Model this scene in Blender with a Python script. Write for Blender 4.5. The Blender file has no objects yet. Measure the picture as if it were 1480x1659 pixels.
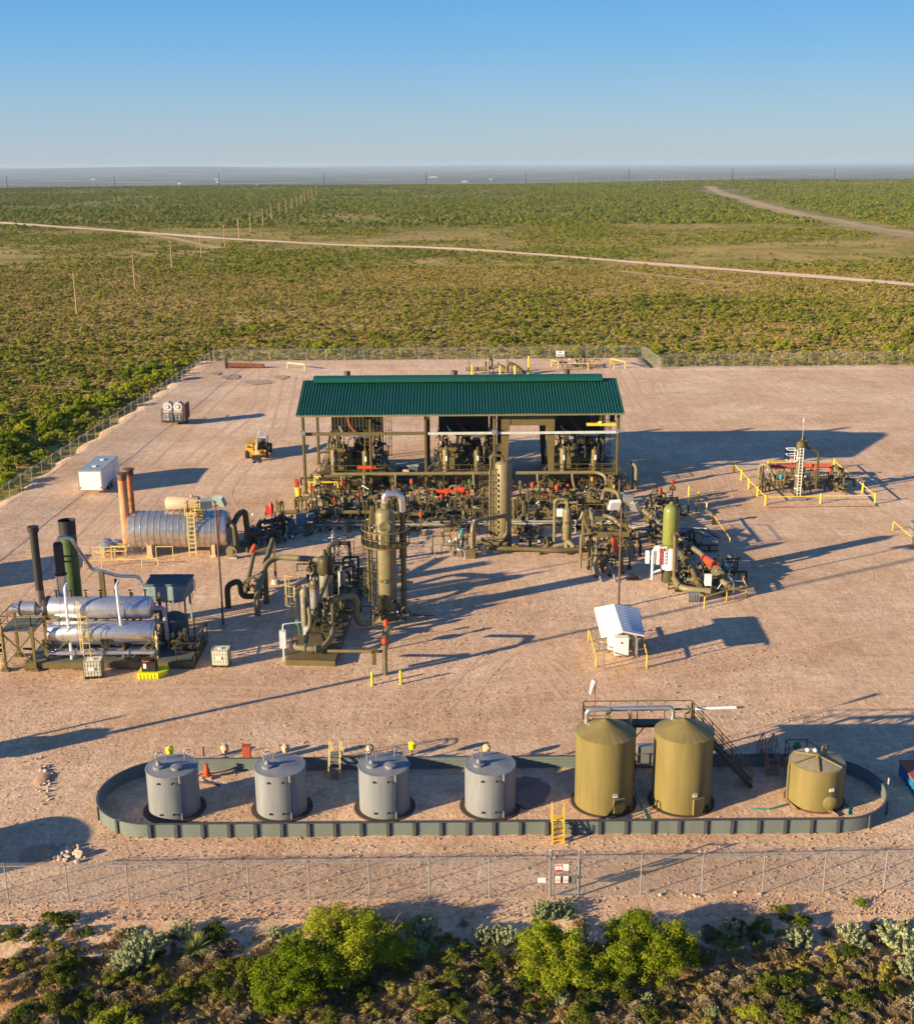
import bpy, bmesh, math, random
import numpy as np
from mathutils import Vector, Matrix
C=bpy.context.scene
COL=C.collection
rnd=random.Random(7)
# ---------------- camera, sky, sun, exposure ----------------
FPX=1960.0; PITCH=math.atan(565/1960.0); CAMH=34.0; ROLL=math.radians(.43)
cd=bpy.data.cameras.new('camera'); cam=bpy.data.objects.new('camera',cd); COL.objects.link(cam)
cd.sensor_fit='VERTICAL'; cd.sensor_height=24; cd.lens=24*FPX/1659
cd.clip_start=1; cd.clip_end=90000
cam.matrix_world=Matrix.Translation((0,0,CAMH))@Matrix.Rotation(math.pi/2-PITCH,4,'X')@Matrix.Rotation(-ROLL,4,'Z')
C.camera=cam
SUN_EL=math.radians(14.5); SUN_AZ=math.radians(28.0)   # shadows run 28 degrees from +X towards +Y
w=bpy.data.worlds.new('World'); C.world=w; w.use_nodes=True
nt=w.node_tree; bg=nt.nodes['Background']
sky=nt.nodes.new('ShaderNodeTexSky'); sky.sky_type='NISHITA'; sky.sun_disc=False
sky.sun_elevation=SUN_EL; sky.sun_rotation=math.radians(242)
sky.altitude=300; sky.air_density=1.0; sky.dust_density=.3; sky.ozone_density=3.0
# the low band of the sky is a hazy blue-grey that deepens upward; blend it with the physical sky
tc=nt.nodes.new('ShaderNodeTexCoord'); sx=nt.nodes.new('ShaderNodeSeparateXYZ'); nt.links.new(tc.outputs['Generated'],sx.inputs[0])
neg=nt.nodes.new('ShaderNodeMath'); neg.operation='MULTIPLY'; neg.inputs[1].default_value=1; nt.links.new(sx.outputs[2],neg.inputs[0])
sr=nt.nodes.new('ShaderNodeValToRGB'); nt.links.new(neg.outputs[0],sr.inputs[0])
e=sr.color_ramp.elements; e[0].position=0; e[1].position=1
SKYC=[(0,(.48,.57,.64)),(.02,(.43,.58,.70)),(.05,(.32,.55,.77)),(.085,(.20,.49,.83)),(.12,(.135,.43,.85)),(.3,(.07,.20,.55)),(1,(.045,.13,.38))]
for i,(q,c) in enumerate(SKYC):
    k=e[0] if i==0 else e[-1] if i==len(SKYC)-1 else e.new(q)
    k.position=q; k.color=(*c,1)
bg2=nt.nodes.new('ShaderNodeBackground'); nt.links.new(sr.outputs[0],bg2.inputs[0]); bg2.inputs[1].default_value=.43
mxs=nt.nodes.new('ShaderNodeMixShader'); mxs.inputs[0].default_value=.88
nt.links.new(sky.outputs[0],bg.inputs[0]); bg.inputs[1].default_value=.07
nt.links.new(bg.outputs[0],mxs.inputs[1]); nt.links.new(bg2.outputs[0],mxs.inputs[2]); nt.links.new(mxs.outputs[0],nt.nodes['World Output'].inputs[0])
sl=bpy.data.lights.new('sun','SUN'); so=bpy.data.objects.new('sun',sl); COL.objects.link(so)
sl.energy=5.0; sl.angle=math.radians(.5); sl.color=(1,.79,.51)
sd=Vector((math.cos(SUN_AZ)*math.cos(SUN_EL),math.sin(SUN_AZ)*math.cos(SUN_EL),-math.sin(SUN_EL)))
so.rotation_euler=sd.to_track_quat('-Z','Y').to_euler()
so.location=(-60,0,60)
C.view_settings.view_transform='Standard'; C.view_settings.look='None'
C.view_settings.exposure=1.12; C.view_settings.gamma=1
C.render.engine='CYCLES'
C.cycles.max_bounces=6; C.cycles.volume_bounces=0; C.cycles.transparent_max_bounces=16

# photo pixel -> point on the ground / point at a given distance
def _ray(u,v):
    a=(u-740)/FPX;b=-(v-829.5)/FPX
    c,s=math.cos(ROLL),math.sin(ROLL); a,b=a*c+b*s,-a*s+b*c
    return a,math.cos(PITCH)+b*math.sin(PITCH),-math.sin(PITCH)+b*math.cos(PITCH)
def G(u,v,z=0.):
    d=_ray(u,v);t=(z-CAMH)/d[2];return Vector((d[0]*t,d[1]*t,z))
def Q(u,v,Y):
    d=_ray(u,v);t=Y/d[1];return Vector((d[0]*t,Y,CAMH+d[2]*t))

# ---------------- materials ----------------
MATS={}
def mat(name,col,rough=.6,metal=0.,var=.18,scale=1.5,bump=0.,bscale=20,streak=0.,dirt=None,dirta=.35,spec=.4,coat=0):
    if name in MATS: return MATS[name]
    m=bpy.data.materials.new(name); m.use_nodes=True; n=m.node_tree.nodes; l=m.node_tree.links
    p=n['Principled BSDF']; p.inputs['Roughness'].default_value=rough; p.inputs['Metallic'].default_value=metal
    p.inputs['Specular IOR Level'].default_value=spec
    g=n.new('ShaderNodeNewGeometry')
    mp=n.new('ShaderNodeMapping'); l.new(g.outputs['Position'],mp.inputs[0])
    if streak: mp.inputs['Scale'].default_value=(1,1,streak)
    nz=n.new('ShaderNodeTexNoise'); nz.inputs['Scale'].default_value=scale; nz.inputs['Detail'].default_value=6; nz.inputs['Roughness'].default_value=.65
    l.new(mp.outputs[0],nz.inputs['Vector'])
    r=n.new('ShaderNodeValToRGB'); l.new(nz.outputs['Fac'],r.inputs[0])
    r.color_ramp.elements[0].position=.32; r.color_ramp.elements[1].position=.68
    r.color_ramp.elements[0].color=tuple(c*(1-var) for c in col)+(1,)
    r.color_ramp.elements[1].color=tuple(min(1,c*(1+var)) for c in col)+(1,)
    out=r.outputs[0]
    if dirt:
        n2=n.new('ShaderNodeTexNoise'); n2.inputs['Scale'].default_value=scale*2.3; n2.inputs['Detail'].default_value=8
        mp2=n.new('ShaderNodeMapping'); mp2.inputs['Location'].default_value=(5,3,1); mp2.inputs['Scale'].default_value=(1,1,streak or 1)
        l.new(g.outputs['Position'],mp2.inputs[0]); l.new(mp2.outputs[0],n2.inputs['Vector'])
        r2=n.new('ShaderNodeValToRGB'); r2.color_ramp.elements[0].position=.5; r2.color_ramp.elements[1].position=.72
        r2.color_ramp.elements[1].color=(dirta,)*3+(1,); l.new(n2.outputs['Fac'],r2.inputs[0])
        mx=n.new('ShaderNodeMix'); mx.data_type='RGBA'; l.new(r2.outputs[0],mx.inputs[0]); l.new(out,mx.inputs[6]); mx.inputs[7].default_value=(*dirt,1)
        out=mx.outputs[2]
    l.new(out,p.inputs['Base Color'])
    if bump:
        nb=n.new('ShaderNodeTexNoise'); nb.inputs['Scale'].default_value=bscale; nb.inputs['Detail'].default_value=4
        l.new(g.outputs['Position'],nb.inputs['Vector'])
        b=n.new('ShaderNodeBump'); b.inputs['Strength'].default_value=bump; b.inputs['Distance'].default_value=.03
        l.new(nb.outputs['Fac'],b.inputs['Height']); l.new(b.outputs[0],p.inputs['Normal'])
    if coat: p.inputs['Coat Weight'].default_value=coat
    MATS[name]=m; return m
OLIVE=mat('olive_paint',(.138,.11,.04),.5,dirt=(.16,.09,.04),dirta=.35)
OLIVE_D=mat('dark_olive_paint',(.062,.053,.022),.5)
OLIVE_L=mat('pale_olive_paint',(.20,.17,.088),.45,dirt=(.25,.19,.1))
TANKOL=mat('tank_olive_paint',(.205,.165,.058),.45,var=.14,scale=1.4,streak=.12,dirt=(.16,.12,.045),dirta=.5)
TANKGR=mat('tank_grey_steel',(.225,.24,.255),.5,metal=.1,var=.16,scale=1.6,streak=.14,dirt=(.19,.19,.19),dirta=.5)
WALLM=mat('galvanised_sage_panel',(.19,.22,.20),.5,metal=.2,var=.08,streak=.3)
GALV=mat('galvanised_steel',(.36,.37,.37),.42,metal=.6,var=.1)
FENCEM=mat('fence_steel',(.38,.37,.35),.5,metal=.4,var=.1)
SILVER=mat('aluminium_jacket',(.72,.71,.70),.27,metal=.85,var=.1,scale=1.2,dirt=(.4,.38,.35))
BLACK=mat('black_steel',(.025,.024,.024),.5)
DARK=mat('dark_machinery',(.035,.032,.025),.6,var=.4,scale=4)
BROWN=mat('brown_steel',(.12,.075,.05),.6,dirt=(.22,.09,.03))
RUST=mat('rusty_steel',(.42,.15,.045),.75,var=.4,scale=2.5,dirt=(.5,.36,.24),dirta=.7,streak=.5)
RUSTD=mat('dark_rust',(.16,.06,.03),.8,var=.4)
YEL=mat('yellow_paint',(.80,.56,.03),.45,var=.06,dirt=(.5,.33,.05),dirta=.3)
YELT=mat('ochre_yellow_paint',(.72,.46,.05),.5,dirt=(.4,.25,.08),dirta=.4)
YELP=mat('pale_yellow_paint',(.66,.52,.22),.5,var=.1,dirt=(.4,.27,.12))
LEMON=mat('lemon_plastic',(.82,.80,.02),.4,var=.05)
ORANGE=mat('orange_actuator',(.62,.075,.02),.4,var=.08)
REDM=mat('red_paint',(.50,.03,.02),.45,var=.12)
REDT=mat('brick_red_paint',(.42,.08,.03),.6,var=.15)
BLUEM=mat('blue_paint',(.03,.16,.42),.45)
TEAL=mat('teal_enamel',(.03,.30,.36),.4)
GREENM=mat('green_paint',(.05,.22,.08),.45)
STACKG=mat('stack_green_paint',(.06,.11,.035),.5,dirt=(.03,.04,.02))
VESG=mat('vessel_green_paint',(.19,.21,.05),.36,var=.1)
WHITE=mat('white_paint',(.80,.80,.79),.35,var=.03)
PINKW=mat('faded_pink_cloth',(.80,.55,.52),.8)
TAN=mat('tan_paint',(.60,.42,.27),.5,var=.1)
BLUEGREY=mat('blue_grey_paint',(.27,.35,.35),.5,dirt=(.15,.15,.13))
CONC=mat('concrete',(.42,.37,.31),.9,var=.12,bump=.3)
RUBBER=mat('black_rubber',(.02,.02,.02),.8)
ROOFM=mat('green_roof_sheet',(.006,.072,.050),.42,var=.08,scale=.5,dirt=(.012,.09,.065),dirta=.5)
WROOF=mat('white_roof_sheet',(.66,.68,.68),.45,var=.06)
PLAST=mat('cream_tote_plastic',(.74,.70,.50),.45,var=.05)
GLASS=mat('dark_glass',(.02,.025,.03),.1)
BLUEC=mat('blue_container_paint',(.02,.20,.40),.45)
WOOD=mat('weathered_pole_wood',(.42,.29,.17),.85,var=.15)
CLOTHT=mat('tan_cover_fabric',(.66,.44,.25),.9,var=.12)
STEPM=mat('step_grating',(.20,.20,.18),.6)
ROCKM=mat('pale_caliche_rock',(.52,.40,.31),.95,var=.2,scale=3,bump=.6,bscale=8)
DIRTM=mat('mound_dirt',(.42,.27,.17),.95,var=.2,scale=3,bump=.8,bscale=5)

# ---------------- mesh builder ----------------
class MB:
    def __init__(s,root=None):
        s.v=[];s.f=[];s.m=root.matrix_world.inverted() if root is not None else None
    def add(s,vs,fs):
        o=len(s.v); s.v+= [tuple(v) for v in vs]; s.f+=[tuple(i+o for i in f) for f in fs]; return s
    def box(s,x0,x1,y0,y1,z0,z1):
        return s.add([(x0,y0,z0),(x1,y0,z0),(x1,y1,z0),(x0,y1,z0),(x0,y0,z1),(x1,y0,z1),(x1,y1,z1),(x0,y1,z1)],
            [(0,3,2,1),(4,5,6,7),(0,1,5,4),(1,2,6,5),(2,3,7,6),(3,0,4,7)])
    def obox(s,c,sx,sy,sz,rz=0,rx=0,ry=0):
        M=Matrix.Translation(c)@Matrix.Rotation(rz,4,'Z')@Matrix.Rotation(ry,4,'Y')@Matrix.Rotation(rx,4,'X')
        vs=[M@Vector((x*sx/2,y*sy/2,z*sz/2)) for z in(-1,1) for x,y in((-1,-1),(1,-1),(1,1),(-1,1))]
        return s.add(vs,[(0,3,2,1),(4,5,6,7),(0,1,5,4),(1,2,6,5),(2,3,7,6),(3,0,4,7)])
    def beam(s,a,b,w,h=None):
        a=Vector(a);b=Vector(b);d=b-a;L=d.length
        if L<1e-5:return s
        h=h or w; z=d/L; up=Vector((0,0,1)) if abs(z.z)<.9 else Vector((0,1,0))
        x=z.cross(up).normalized(); y=x.cross(z)
        vs=[p+x*(i*w/2)+y*(j*h/2) for p in(a,b) for i,j in((-1,-1),(1,-1),(1,1),(-1,1))]
        return s.add(vs,[(0,3,2,1),(4,5,6,7),(0,1,5,4),(1,2,6,5),(2,3,7,6),(3,0,4,7)])
    def ring(s,pts,closed=False,n=None): pass
    def sweep(s,P,R,n=10,cap=True):
        P=[Vector(p) for p in P]
        if not hasattr(R,'__len__'): R=[R]*len(P)
        vs=[];fs=[]; t0=(P[1]-P[0]).normalized()
        up=Vector((0,0,1)) if abs(t0.z)<.9 else Vector((0,1,0)); x=t0.cross(up).normalized()
        for i,p in enumerate(P):
            t=((P[min(i+1,len(P)-1)]-P[max(i-1,0)])).normalized()
            x=(x-t*x.dot(t)).normalized(); y=t.cross(x)
            for k in range(n):
                a=2*math.pi*k/n; vs.append(p+(x*math.cos(a)+y*math.sin(a))*R[i])
        for i in range(len(P)-1):
            for k in range(n):
                a=i*n+k;b=i*n+(k+1)%n; fs.append((a,b,b+n,a+n))
        if cap: fs.append(tuple(range(n))[::-1]); fs.append(tuple((len(P)-1)*n+k for k in range(n)))
        return s.add(vs,fs)
    def cyl(s,a,b,r,n=12,r1=None): return s.sweep([a,b],[r,r if r1 is None else r1],n)
    def pipe(s,pts,r,bend=None,n=8):
        pts=[Vector(p) for p in pts]; bend=bend or r*3; out=[pts[0]]
        for i in range(1,len(pts)-1):
            a,b,c=pts[i-1],pts[i],pts[i+1]; d1=(a-b);d2=(c-b)
            k=min(bend,d1.length*.49,d2.length*.49); p=b+d1.normalized()*k;q=b+d2.normalized()*k
            for t in(0,.2,.4,.6,.8,1): out.append(p*(1-t)**2+b*2*t*(1-t)+q*t*t)
        out.append(pts[-1]); return s.sweep(out,r,n)
    def flange(s,c,d,r,t=.06,n=12):
        c=Vector(c);d=Vector(d).normalized(); return s.cyl(c-d*t/2,c+d*t/2,r,n)
    def lathe(s,c,prof,n=24,axis='Z',cap=True):
        # prof: list of (radius, height) about axis through c
        vs=[];fs=[];c=Vector(c)
        for r,h in prof:
            for k in range(n):
                a=2*math.pi*k/n; x,y=r*math.cos(a),r*math.sin(a)
                vs.append(c+(Vector((x,y,h)) if axis=='Z' else Vector((h,x,y)) if axis=='X' else Vector((y,h,x))))
        for i in range(len(prof)-1):
            for k in range(n):
                a=i*n+k;b=i*n+(k+1)%n; fs.append((a,b,b+n,a+n))
        if cap: fs.append(tuple(range(n))[::-1]); fs.append(tuple((len(prof)-1)*n+k for k in range(n)))
        return s.add(vs,fs)
    def vessel(s,c,r,L,axis='Z',dome=.5,n=24):
        # capsule with elliptical heads, c = centre of the first tangent line
        k=[(r*math.cos(a),-r*dome*math.sin(a)) for a in [math.radians(x) for x in(85,65,45,25,0)]]
        prof=k+[(rr,L-hh) for rr,hh in k[::-1]]
        return s.lathe(c,prof,n,axis)
    def rail(s,pts,h=1.1,r=.025,gap=1.5,mid=True,posts=True):
        pts=[Vector(p) for p in pts]
        for a,b in zip(pts,pts[1:]):
            up=Vector((0,0,h)); s.beam(a+up,b+up,r*2)
            if mid: s.beam(a+up*.5,b+up*.5,r*1.6)
            if posts:
                k=max(1,round((b-a).length/gap))
                for i in range(k+1): q=a.lerp(b,i/k); s.beam(q,q+up,r*2)
        return s
    def ladder(s,p,h,face=(0,-1,0),wd=.45,r=.022,cage=False,cz=2.2,step=.32):
        p=Vector(p); f=Vector(face).normalized(); x=Vector((-f.y,f.x,0))
        for k in(-1,1): s.beam(p+x*k*wd/2,p+x*k*wd/2+Vector((0,0,h)),r*2)
        z=step
        while z<h: s.beam(p-x*wd/2+Vector((0,0,z)),p+x*wd/2+Vector((0,0,z)),r*1.6); z+=step
        if cage:
            zz=[cz+i*(h+.9-cz)/max(1,round((h+.9-cz)/.9)) for i in range(max(1,round((h+.9-cz)/.9))+1)]
            arc=[(-.5*1,0)]; P=[]
            for a in range(0,181,30):
                P.append(x*(-math.cos(math.radians(a))*.36)+f*(math.sin(math.radians(a))*.7))
            for z in zz:
                for a,b in zip(P,P[1:]): s.beam(p+a+Vector((0,0,z)),p+b+Vector((0,0,z)),.05,.03)
            for q in P[1:-1]: s.beam(p+q+Vector((0,0,zz[0])),p+q+Vector((0,0,zz[-1])),.03)
        return s
    def wheel(s,c,d,r=.18):
        c=Vector(c);d=Vector(d).normalized(); up=Vector((0,0,1)) if abs(d.z)<.9 else Vector((1,0,0))
        x=d.cross(up).normalized();y=d.cross(x); P=[c+(x*math.cos(a)+y*math.sin(a))*r for a in [i*math.pi/5 for i in range(11)]]
        for a,b in zip(P,P[1:]): s.beam(a,b,.035)
        s.beam(P[0],P[5],.03); s.beam(P[2],P[7],.03); return s
    def build(s,name,m,parent=None,smooth=True,ang=35,mats=None):
        me=bpy.data.meshes.new(name)
        vs=s.v
        if s.m is not None:
            A=np.array(s.m); V=np.array(vs,dtype=float).reshape(-1,3)@A[:3,:3].T+A[:3,3]; vs=V.tolist()
        me.from_pydata(vs,[],s.f); me.update()
        bm=bmesh.new(); bm.from_mesh(me); bmesh.ops.recalc_face_normals(bm,faces=bm.faces); bm.to_mesh(me); bm.free()
        if smooth:
            me.polygons.foreach_set('use_smooth',[True]*len(me.polygons)); me.set_sharp_from_angle(angle=math.radians(ang))
        me.materials.append(m)
        o=bpy.data.objects.new(name,me); COL.objects.link(o)
        if parent is not None: o.parent=parent
        return o
def tag(o,label=None,cat=None,group=None,kind=None):
    if label:o['label']=label
    if cat:o['category']=cat
    if group:o['group']=group
    if kind:o['kind']=kind
    return o
def thing(name,label,cat,loc=(0,0,0),group=None,rz=0):
    o=bpy.data.objects.new(name,None); COL.objects.link(o); o.empty_display_size=.5
    o.location=loc; o.rotation_euler=(0,0,rz); o.matrix_world=Matrix.Translation(loc)@Matrix.Rotation(rz,4,'Z')
    return tag(o,label,cat,group)
def kids(o): return [c for c in bpy.data.objects if c.parent==o]
def dup(o,loc,label=None,rz=None,parent=None,scale=None):
    c=o.copy(); COL.objects.link(c)
    if parent is None:
        c.location=loc
        if rz is not None: c.rotation_euler=(0,0,rz)
        if scale is not None: c.scale=scale if hasattr(scale,'__len__') else (scale,)*3
        if label: c['label']=label
    else: c.parent=parent
    for k in CH.get(o.name,None) or kids(o): dup(k,None,parent=c)
    return c
CH={}
def text(name,s,size,loc,rot,m,parent,align='CENTER'):
    cu=bpy.data.curves.new(name,'FONT'); cu.body=s; cu.size=size; cu.extrude=.004; cu.align_x=align; cu.align_y='CENTER'
    t=bpy.data.objects.new(name,cu); COL.objects.link(t)
    bpy.context.view_layer.update()
    me=bpy.data.meshes.new_from_object(t.evaluated_get(bpy.context.evaluated_depsgraph_get()))
    bpy.data.objects.remove(t); me.materials.clear(); me.materials.append(m)
    o=bpy.data.objects.new(name,me); COL.objects.link(o); o.parent=parent; o.location=loc; o.rotation_euler=rot; return o
# ---------------- terrain ----------------
def vnoise(x,y,s,seed=0):
    x=np.asarray(x,float)/s;y=np.asarray(y,float)/s
    xi=np.floor(x);yi=np.floor(y);fx=x-xi;fy=y-yi; fx=fx*fx*(3-2*fx);fy=fy*fy*(3-2*fy)
    def h(a,b):
        q=np.sin(a*127.1+b*311.7+seed*74.7)*43758.5453; return q-np.floor(q)
    return (h(xi,yi)*(1-fx)+h(xi+1,yi)*fx)*(1-fy)+(h(xi,yi+1)*(1-fx)+h(xi+1,yi+1)*fx)*fy
def xl(y): return -47.0+ (y-114)*.025      # left fence line
def gz(x,y):
    x=np.asarray(x,float);y=np.asarray(y,float)
    far=np.clip((y-230)/120,0,1); left=np.clip((-52-x)/30,0,1)*np.clip((y-60)/30,0,1)
    a=np.maximum(far,left)
    z=a*(1.6*(vnoise(x,y,170,1)-.5)+.6*(vnoise(x,y,60,2)-.5))
    fg=np.clip((47-y)/6,0,1); z=z+fg*(.5*(vnoise(x,y,3.1,3)-.5)+.25*(vnoise(x,y,1.3,5)-.5)-.25)
    ridge=np.clip((y-1500)/400,0,1)*np.clip((2300-y)/300,0,1); z=z+ridge*10*(vnoise(x,y,500,4)-.45)
    drop=np.clip((y-2050)/900,0,1); drop=drop*drop*(3-2*drop)
    hills=np.clip((y-14000)/8000,0,1)*np.clip((vnoise(x,y*0.3,5200,6)-.35)*2,0,1)*95
    return -.3+z-80*drop+hills*1.0
rows=np.concatenate([np.arange(-120,30,15),np.arange(30,60,.5),np.arange(60,110,10),np.arange(110,420,5),np.arange(420,1000,12),np.arange(1000,3000,40),np.geomspace(3000,42000,60)])
NC=160; t=np.linspace(-1,1,NC); t=np.sign(t)*np.abs(t)**1.25
V=[];
for y in rows: 
    W=60+.9*abs(y) if y<60 else 114+.8*(y-60)
    x=t*W; V.append(np.stack([x,np.full(NC,y),gz(x,np.full(NC,y))],1))
V=np.concatenate(V); F=[]
for j in range(len(rows)-1):
    for i in range(NC-1): a=j*NC+i; F.append((a,a+1,a+1+NC,a+NC))
b=MB(); b.v=V.tolist(); b.f=F
def ground_mat():
    m=bpy.data.materials.new('desert_ground'); m.use_nodes=True; n=m.node_tree.nodes; l=m.node_tree.links
    p=n['Principled BSDF']; p.inputs['Roughness'].default_value=.95; p.inputs['Specular IOR Level'].default_value=.1
    g=n.new('ShaderNodeNewGeometry')
    def noise(s,d=6,off=0,sy=1):
        mp=n.new('ShaderNodeMapping'); mp.inputs['Location'].default_value=(off,off*.7,0); mp.inputs['Scale'].default_value=(1,sy,1)
        l.new(g.outputs['Position'],mp.inputs[0]); z=n.new('ShaderNodeTexNoise'); z.inputs['Scale'].default_value=s; z.inputs['Detail'].default_value=d; z.inputs['Roughness'].default_value=.6
        l.new(mp.outputs[0],z.inputs['Vector']); return z.outputs['Fac']
    def ramp(f,st,cols):
        r=n.new('ShaderNodeValToRGB'); l.new(f,r.inputs[0]); e=r.color_ramp.elements
        e[0].position=st[0];e[0].color=(*cols[0],1);e[1].position=st[-1];e[1].color=(*cols[-1],1)
        for s,c in list(zip(st,cols))[1:-1]: k=e.new(s);k.color=(*c,1)
        return r.outputs[0]
    def mix(f,a,b2):
        x=n.new('ShaderNodeMix'); x.data_type='RGBA'
        for s,v in((0,f),(6,a),(7,b2)):
            if hasattr(v,'is_linked') or hasattr(v,'node'): l.new(v,x.inputs[s])
            else: x.inputs[s].default_value=v if s==0 else (*v,1)
        return x.outputs[2]
    def sep(ax):
        s=n.new('ShaderNodeSeparateXYZ'); l.new(g.outputs['Position'],s.inputs[0]); return s.outputs[ax]
    def rng(v,a,b2):
        q=n.new('ShaderNodeMapRange'); l.new(v,q.inputs[0]); q.inputs[1].default_value=a;q.inputs[2].default_value=b2; q.interpolation_type='SMOOTHSTEP'; return q.outputs[0]
    near=ramp(noise(.9,10),(.3,.45,.6,.72),((.28,.15,.075),(.44,.24,.115),(.52,.30,.15),(.40,.29,.13)))
    field=ramp(noise(.035,9),(.33,.45,.55,.66),((.24,.24,.05),(.38,.31,.08),(.54,.38,.13),(.62,.44,.18)))
    grain=ramp(noise(.6,8,7),(.38,.62),((.62,.66,.6),(1.12,1.1,1.05)))
    mm=n.new('ShaderNodeMix'); mm.data_type='RGBA'; mm.blend_type='MULTIPLY'; mm.inputs[0].default_value=1; l.new(field,mm.inputs[6]); l.new(grain,mm.inputs[7])
    farc=ramp(noise(.008,8,3),(.35,.5,.68),((.11,.14,.03),(.20,.20,.05),(.42,.30,.11)))
    c=mix(rng(sep(1),45,110),near,mm.outputs[2]); c=mix(rng(sep(1),350,1100),c,farc)
    plain=ramp(noise(.0011,10,2,3.0),(.35,.5,.60,.72),((.03,.05,.025),(.09,.11,.05),(.26,.20,.13),(.70,.50,.36)))
    c=mix(rng(sep(1),2300,3600),c,plain); l.new(c,p.inputs['Base Color'])
    bp=n.new('ShaderNodeBump'); bp.inputs['Strength'].default_value=.9; bp.inputs['Distance'].default_value=.25; l.new(noise(3,10,1),bp.inputs['Height'])
    l.new(bp.outputs[0],p.inputs['Normal']); return m
GM=ground_mat()
g0=tag(b.build('ground',GM,ang=180),kind='structure')

# pad of pale caliche gravel, slightly raised
def pad_mat():
    m=bpy.data.materials.new('caliche_gravel'); m.use_nodes=True; n=m.node_tree.nodes; l=m.node_tree.links
    p=n['Principled BSDF']; p.inputs['Roughness'].default_value=.95; p.inputs['Specular IOR Level'].default_value=.1
    g=n.new('ShaderNodeNewGeometry')
    def noise(s,d=6,off=0,sx=1,sy=1,rough=.6,rz=0):
        mp=n.new('ShaderNodeMapping'); mp.inputs['Location'].default_value=(off,off*.7,0); mp.inputs['Scale'].default_value=(sx,sy,1); mp.inputs['Rotation'].default_value=(0,0,rz)
        l.new(g.outputs['Position'],mp.inputs[0]); z=n.new('ShaderNodeTexNoise'); z.inputs['Scale'].default_value=s; z.inputs['Detail'].default_value=d; z.inputs['Roughness'].default_value=rough
        l.new(mp.outputs[0],z.inputs['Vector']); return z.outputs['Fac']
    def ramp(f,a,b2,c0,c1):
        r=n.new('ShaderNodeValToRGB'); l.new(f,r.inputs[0]); e=r.color_ramp.elements; e[0].position=a;e[1].position=b2;e[0].color=(*c0,1);e[1].color=(*c1,1); return r.outputs[0]
    def mul(a,b2):
        x=n.new('ShaderNodeMix'); x.data_type='RGBA'; x.blend_type='MULTIPLY'; x.inputs[0].default_value=1; l.new(a,x.inputs[6]); l.new(b2,x.inputs[7]); return x.outputs[2]
    c=ramp(noise(.06,8,rough=.68),.36,.64,(.66,.445,.285),(.84,.64,.455))
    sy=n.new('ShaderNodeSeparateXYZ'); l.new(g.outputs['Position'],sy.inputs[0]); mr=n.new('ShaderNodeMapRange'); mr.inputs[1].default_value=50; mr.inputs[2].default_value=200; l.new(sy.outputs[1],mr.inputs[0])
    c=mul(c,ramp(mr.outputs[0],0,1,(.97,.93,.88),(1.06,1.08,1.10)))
    c=mul(c,ramp(noise(.35,9,4),.36,.6,(.90,.88,.86),(1.04,1.03,1.02)))
    c=mul(c,ramp(noise(1.3,8,8,rough=.75),.40,.58,(.87,.85,.83),(1.04,1.04,1.04)))
    # wheel marks: long smeared bands in two directions
    c=mul(c,ramp(noise(1.6,3,2,.06,1.2,.5,.5),.40,.52,(.95,.94,.93),(1.0,1.0,1.0)))
    c=mul(c,ramp(noise(1.6,3,2,1.2,.08,.5,.15),.40,.52,(.93,.91,.89),(1.0,1.0,1.0)))
    # stones
    vo=n.new('ShaderNodeTexVoronoi'); vo.inputs['Scale'].default_value=5.5; vo.inputs['Randomness'].default_value=1; l.new(g.outputs['Position'],vo.inputs['Vector'])
    sp=n.new('ShaderNodeSeparateColor'); l.new(vo.outputs['Color'],sp.inputs[0])
    c=mul(c,ramp(sp.outputs[0],.0,1.,(.86,.84,.82),(1.10,1.10,1.10)))
    l.new(c,p.inputs['Base Color'])
    mx=n.new('ShaderNodeMath'); mx.operation='MULTIPLY_ADD'; l.new(noise(9,9,1,rough=.7),mx.inputs[0]); mx.inputs[1].default_value=.7
    ml=n.new('ShaderNodeMath'); ml.operation='MULTIPLY'; l.new(noise(2.6,6,3,rough=.75),ml.inputs[0]); ml.inputs[1].default_value=1.6; l.new(ml.outputs[0],mx.inputs[2])
    b1=n.new('ShaderNodeBump'); b1.inputs['Strength'].default_value=1; b1.inputs['Distance'].default_value=.022; l.new(mx.outputs[0],b1.inputs['Height'])
    b2=n.new('ShaderNodeBump'); b2.inputs['Strength'].default_value=.6; b2.inputs['Distance'].default_value=.018; b2.invert=True; l.new(vo.outputs['Distance'],b2.inputs['Height']); l.new(b1.outputs[0],b2.inputs['Normal'])
    l.new(b2.outputs[0],p.inputs['Normal']); return m
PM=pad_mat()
V=[];F=[]
ys=np.concatenate([[45.2],np.arange(49.2,120,.8),np.arange(120,204.5,1.5)])
def padrow(y,x0,x1,nc,edge=False):
    x=np.linspace(x0,x1,nc); x[1]=x[0]+1.0; 
    z=.02+.10*(vnoise(x,np.full(nc,y),9,11)-.5)+.035*(vnoise(x,np.full(nc,y),1.7,12)-.5)
    z[0]=-.5
    if edge: z[:]=-.5
    return np.stack([x,np.full(nc,y)+(edge*0),z],1)
NP_=170
V=[padrow(y,xl(y)-1.8+.7*math.sin(y*.7)*.6,75+(y>0)*max(0,.42*(y-60)),NP_,edge=(j==0)) for j,y in enumerate(ys)]
yb=ys[-1]
V.append(padrow(yb+1.5,xl(yb)-1.8,75+.42*(yb-60),NP_)); V[-1][:,2]=np.where(V[-1][:,0]>33.5,.35,V[-1][:,2]); V[-1][0,2]=-.5
V.append(padrow(yb+3.0,xl(yb)-1.8,75+.42*(yb-60),NP_)); V[-1][:,2]=np.where(V[-1][:,0]>33.5,-.5,V[-1][:,2])
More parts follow.
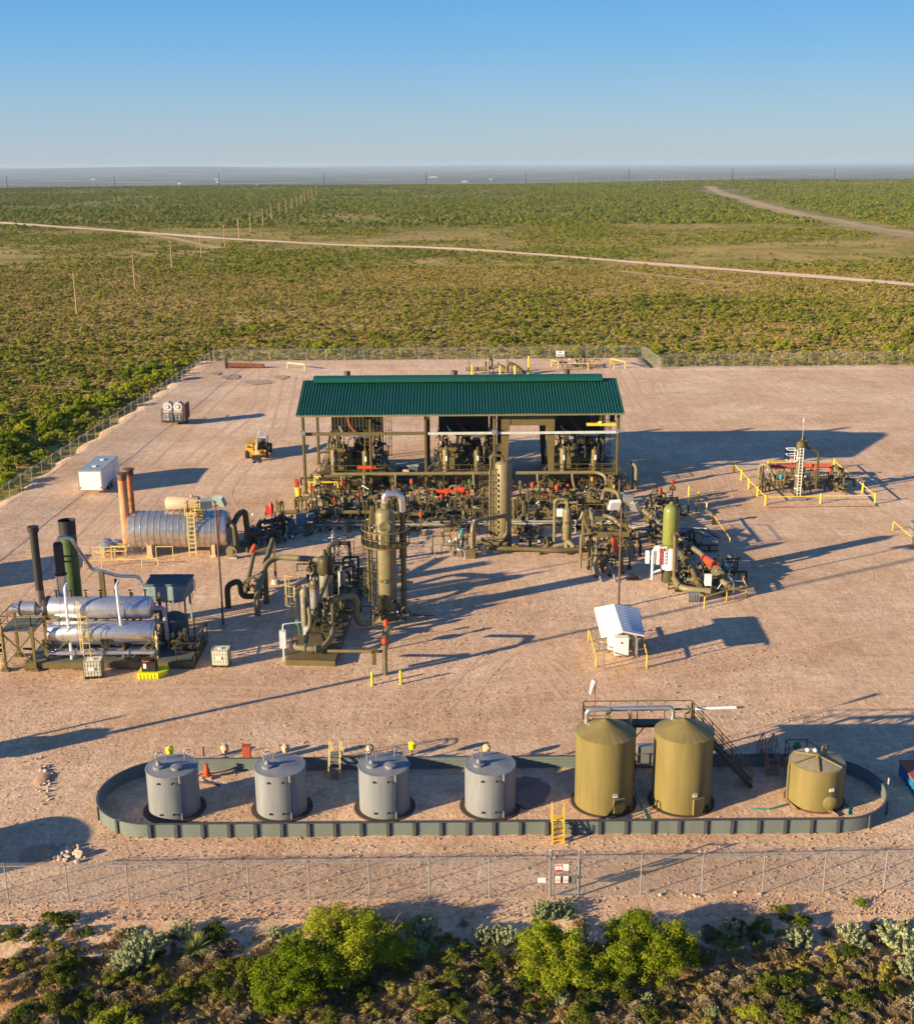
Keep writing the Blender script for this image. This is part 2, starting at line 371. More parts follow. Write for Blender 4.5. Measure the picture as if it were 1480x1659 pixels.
for y in np.arange(yb+4.5,219,1.5):
    V.append(padrow(y,xl(yb)-1.8,75+.42*(yb-60),NP_)); V[-1][:,2]=np.where(V[-1][:,0]>33.5,-.6,V[-1][:,2])
V.append(padrow(220,xl(yb)-1.8,75+.42*(yb-60),NP_,True))
nr=len(V); V=np.concatenate(V)
# straighten the row of the front edge so it is wavy
V[:NP_,1]+=.7*(vnoise(V[:NP_,0],V[:NP_,0]*0,3,9)-.5); V[NP_:2*NP_,1]+=.5*(vnoise(V[:NP_,0],V[:NP_,0]*0,2,10)-.5)
for j in range(nr-1):
    for i in range(NP_-1): a=j*NP_+i; F.append((a,a+1,a+1+NP_,a+NP_))
b=MB(); b.v=V.tolist(); b.f=F
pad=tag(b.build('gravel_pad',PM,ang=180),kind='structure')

# dirt roads through the scrub
ROADM=mat('pale_dirt_road',(.88,.64,.41),.95,var=.14,scale=.12)
ROADD=mat('faint_dirt_track',(.50,.36,.17),.95,var=.2,scale=.12)
ROADS=[]
def road(name,px,wd,m,lift=.14,wob=.0):
    P=[G(u,v,-.3) for u,v in px]; D=[P[0]]
    for a,c in zip(P,P[1:]):
        k=max(1,int((c-a).length/12)); D+= [a.lerp(c,i/k) for i in range(1,k+1)]
    # smooth
    for _ in range(3): D=[D[0]]+[(D[i-1]+D[i]*2+D[i+1])/4 for i in range(1,len(D)-1)]+[D[-1]]
    vs=[];fs=[];K=5
    for i,q in enumerate(D):
        d=(D[min(i+1,len(D)-1)]-D[max(0,i-1)]).normalized(); nrm=Vector((-d.y,d.x,0)); ww=wd*(1+.35*(float(vnoise(q.x,q.y,22,31))-.5)*2)
        for k in range(K):
            s=(k/(K-1)-.5)*ww; x=q.x+nrm.x*s; y=q.y+nrm.y*s; vs.append((x,y,float(gz(x,y))+lift))
    for i in range(len(D)-1):
        for k in range(K-1): a=i*K+k; fs.append((a,a+1,a+1+K,a+K))
    b=MB(); b.v=vs;b.f=fs; o=tag(b.build(name,m,ang=180),kind='structure')
    ROADS.append((np.array([[q.x,q.y] for q in D]),wd)); return o
road('dirt_road',[(-60,357),(0,362),(200,375),(380,388),(560,398),(740,405),(860,412),(1000,424),(1100,433),(1250,444),(1400,456),(1540,467)],8,ROADM,.2)
road('dirt_track',[(120,367),(200,374),(280,386),(355,403)],4,ROADD,.16)
road('pipeline_clearing',[(1148,303),(1165,312),(1200,322),(1240,335),(1300,348),(1360,361),(1420,374),(1540,392)],17,mat('clearing_soil',(.38,.29,.14),.95,var=.2,scale=.08),.18)
road('dirt_track',[(1148,303),(1165,313),(1205,324),(1250,337),(1320,352),(1390,367),(1500,384)],5,ROADD,.3)
road('dirt_track',[(560,311),(640,309),(720,307),(800,308)],11,ROADM,.2)
road('dirt_track',[(790,345),(900,346),(1000,347),(1115,347)],7,ROADD,.16)
road('dirt_track',[(1000,441),(1060,449),(1130,456),(1200,464)],3,ROADD,.16)

# ---------------- foliage generators ----------------
def leafmat(name,c0,c1,trans=.3,tip=None):
    m=bpy.data.materials.new(name); m.use_nodes=True; n=m.node_tree.nodes; l=m.node_tree.links
    n.remove(n['Principled BSDF']); out=n['Material Output']
    oi=n.new('ShaderNodeObjectInfo'); g=n.new('ShaderNodeNewGeometry'); z=n.new('ShaderNodeTexNoise'); z.inputs['Scale'].default_value=2.2; z.inputs['Detail'].default_value=3
    l.new(g.outputs['Position'],z.inputs['Vector'])
    a=n.new('ShaderNodeMath'); a.operation='ADD'; l.new(oi.outputs['Random'],a.inputs[0]); l.new(z.outputs['Fac'],a.inputs[1])
    r=n.new('ShaderNodeValToRGB'); r.color_ramp.elements[0].position=.25; r.color_ramp.elements[1].position=.8
    h=n.new('ShaderNodeMath'); h.operation='MULTIPLY'; h.inputs[1].default_value=.6; l.new(a.outputs[0],h.inputs[0]); l.new(h.outputs[0],r.inputs[0])
    r.color_ramp.elements[0].color=(*c0,1); r.color_ramp.elements[1].color=(*c1,1)
    d=n.new('ShaderNodeBsdfDiffuse'); t=n.new('ShaderNodeBsdfTranslucent'); l.new(r.outputs[0],d.inputs[0]); l.new(r.outputs[0],t.inputs[0])
    x=n.new('ShaderNodeMixShader'); x.inputs[0].default_value=trans; l.new(d.outputs[0],x.inputs[1]); l.new(t.outputs[0],x.inputs[2]); l.new(x.outputs[0],out.inputs[0])
    return m
L_MESQ=leafmat('mesquite_leaf',(.15,.22,.012),(.38,.41,.035),.42)
L_CREO=leafmat('creosote_leaf',(.05,.085,.012),(.17,.19,.03),.28)
L_SAGE=leafmat('sage_leaf',(.27,.31,.16),(.42,.45,.25),.25)
L_DRY=leafmat('dry_twig',(.20,.155,.09),(.36,.29,.18),.15)
L_YUC=leafmat('yucca_leaf',(.20,.24,.07),(.34,.36,.13),.2)
L_GRASS=leafmat('dry_grass',(.26,.19,.07),(.42,.33,.14),.3)
L_FG=leafmat('far_green_leaf',(.115,.155,.014),(.32,.34,.045),.36)
L_FO=leafmat('far_olive_leaf',(.21,.20,.035),(.42,.37,.085),.38)
L_FT=leafmat('far_tan_leaf',(.34,.24,.08),(.56,.41,.16),.3)
def leafmesh(name,pos,nor,size,m,seed=0,asp=1.6,up=None):
    R=np.random.RandomState(seed); n=len(pos); nor=nor/np.maximum(1e-6,np.linalg.norm(nor,axis=1))[:,None]
    r=R.normal(size=(n,3)) if up is None else up+R.normal(size=(n,3))*.25
    a=np.cross(nor,r); a/=np.maximum(1e-6,np.linalg.norm(a,axis=1))[:,None]; c=np.cross(nor,a)
    s=(size*(.6+.8*R.rand(n)))[:,None] if np.isscalar(size) else size[:,None]
    if up is not None: a,c=a,c
    Vv=np.stack([pos-c*s*asp*.5,pos+a*s*.5,pos+c*s*asp*.5,pos-a*s*.5],1).reshape(-1,3)
    me=bpy.data.meshes.new(name); me.vertices.add(4*n); me.vertices.foreach_set('co',Vv.ravel().astype(np.float32))
    me.loops.add(4*n); me.loops.foreach_set('vertex_index',np.arange(4*n,dtype=np.int32))
    me.polygons.add(n); me.polygons.foreach_set('loop_start',np.arange(0,4*n,4,dtype=np.int32)); me.polygons.foreach_set('loop_total',np.full(n,4,dtype=np.int32))
    me.update(calc_edges=True); me.materials.append(m); return me
def blobs(n,R_,H_,nb,rb,seed,flat=.0,z0=.1):
    R=np.random.RandomState(seed)
    a=R.rand(nb)*2*np.pi; rr=np.sqrt(R.rand(nb))*R_*.8; h=R.rand(nb)
    bc=np.stack([rr*np.cos(a),rr*np.sin(a),z0+H_*(.2+.75*h)*(1-.55*(rr/R_)**2)],1); br=rb*(.6+.8*R.rand(nb))
    k=R.randint(0,nb,n); d=R.normal(size=(n,3)); d/=np.linalg.norm(d,axis=1)[:,None]; d[:,2]=np.where(d[:,2]<-.3,-d[:,2]*.5,d[:,2])
    q=br[k]*(.55+.5*R.rand(n)**.6); pos=bc[k]+d*q[:,None]*np.array([1,1,.8]); pos[:,2]=np.maximum(pos[:,2],.02)
    nor=d+R.normal(size=(n,3))*.7; return pos,nor
def scatter(name,protos,X,Y,S,pick,zoff=0.,zf=None,seed=1):
    R=np.random.RandomState(seed); n=len(X); Z=(gz(X,Y) if zf is None else zf(X,Y))+zoff
    me=bpy.data.meshes.new(name); me.vertices.add(n); me.vertices.foreach_set('co',np.stack([X,Y,Z],1).ravel().astype(np.float32))
    for nm,ty,dat in(('sc','FLOAT',S.astype(np.float32)),('rot','FLOAT',(R.rand(n)*6.283).astype(np.float32)),('pk','INT',pick.astype(np.int32))):
        at=me.attributes.new(nm,ty,'POINT'); at.data.foreach_set('value',dat)
    o=bpy.data.objects.new(name,me); COL.objects.link(o)
    pc=bpy.data.collections.new(name+'_source')
    for i,p in enumerate(protos): 
        po=bpy.data.objects.new('%s_source_%02d'%(name,i),p); pc.objects.link(po)
    ng=bpy.data.node_groups.new(name,'GeometryNodeTree'); ng.interface.new_socket('Geometry',in_out='INPUT',socket_type='NodeSocketGeometry'); ng.interface.new_socket('Geometry',in_out='OUTPUT',socket_type='NodeSocketGeometry')
    N=ng.nodes;Lk=ng.links; gi=N.new('NodeGroupInput');go=N.new('NodeGroupOutput'); ip=N.new('GeometryNodeInstanceOnPoints')
    ci=N.new('GeometryNodeCollectionInfo'); ci.inputs['Collection'].default_value=pc; ci.inputs['Separate Children'].default_value=True; ci.inputs['Reset Children'].default_value=True
    def at(nm,ty):
        q=N.new('GeometryNodeInputNamedAttribute'); q.data_type=ty; q.inputs['Name'].default_value=nm; return q.outputs['Attribute']
    cx=N.new('ShaderNodeCombineXYZ'); Lk.new(at('rot','FLOAT'),cx.inputs[2])
    Lk.new(gi.outputs[0],ip.inputs['Points']); Lk.new(ci.outputs[0],ip.inputs['Instance']); ip.inputs['Pick Instance'].default_value=True
    Lk.new(at('pk','INT'),ip.inputs['Instance Index']); Lk.new(cx.outputs[0],ip.inputs['Rotation']); Lk.new(at('sc','FLOAT'),ip.inputs['Scale']); Lk.new(ip.outputs[0],go.inputs[0])
    md=o.modifiers.new('scatter','NODES'); md.node_group=ng
    return tag(o,kind='stuff')
def roadmask(X,Y):
    ok=np.ones(len(X),bool)
    for P,wd in ROADS:
        for i in range(0,len(P)-1):
            a,b2=P[i],P[i+1]; d=b2-a; L=max(1e-6,(d@d)); tt=np.clip(((X-a[0])*d[0]+(Y-a[1])*d[1])/L,0,1)
            ok&=((X-a[0]-tt*d[0])**2+(Y-a[1]-tt*d[1])**2)>(wd*.5+.6+np.where(Y<a[1]+tt*d[1],.010*Y,0))**2
    return ok
# far scrub
R=np.random.RandomState(5)
protoF=[]
for i,(lm,n,rr,hh) in enumerate([(L_FG,230,1.15,1.35),(L_FG,200,1.0,1.0),(L_FG,240,1.4,1.2),(L_FO,170,.9,.8),(L_FO,190,1.1,.9),(L_FT,110,.7,.5),(L_FT,90,.6,.4)]):
    p_,n_=blobs(n,rr,hh,9,.36,40+i); protoF.append(leafmesh('scrub_leaves',p_,n_,.26,lm,seed=i))
def area(n,y0,y1,seed,wfac=.42,power=1.):
    R=np.random.RandomState(seed); y=np.sqrt(R.rand(n)*(y1*y1-y0*y0)+y0*y0); x=(R.rand(n)*2-1)*(wfac*y+8); return x,y,R
def in_field(x,y): return ~((y<219)&(x>xl(y)-2.6)&~((y>206.5)&(x>36)))
X,Y,R=area(105000,112,760,11)
k=in_field(X,Y); X,Y=X[k],Y[k]
dn=.5*vnoise(X,Y,60,21)+.3*vnoise(X,Y,22,22)+.2*vnoise(X,Y,8,25)
tanband=np.exp(-((Y-(395+X*.28))/55)**2)*.22
keep=R.rand(len(X))<np.clip((dn-tanband-.38)*3.2,.04,.9); X,Y,dn=X[keep],Y[keep],dn[keep]
k=roadmask(X,Y); X,Y,dn=X[k],Y[k],dn[k]
gr=R.rand(len(X))+ (dn-.5)*1.6
pick=np.where(gr>.60,R.randint(0,3,len(X)),np.where(gr>.05,R.randint(3,5,len(X)),R.randint(5,7,len(X))))
S=.26+.52*R.rand(len(X))**2.2; S*=np.where(pick<3,1.12,1.)
scatter('scrub',protoF,X,Y,S,pick,seed=3)
X,Y,R=area(110000,700,2250,12)
dn=.45*vnoise(X,Y,170,23)+.35*vnoise(X,Y*.6,60,24)+.2*vnoise(X,Y,25,26); keep=R.rand(len(X))<np.clip((dn-.30)*2.8,.08,1); X,Y=X[keep],Y[keep]
k=roadmask(X,Y); X,Y=X[k],Y[k]
protoD=[leafmesh('scrub_leaves',*blobs(150,1.2,1.2,8,.38,140+i),.32,leafmat('distant_green_leaf',(.075,.115,.010),(.22,.26,.03),.25) if i<2 else leafmat('distant_olive_leaf',(.14,.155,.03),(.31,.28,.06),.2),seed=i) for i in range(3)]
pick=np.where(R.rand(len(X))>.3,R.randint(0,2,len(X)),2)
scatter('distant_scrub',protoD,X,Y,0.8+.8*R.rand(len(X)),pick,seed=4)
# dry grass and low weeds between the bushes of the nearer field
X,Y,R=area(60000,112,420,13); k=in_field(X,Y); X,Y=X[k],Y[k]; k=roadmask(X,Y);X,Y=X[k],Y[k]
scatter('dry_grass',protoF,X,Y,.22+.35*R.rand(len(X)),np.where(R.rand(len(X))>.35,R.randint(5,7,len(X)),R.randint(3,5,len(X))),seed=6)
# gravel stones lying on the pad
def rockmesh(seed,r=.5,m=ROCKM,sub=1):
    bm=bmesh.new(); bmesh.ops.create_icosphere(bm,subdivisions=sub+1,radius=r); Rr=random.Random(seed)
    ax=[Vector((Rr.gauss(0,1),Rr.gauss(0,1),Rr.gauss(0,1))).normalized() for _ in range(9)]; cut=[r*(.55+.35*Rr.random()) for _ in ax]
    for v in bm.verts:
        for a,c in zip(ax,cut):
            d=v.co.dot(a)
            if d>c: v.co-=a*(d-c)
        v.co.z*=.75
    me=bpy.data.meshes.new('stone'); bm.to_mesh(me); bm.free(); me.materials.append(m); return me
STP=mat('gravel_stone',(.46,.31,.21),.95,var=.25,scale=1.2)
rk=[rockmesh(i,.5,STP if i<4 else ROCKM,0) for i in range(5)]
R=np.random.RandomState(8); n=34000; Y=49.2+ (R.rand(n)**1.7)*60; X=(R.rand(n)*2-1)*(.40*Y+3)
S=.03+.10*R.rand(n)**8+.035*R.rand(n)
scatter('gravel',rk,X,Y,S,R.choice(5,n,p=[.22,.22,.22,.22,.12]),zoff=0.0,zf=lambda x,y:0*x+.03,seed=9)

# haze: pale air between the camera and the plain
b=MB(); b.box(-38000,38000,-400,43000,-90,60)
hz=b.build('haze',mat('unused',(.5,.5,.5)),smooth=False); hz.data.materials.clear()
hm=bpy.data.materials.new('haze_air'); hm.use_nodes=True; n=hm.node_tree.nodes; n.remove(n['Principled BSDF'])
pv=n.new('ShaderNodeVolumePrincipled'); pv.inputs['Color'].default_value=(.55,.74,1,1); pv.inputs['Density'].default_value=.00005
hm.node_tree.links.new(pv.outputs[0],n['Material Output'].inputs['Volume']); hz.data.materials.append(hm)
tag(hz,kind='stuff')
# ---------------- foreground plants ----------------
def obj(name,me,label,cat,loc,group=None,sc=1,rz=0):
    o=bpy.data.objects.new(name,me); COL.objects.link(o); o.location=loc; o.scale=(sc,sc,sc) if not hasattr(sc,'__len__') else sc; o.rotation_euler=(0,0,rz)
    return tag(o,label,cat,group)
def gl(u,v):
    p=G(u,v,-.45); return Vector((p.x,p.y,float(gz(p.x,p.y))))
def lobes(n,Rr,Hh,nb,rb,seed):
    R=np.random.RandomState(seed+500); L=7 if Rr>.8 else 3; P=[];N=[]
    for i in range(L):
        a=i*2.4+R.rand(); q=Rr*(.15 if i==0 else .42+.22*R.rand()); r=Rr*(.36+.2*R.rand()); h=Hh*(1.0 if i==0 else .55+.4*R.rand()); z=Hh*.12*R.rand()
        p_,n_=blobs(n//L,r,h*.85,max(4,nb//L),rb*(.8+.4*R.rand()),seed*17+i,z0=.05); p_[:,0]+=q*np.cos(a); p_[:,1]+=q*np.sin(a); p_[:,2]+=z
        # feathery fringe
        k=R.rand(len(p_))<.18; p_[k]+=n_[k]/np.maximum(.3,np.linalg.norm(n_[k],axis=1))[:,None]*(.10+.22*R.rand(k.sum()))[:,None]; p_[:,2]=np.maximum(p_[:,2],.02)
        P.append(p_);N.append(n_)
    return np.concatenate(P),np.concatenate(N)
def tree(name,label,cat,u,v,n,Rr,Hh,nb,rb,lm,seed,leaf=.07,group=None,p=None):
    loc=gl(u,v) if p is None else p; o=thing(name,label,cat,loc,group)
    pp,nn=lobes(n,Rr,Hh,nb,rb,seed); me=leafmesh('crown',pp,nn,leaf,lm,seed,asp=2.2)
    c=bpy.data.objects.new('crown',me); COL.objects.link(c); c.parent=o
    b=MB(); r=random.Random(seed)
    for i in range(9):
        a=i*2.3+r.random(); q=Vector((math.cos(a),math.sin(a),0)); k=.35+.5*r.random()
        b.sweep([q*.08+Vector((0,0,-.1)),q*Rr*k*.4+Vector((0,0,Hh*.35)),q*Rr*k*.8+Vector((0,0,Hh*.62)),q*Rr*k+Vector((0,0,Hh*.85))],[.07,.05,.03,.01],6)
    b.build('trunk',BARK,o); return o
BARK=mat('grey_brown_bark',(.13,.09,.055),.9,var=.25,scale=6)
tree('mesquite_bush','biggest mesquite bush, rear half of the left pair, hiding the foot of the fence','bush',575,1560,46000,2.75,2.7,260,.30,L_MESQ,1,.052)
tree('mesquite_bush','bright green mesquite bush growing lower and left in front of a bigger one','bush',478,1612,40000,2.25,2.3,210,.28,L_MESQ,2,.052)
tree('mesquite_bush','round bright green mesquite bush beside pale sagebrush, left half of the right pair','bush',915,1585,38000,2.3,2.5,210,.28,L_MESQ,3,.052)
tree('mesquite_bush','tall bright green mesquite bush with hanging leafy columns, right half of the right pair','bush',1050,1575,38000,2.2,2.8,210,.28,L_MESQ,4,.052)
tree('mesquite_bush','small rounded green bush cut by the bottom edge at the left','bush',195,1668,9000,1.0,1.2,60,.2,L_MESQ,5,.055)
tree('mesquite_bush','tiny bright green bush alone on bare soil near the fence at the right','bush',1393,1478,1500,.42,.5,8,.2,L_MESQ,6,.04)
tree('mesquite_bush','small bright green sprout at the bottom edge right of the middle','bush',1215,1650,1800,.4,.55,8,.2,L_MESQ,7,.04)
def sage(seed,n=42,H=1.0,R_=.55):
    R=np.random.RandomState(seed); P=[];N=[];U=[]
    for i in range(n):
        a=R.rand()*6.283; q=R.rand()**.5*R_; base=np.array([q*.35*np.cos(a),q*.35*np.sin(a),0]); tip=np.array([q*1.15*np.cos(a),q*1.15*np.sin(a),H*(.6+.45*R.rand())*(1-.25*(q/R_)**2)])
        m_=48; s=R.rand(m_)**.6; c=base+(tip-base)*s[:,None]; d=R.normal(size=(m_,3)); d/=np.linalg.norm(d,axis=1)[:,None]
        P.append(c+d*.05); N.append(d); u=(tip-base)/np.linalg.norm(tip-base); U.append(np.repeat(u[None],m_,0))
    P=np.concatenate(P);N=np.concatenate(N); return leafmesh('sagebrush',P,N+.2*np.random.RandomState(seed).normal(size=N.shape),.055,L_SAGE,seed,asp=2.0)
def creo(seed,n=1500,R_=.6,H=.75,lm=None,leaf=.05,nb=12,rb=.2):
    p,q=blobs(n,R_,H,nb,rb,seed,z0=.03); return leafmesh('shrub',p,q,leaf,lm or L_CREO,seed,asp=1.7)
def twig(seed,n=650,R_=.45,H=.42):
    R=np.random.RandomState(seed); a=R.rand(n)*6.283; ph=R.rand(n)**.8*1.3; s=.35+.65*R.rand(n)
    d=np.stack([np.cos(a)*np.sin(ph),np.sin(a)*np.sin(ph),np.cos(ph)],1); pos=d*s[:,None]*np.array([R_,R_,H]); pos[:,2]+=.03
    nor=np.cross(d,R.normal(size=(n,3))); me=leafmesh('dry_bush',pos,nor,.032,L_DRY,seed,asp=4.5,up=np.cross(d,nor)*0+np.cross(nor,d)); return me
def yucca(seed,n=110,L=.75):
    b=MB(); r=random.Random(seed)
    for i in range(n):
        a=r.random()*6.283; ph=r.random()**.7*1.45; d=Vector((math.cos(a)*math.sin(ph),math.sin(a)*math.sin(ph),math.cos(ph))); s=d.cross(Vector((0,0,1))).normalized()*.025 if ph>.05 else Vector((.025,0,0))
        o=Vector((0,0,.25)); l_=L*(.75+.35*r.random()); b.add([o+s,o-s,o+d*l_*.6-s*.7,o+d*l_-Vector((0,0,.04)),o+d*l_*.6+s*.7],[(0,1,2,3,4)])
    b.lathe((0,0,0),[(.07,-.05),(.09,.3)],8); return b
SG=[sage(i,60 if i<2 else 42,[1.0,.95,.8,.7][i],[.6,.75,.5,.45][i]) for i in range(4)]
CR=[creo(20+i) for i in range(4)]; TW=[twig(30+i) for i in range(5)]
LI=[creo(40+i,900,.42,.5,L_FO,.045,9,.16) for i in range(3)]
gs='pale sagebrush tufts in the foreground scrub'
for u,v,i,s,lab in [(232,1563,1,1.45,'largest pale silvery sagebrush, left of the yucca'),(205,1580,0,1.1,'pale sagebrush leaning against the largest clump on its left'),(300,1525,0,.9,'grey green sagebrush behind the yucca'),(445,1525,2,.8,'pale sagebrush peeping out left of the mesquite pair'),
   (592,1560,0,.95,'shaded blue green sagebrush just right of the left mesquite pair') ,(683,1528,0,1.25,'tall blue green sagebrush standing in shade midway between the mesquite pairs'),(676,1555,2,1.0,'blue green sagebrush in front of the tall shaded one'),(782,1532,2,1.0,'narrow pale sagebrush on bare soil left of the right mesquite pair'),(806,1530,3,1.05,'squat pale sagebrush, left one of two touching on bare soil'),(826,1534,2,1.0,'pale sagebrush, right one of two touching on bare soil'),
   (880,1498,0,1.0,'bright pale sagebrush behind the right mesquite pair'),(906,1494,1,.95,'wide bright pale sagebrush nearest the gate'),(1183,1526,0,1.0,'round grey green sagebrush right of the right mesquite pair'),(1293,1538,3,1.25,'rounded pale sagebrush ringed by dry bushes at the right'),
   (1375,1530,2,1.2,'slim pale sagebrush leaning left near the right edge'),(1392,1545,3,1.0,'small pale sagebrush beside a slim leaning one'),(1462,1545,1,1.45,'big pale sagebrush cut by the right edge'),(1478,1590,0,1.1,'pale sagebrush at the right edge below the biggest one'),(910,1625,3,.9,'small pale sagebrush below the right mesquite pair'),(1050,1627,3,.7,'little pale sagebrush low down under the tall mesquite'),(1152,1648,2,.7,'little pale sagebrush near the bottom edge'),(1292,1497,3,.6,'tiny pale sagebrush at the edge of bare soil on the right'),(1478,1640,3,.9,'pale sagebrush in the lower right corner')]:
    obj('sagebrush',SG[i],lab,'sagebrush',gl(u,v),gs,s,rnd.random()*6)
yu=yucca(3).build('yucca',L_YUC,smooth=False); yu.location=gl(318,1553); yu.scale=(1.25,)*3; tag(yu,'round spiky yellow green yucca standing among dark shrubs','yucca')
# dark creosote shrubs, dry bushes and low weeds: each a plant of its own
def occupied(p,L,r): return any((p.x-q.x)**2+(p.y-q.y)**2<(r+s)**2 for q,s in L)
placed=[(gl(575,1560),1.6),(gl(478,1612),1.4),(gl(915,1585),1.3),(gl(1050,1575),1.3)]
rr=random.Random(12); cnt=0
clusters=[(40,1520,40),(95,1510,30),(25,1600,35),(120,1590,40),(350,1530,35),(380,1570,30),(240,1590,45),(150,1640,50),(300,1620,40),(390,1620,40),(620,1600,50),(560,1650,50),(700,1600,40),(760,1560,30),(800,1560,30),(690,1650,45),(850,1640,45),(980,1650,40),(1240,1510,35),(1260,1620,40),(1330,1640,40),(1440,1530,30),(1400,1560,30),(1420,1620,45),(640,1560,35),(1390,1650,45),(60,1650,50),(780,1630,50)]
for cu,cv,cr in clusters:
    for _ in range(4):
        u=cu+rr.gauss(0,cr*.8); v=cv+rr.gauss(0,cr*.35)
        if v<1492 or v>1668: continue
        p=gl(u,v)
        if occupied(p,placed,.30): continue
        placed.append((p,.3)); obj('creosote_shrub',rr.choice(CR),'dark green creosote shrub with small yellowish leaf tips in the foreground scrub','shrub',p,'dark green shrubs of the foreground scrub',.65+.5*rr.random(),rr.random()*6)
for k in range(800):
    u=rr.uniform(-15,1495); v=1505+ (rr.random()**.8)*165
    dens=.75+.25*(u>700)
    if v<1520+ (40 if 480<u<1100 else 0) and rr.random()<.75: continue
    if rr.random()>dens: continue
    p=gl(u,v)
    if occupied(p,placed,.16): continue
    placed.append((p,.16))
    if rr.random()<.72: obj('dry_bush',rr.choice(TW),'low grey brown dry bush on the reddish soil of the foreground','dry bush',p,'dry bushes of the foreground scrub',.6+.7*rr.random(),rr.random()*6)
    else: obj('olive_weed',rr.choice(LI),'low olive green weed on the reddish soil of the foreground','weed',p,'olive weeds of the foreground scrub',.5+.6*rr.random(),rr.random()*6)
gt=[twig(60,60,.12,.2)]; R=np.random.RandomState(77); n=5000; X=(R.rand(n)*2-1)*19; Y=40.5+R.rand(n)*8.6; k=R.rand(n)<np.clip((49.5-Y)/4,0,1); X,Y=X[k],Y[k]
ft=[leafmesh('grass_blades',*(lambda a,r:(np.stack([.08*np.cos(a)*r,.08*np.sin(a)*r,.08+.05*r],1),np.stack([np.cos(a),np.sin(a),.2+0*a],1)))(np.random.RandomState(3).rand(26)*6.28,np.random.RandomState(4).rand(26)),.03,L_GRASS,2,asp=5)]
scatter('ground_litter',ft,X,Y,.6+1.2*R.rand(len(X)),np.zeros(len(X)),seed=14)
# green shrubs outside the left fence
LM=[]
for i in range(4):
    p_,n_=blobs(1500,1.5,1.9,20,.42,80+i); LM.append(leafmesh('shrub_leaves',p_,n_,.17,L_MESQ,i,asp=1.6))
pl=[]
spots=[(240,605,18,10),(300,600,14,7),(200,640,20,10),(255,620,18,9),(60,700,30,13),(20,735,25,14),(110,685,22,10),(40,680,30,10),(15,780,14,14),(150,665,22,9),(5,720,14,10)]
for cu,cv,su,sv in spots:
    for _ in range(8):
        p=G(cu+rr.gauss(0,su),cv+rr.gauss(0,sv),-.3)
        if p.x>xl(p.y)-2.6 or occupied(p,pl,.8): continue
        p.z=float(gz(p.x,p.y)); pl.append((p,.8)); obj('mesquite_shrub',rr.choice(LM),'bushy green mesquite shrub in the thicket outside the left fence','shrub',p,'mesquite shrubs outside the left fence',.6+.5*rr.random(),rr.random()*6)
for _ in range(30):
    p=G(rr.uniform(480,1480),rr.uniform(565,588) if rr.random()<.6 else rr.uniform(545,575),-.3)
    if not in_field(np.array([p.x]),np.array([p.y]))[0] or p.y<(221 if p.x<36 else 208) or occupied(p,pl,1.2): continue
    p.z=float(gz(p.x,p.y)); pl.append((p,1)); obj('mesquite_shrub',rr.choice(LM),'bushy green mesquite shrub just beyond the back fence','shrub',p,'mesquite shrubs beyond the back fence',.6+.4*rr.random(),rr.random()*6)

# ---------------- chain link fences ----------------
def linkmat():
    m=bpy.data.materials.new('chain_link_mesh'); m.use_nodes=True; n=m.node_tree.nodes; l=m.node_tree.links
    p=n['Principled BSDF']; p.inputs['Base Color'].default_value=(.36,.36,.34,1); p.inputs['Metallic'].default_value=.4; p.inputs['Roughness'].default_value=.5
    g=n.new('ShaderNodeNewGeometry'); s=n.new('ShaderNodeSeparateXYZ'); l.new(g.outputs['Position'],s.inputs[0])
    def M_(op,a,b2=None):
        q=n.new('ShaderNodeMath'); q.operation=op
        for i,v in enumerate((a,b2)):
            if v is None: continue
            if isinstance(v,(int,float)): q.inputs[i].default_value=v
            else: l.new(v,q.inputs[i])
        return q.outputs[0]
    h=M_('ADD',s.outputs[0],s.outputs[1]); k=[]
    for op in('ADD','SUBTRACT'): k.append(M_('LESS_THAN',M_('FRACT',M_('MULTIPLY',M_(op,h,s.outputs[2]),13.)),.075))
    al=M_('MAXIMUM',k[0],k[1]); l.new(al,p.inputs['Alpha']); return m
LINK=linkmat()
def fence(label,a,b,spacing=3.05,h=2.05,arms=True,base=0.,thick=.06,skip=()):
    a=Vector((a[0],a[1],base));b=Vector((b[0],b[1],base)); o=thing('chain_link_fence',label,'fence',a); d=(b-a); L=d.length; d/=L; n=Vector((-d.y,d.x,0)); N=round(L/spacing)
    for i in range(N+1):
        if i in skip: continue
        p=a+d*(L*i/N); m=MB(o); m.cyl(p-Vector((0,0,.1)),p+Vector((0,0,h+.05)),thick/2,8); m.lathe(p+Vector((0,0,h+.04)),[(thick*.62,0),(thick*.4,.05)],8)
        if arms: m.beam(p+Vector((0,0,h)),p+Vector((0,0,h+.32))-n*.22,.04)
        m.build('post',FENCEM,o)
    U=Vector((0,0,1)); m=MB(o); m.beam(a+U*h,b+U*h,.035)
    m.build('top_rail',FENCEM,o)
    m=MB(o)
    for t_ in(.35,.65,1.): m.beam(a+U*(h+.3*t_)-n*.22*t_,b+U*(h+.3*t_)-n*.22*t_,.009)
    m.beam(a+U*.06,b+U*.06,.012); m.build('wire',FENCEM,o)
    m=MB(o); m.add([a+n*.004+U*.03,b+n*.004+U*.03,b+n*.004+U*h,a+n*.004+U*h],[(0,1,2,3)]); m.build('chain_link_mesh',LINK,o,smooth=False)
    return o
yF=lambda x:50.85+.02*x
fence('long chain link fence crossing the foreground left of the gate',(-24.5,50.6),(4.30,50.85),2.98)
fence('chain link fence crossing the foreground right of the gate',(5.75,50.88),(26.4,51.3),2.98)
fence('chain link fence running back along the left edge of the pad',(-48.2,92),(-43.4,216),3.1)
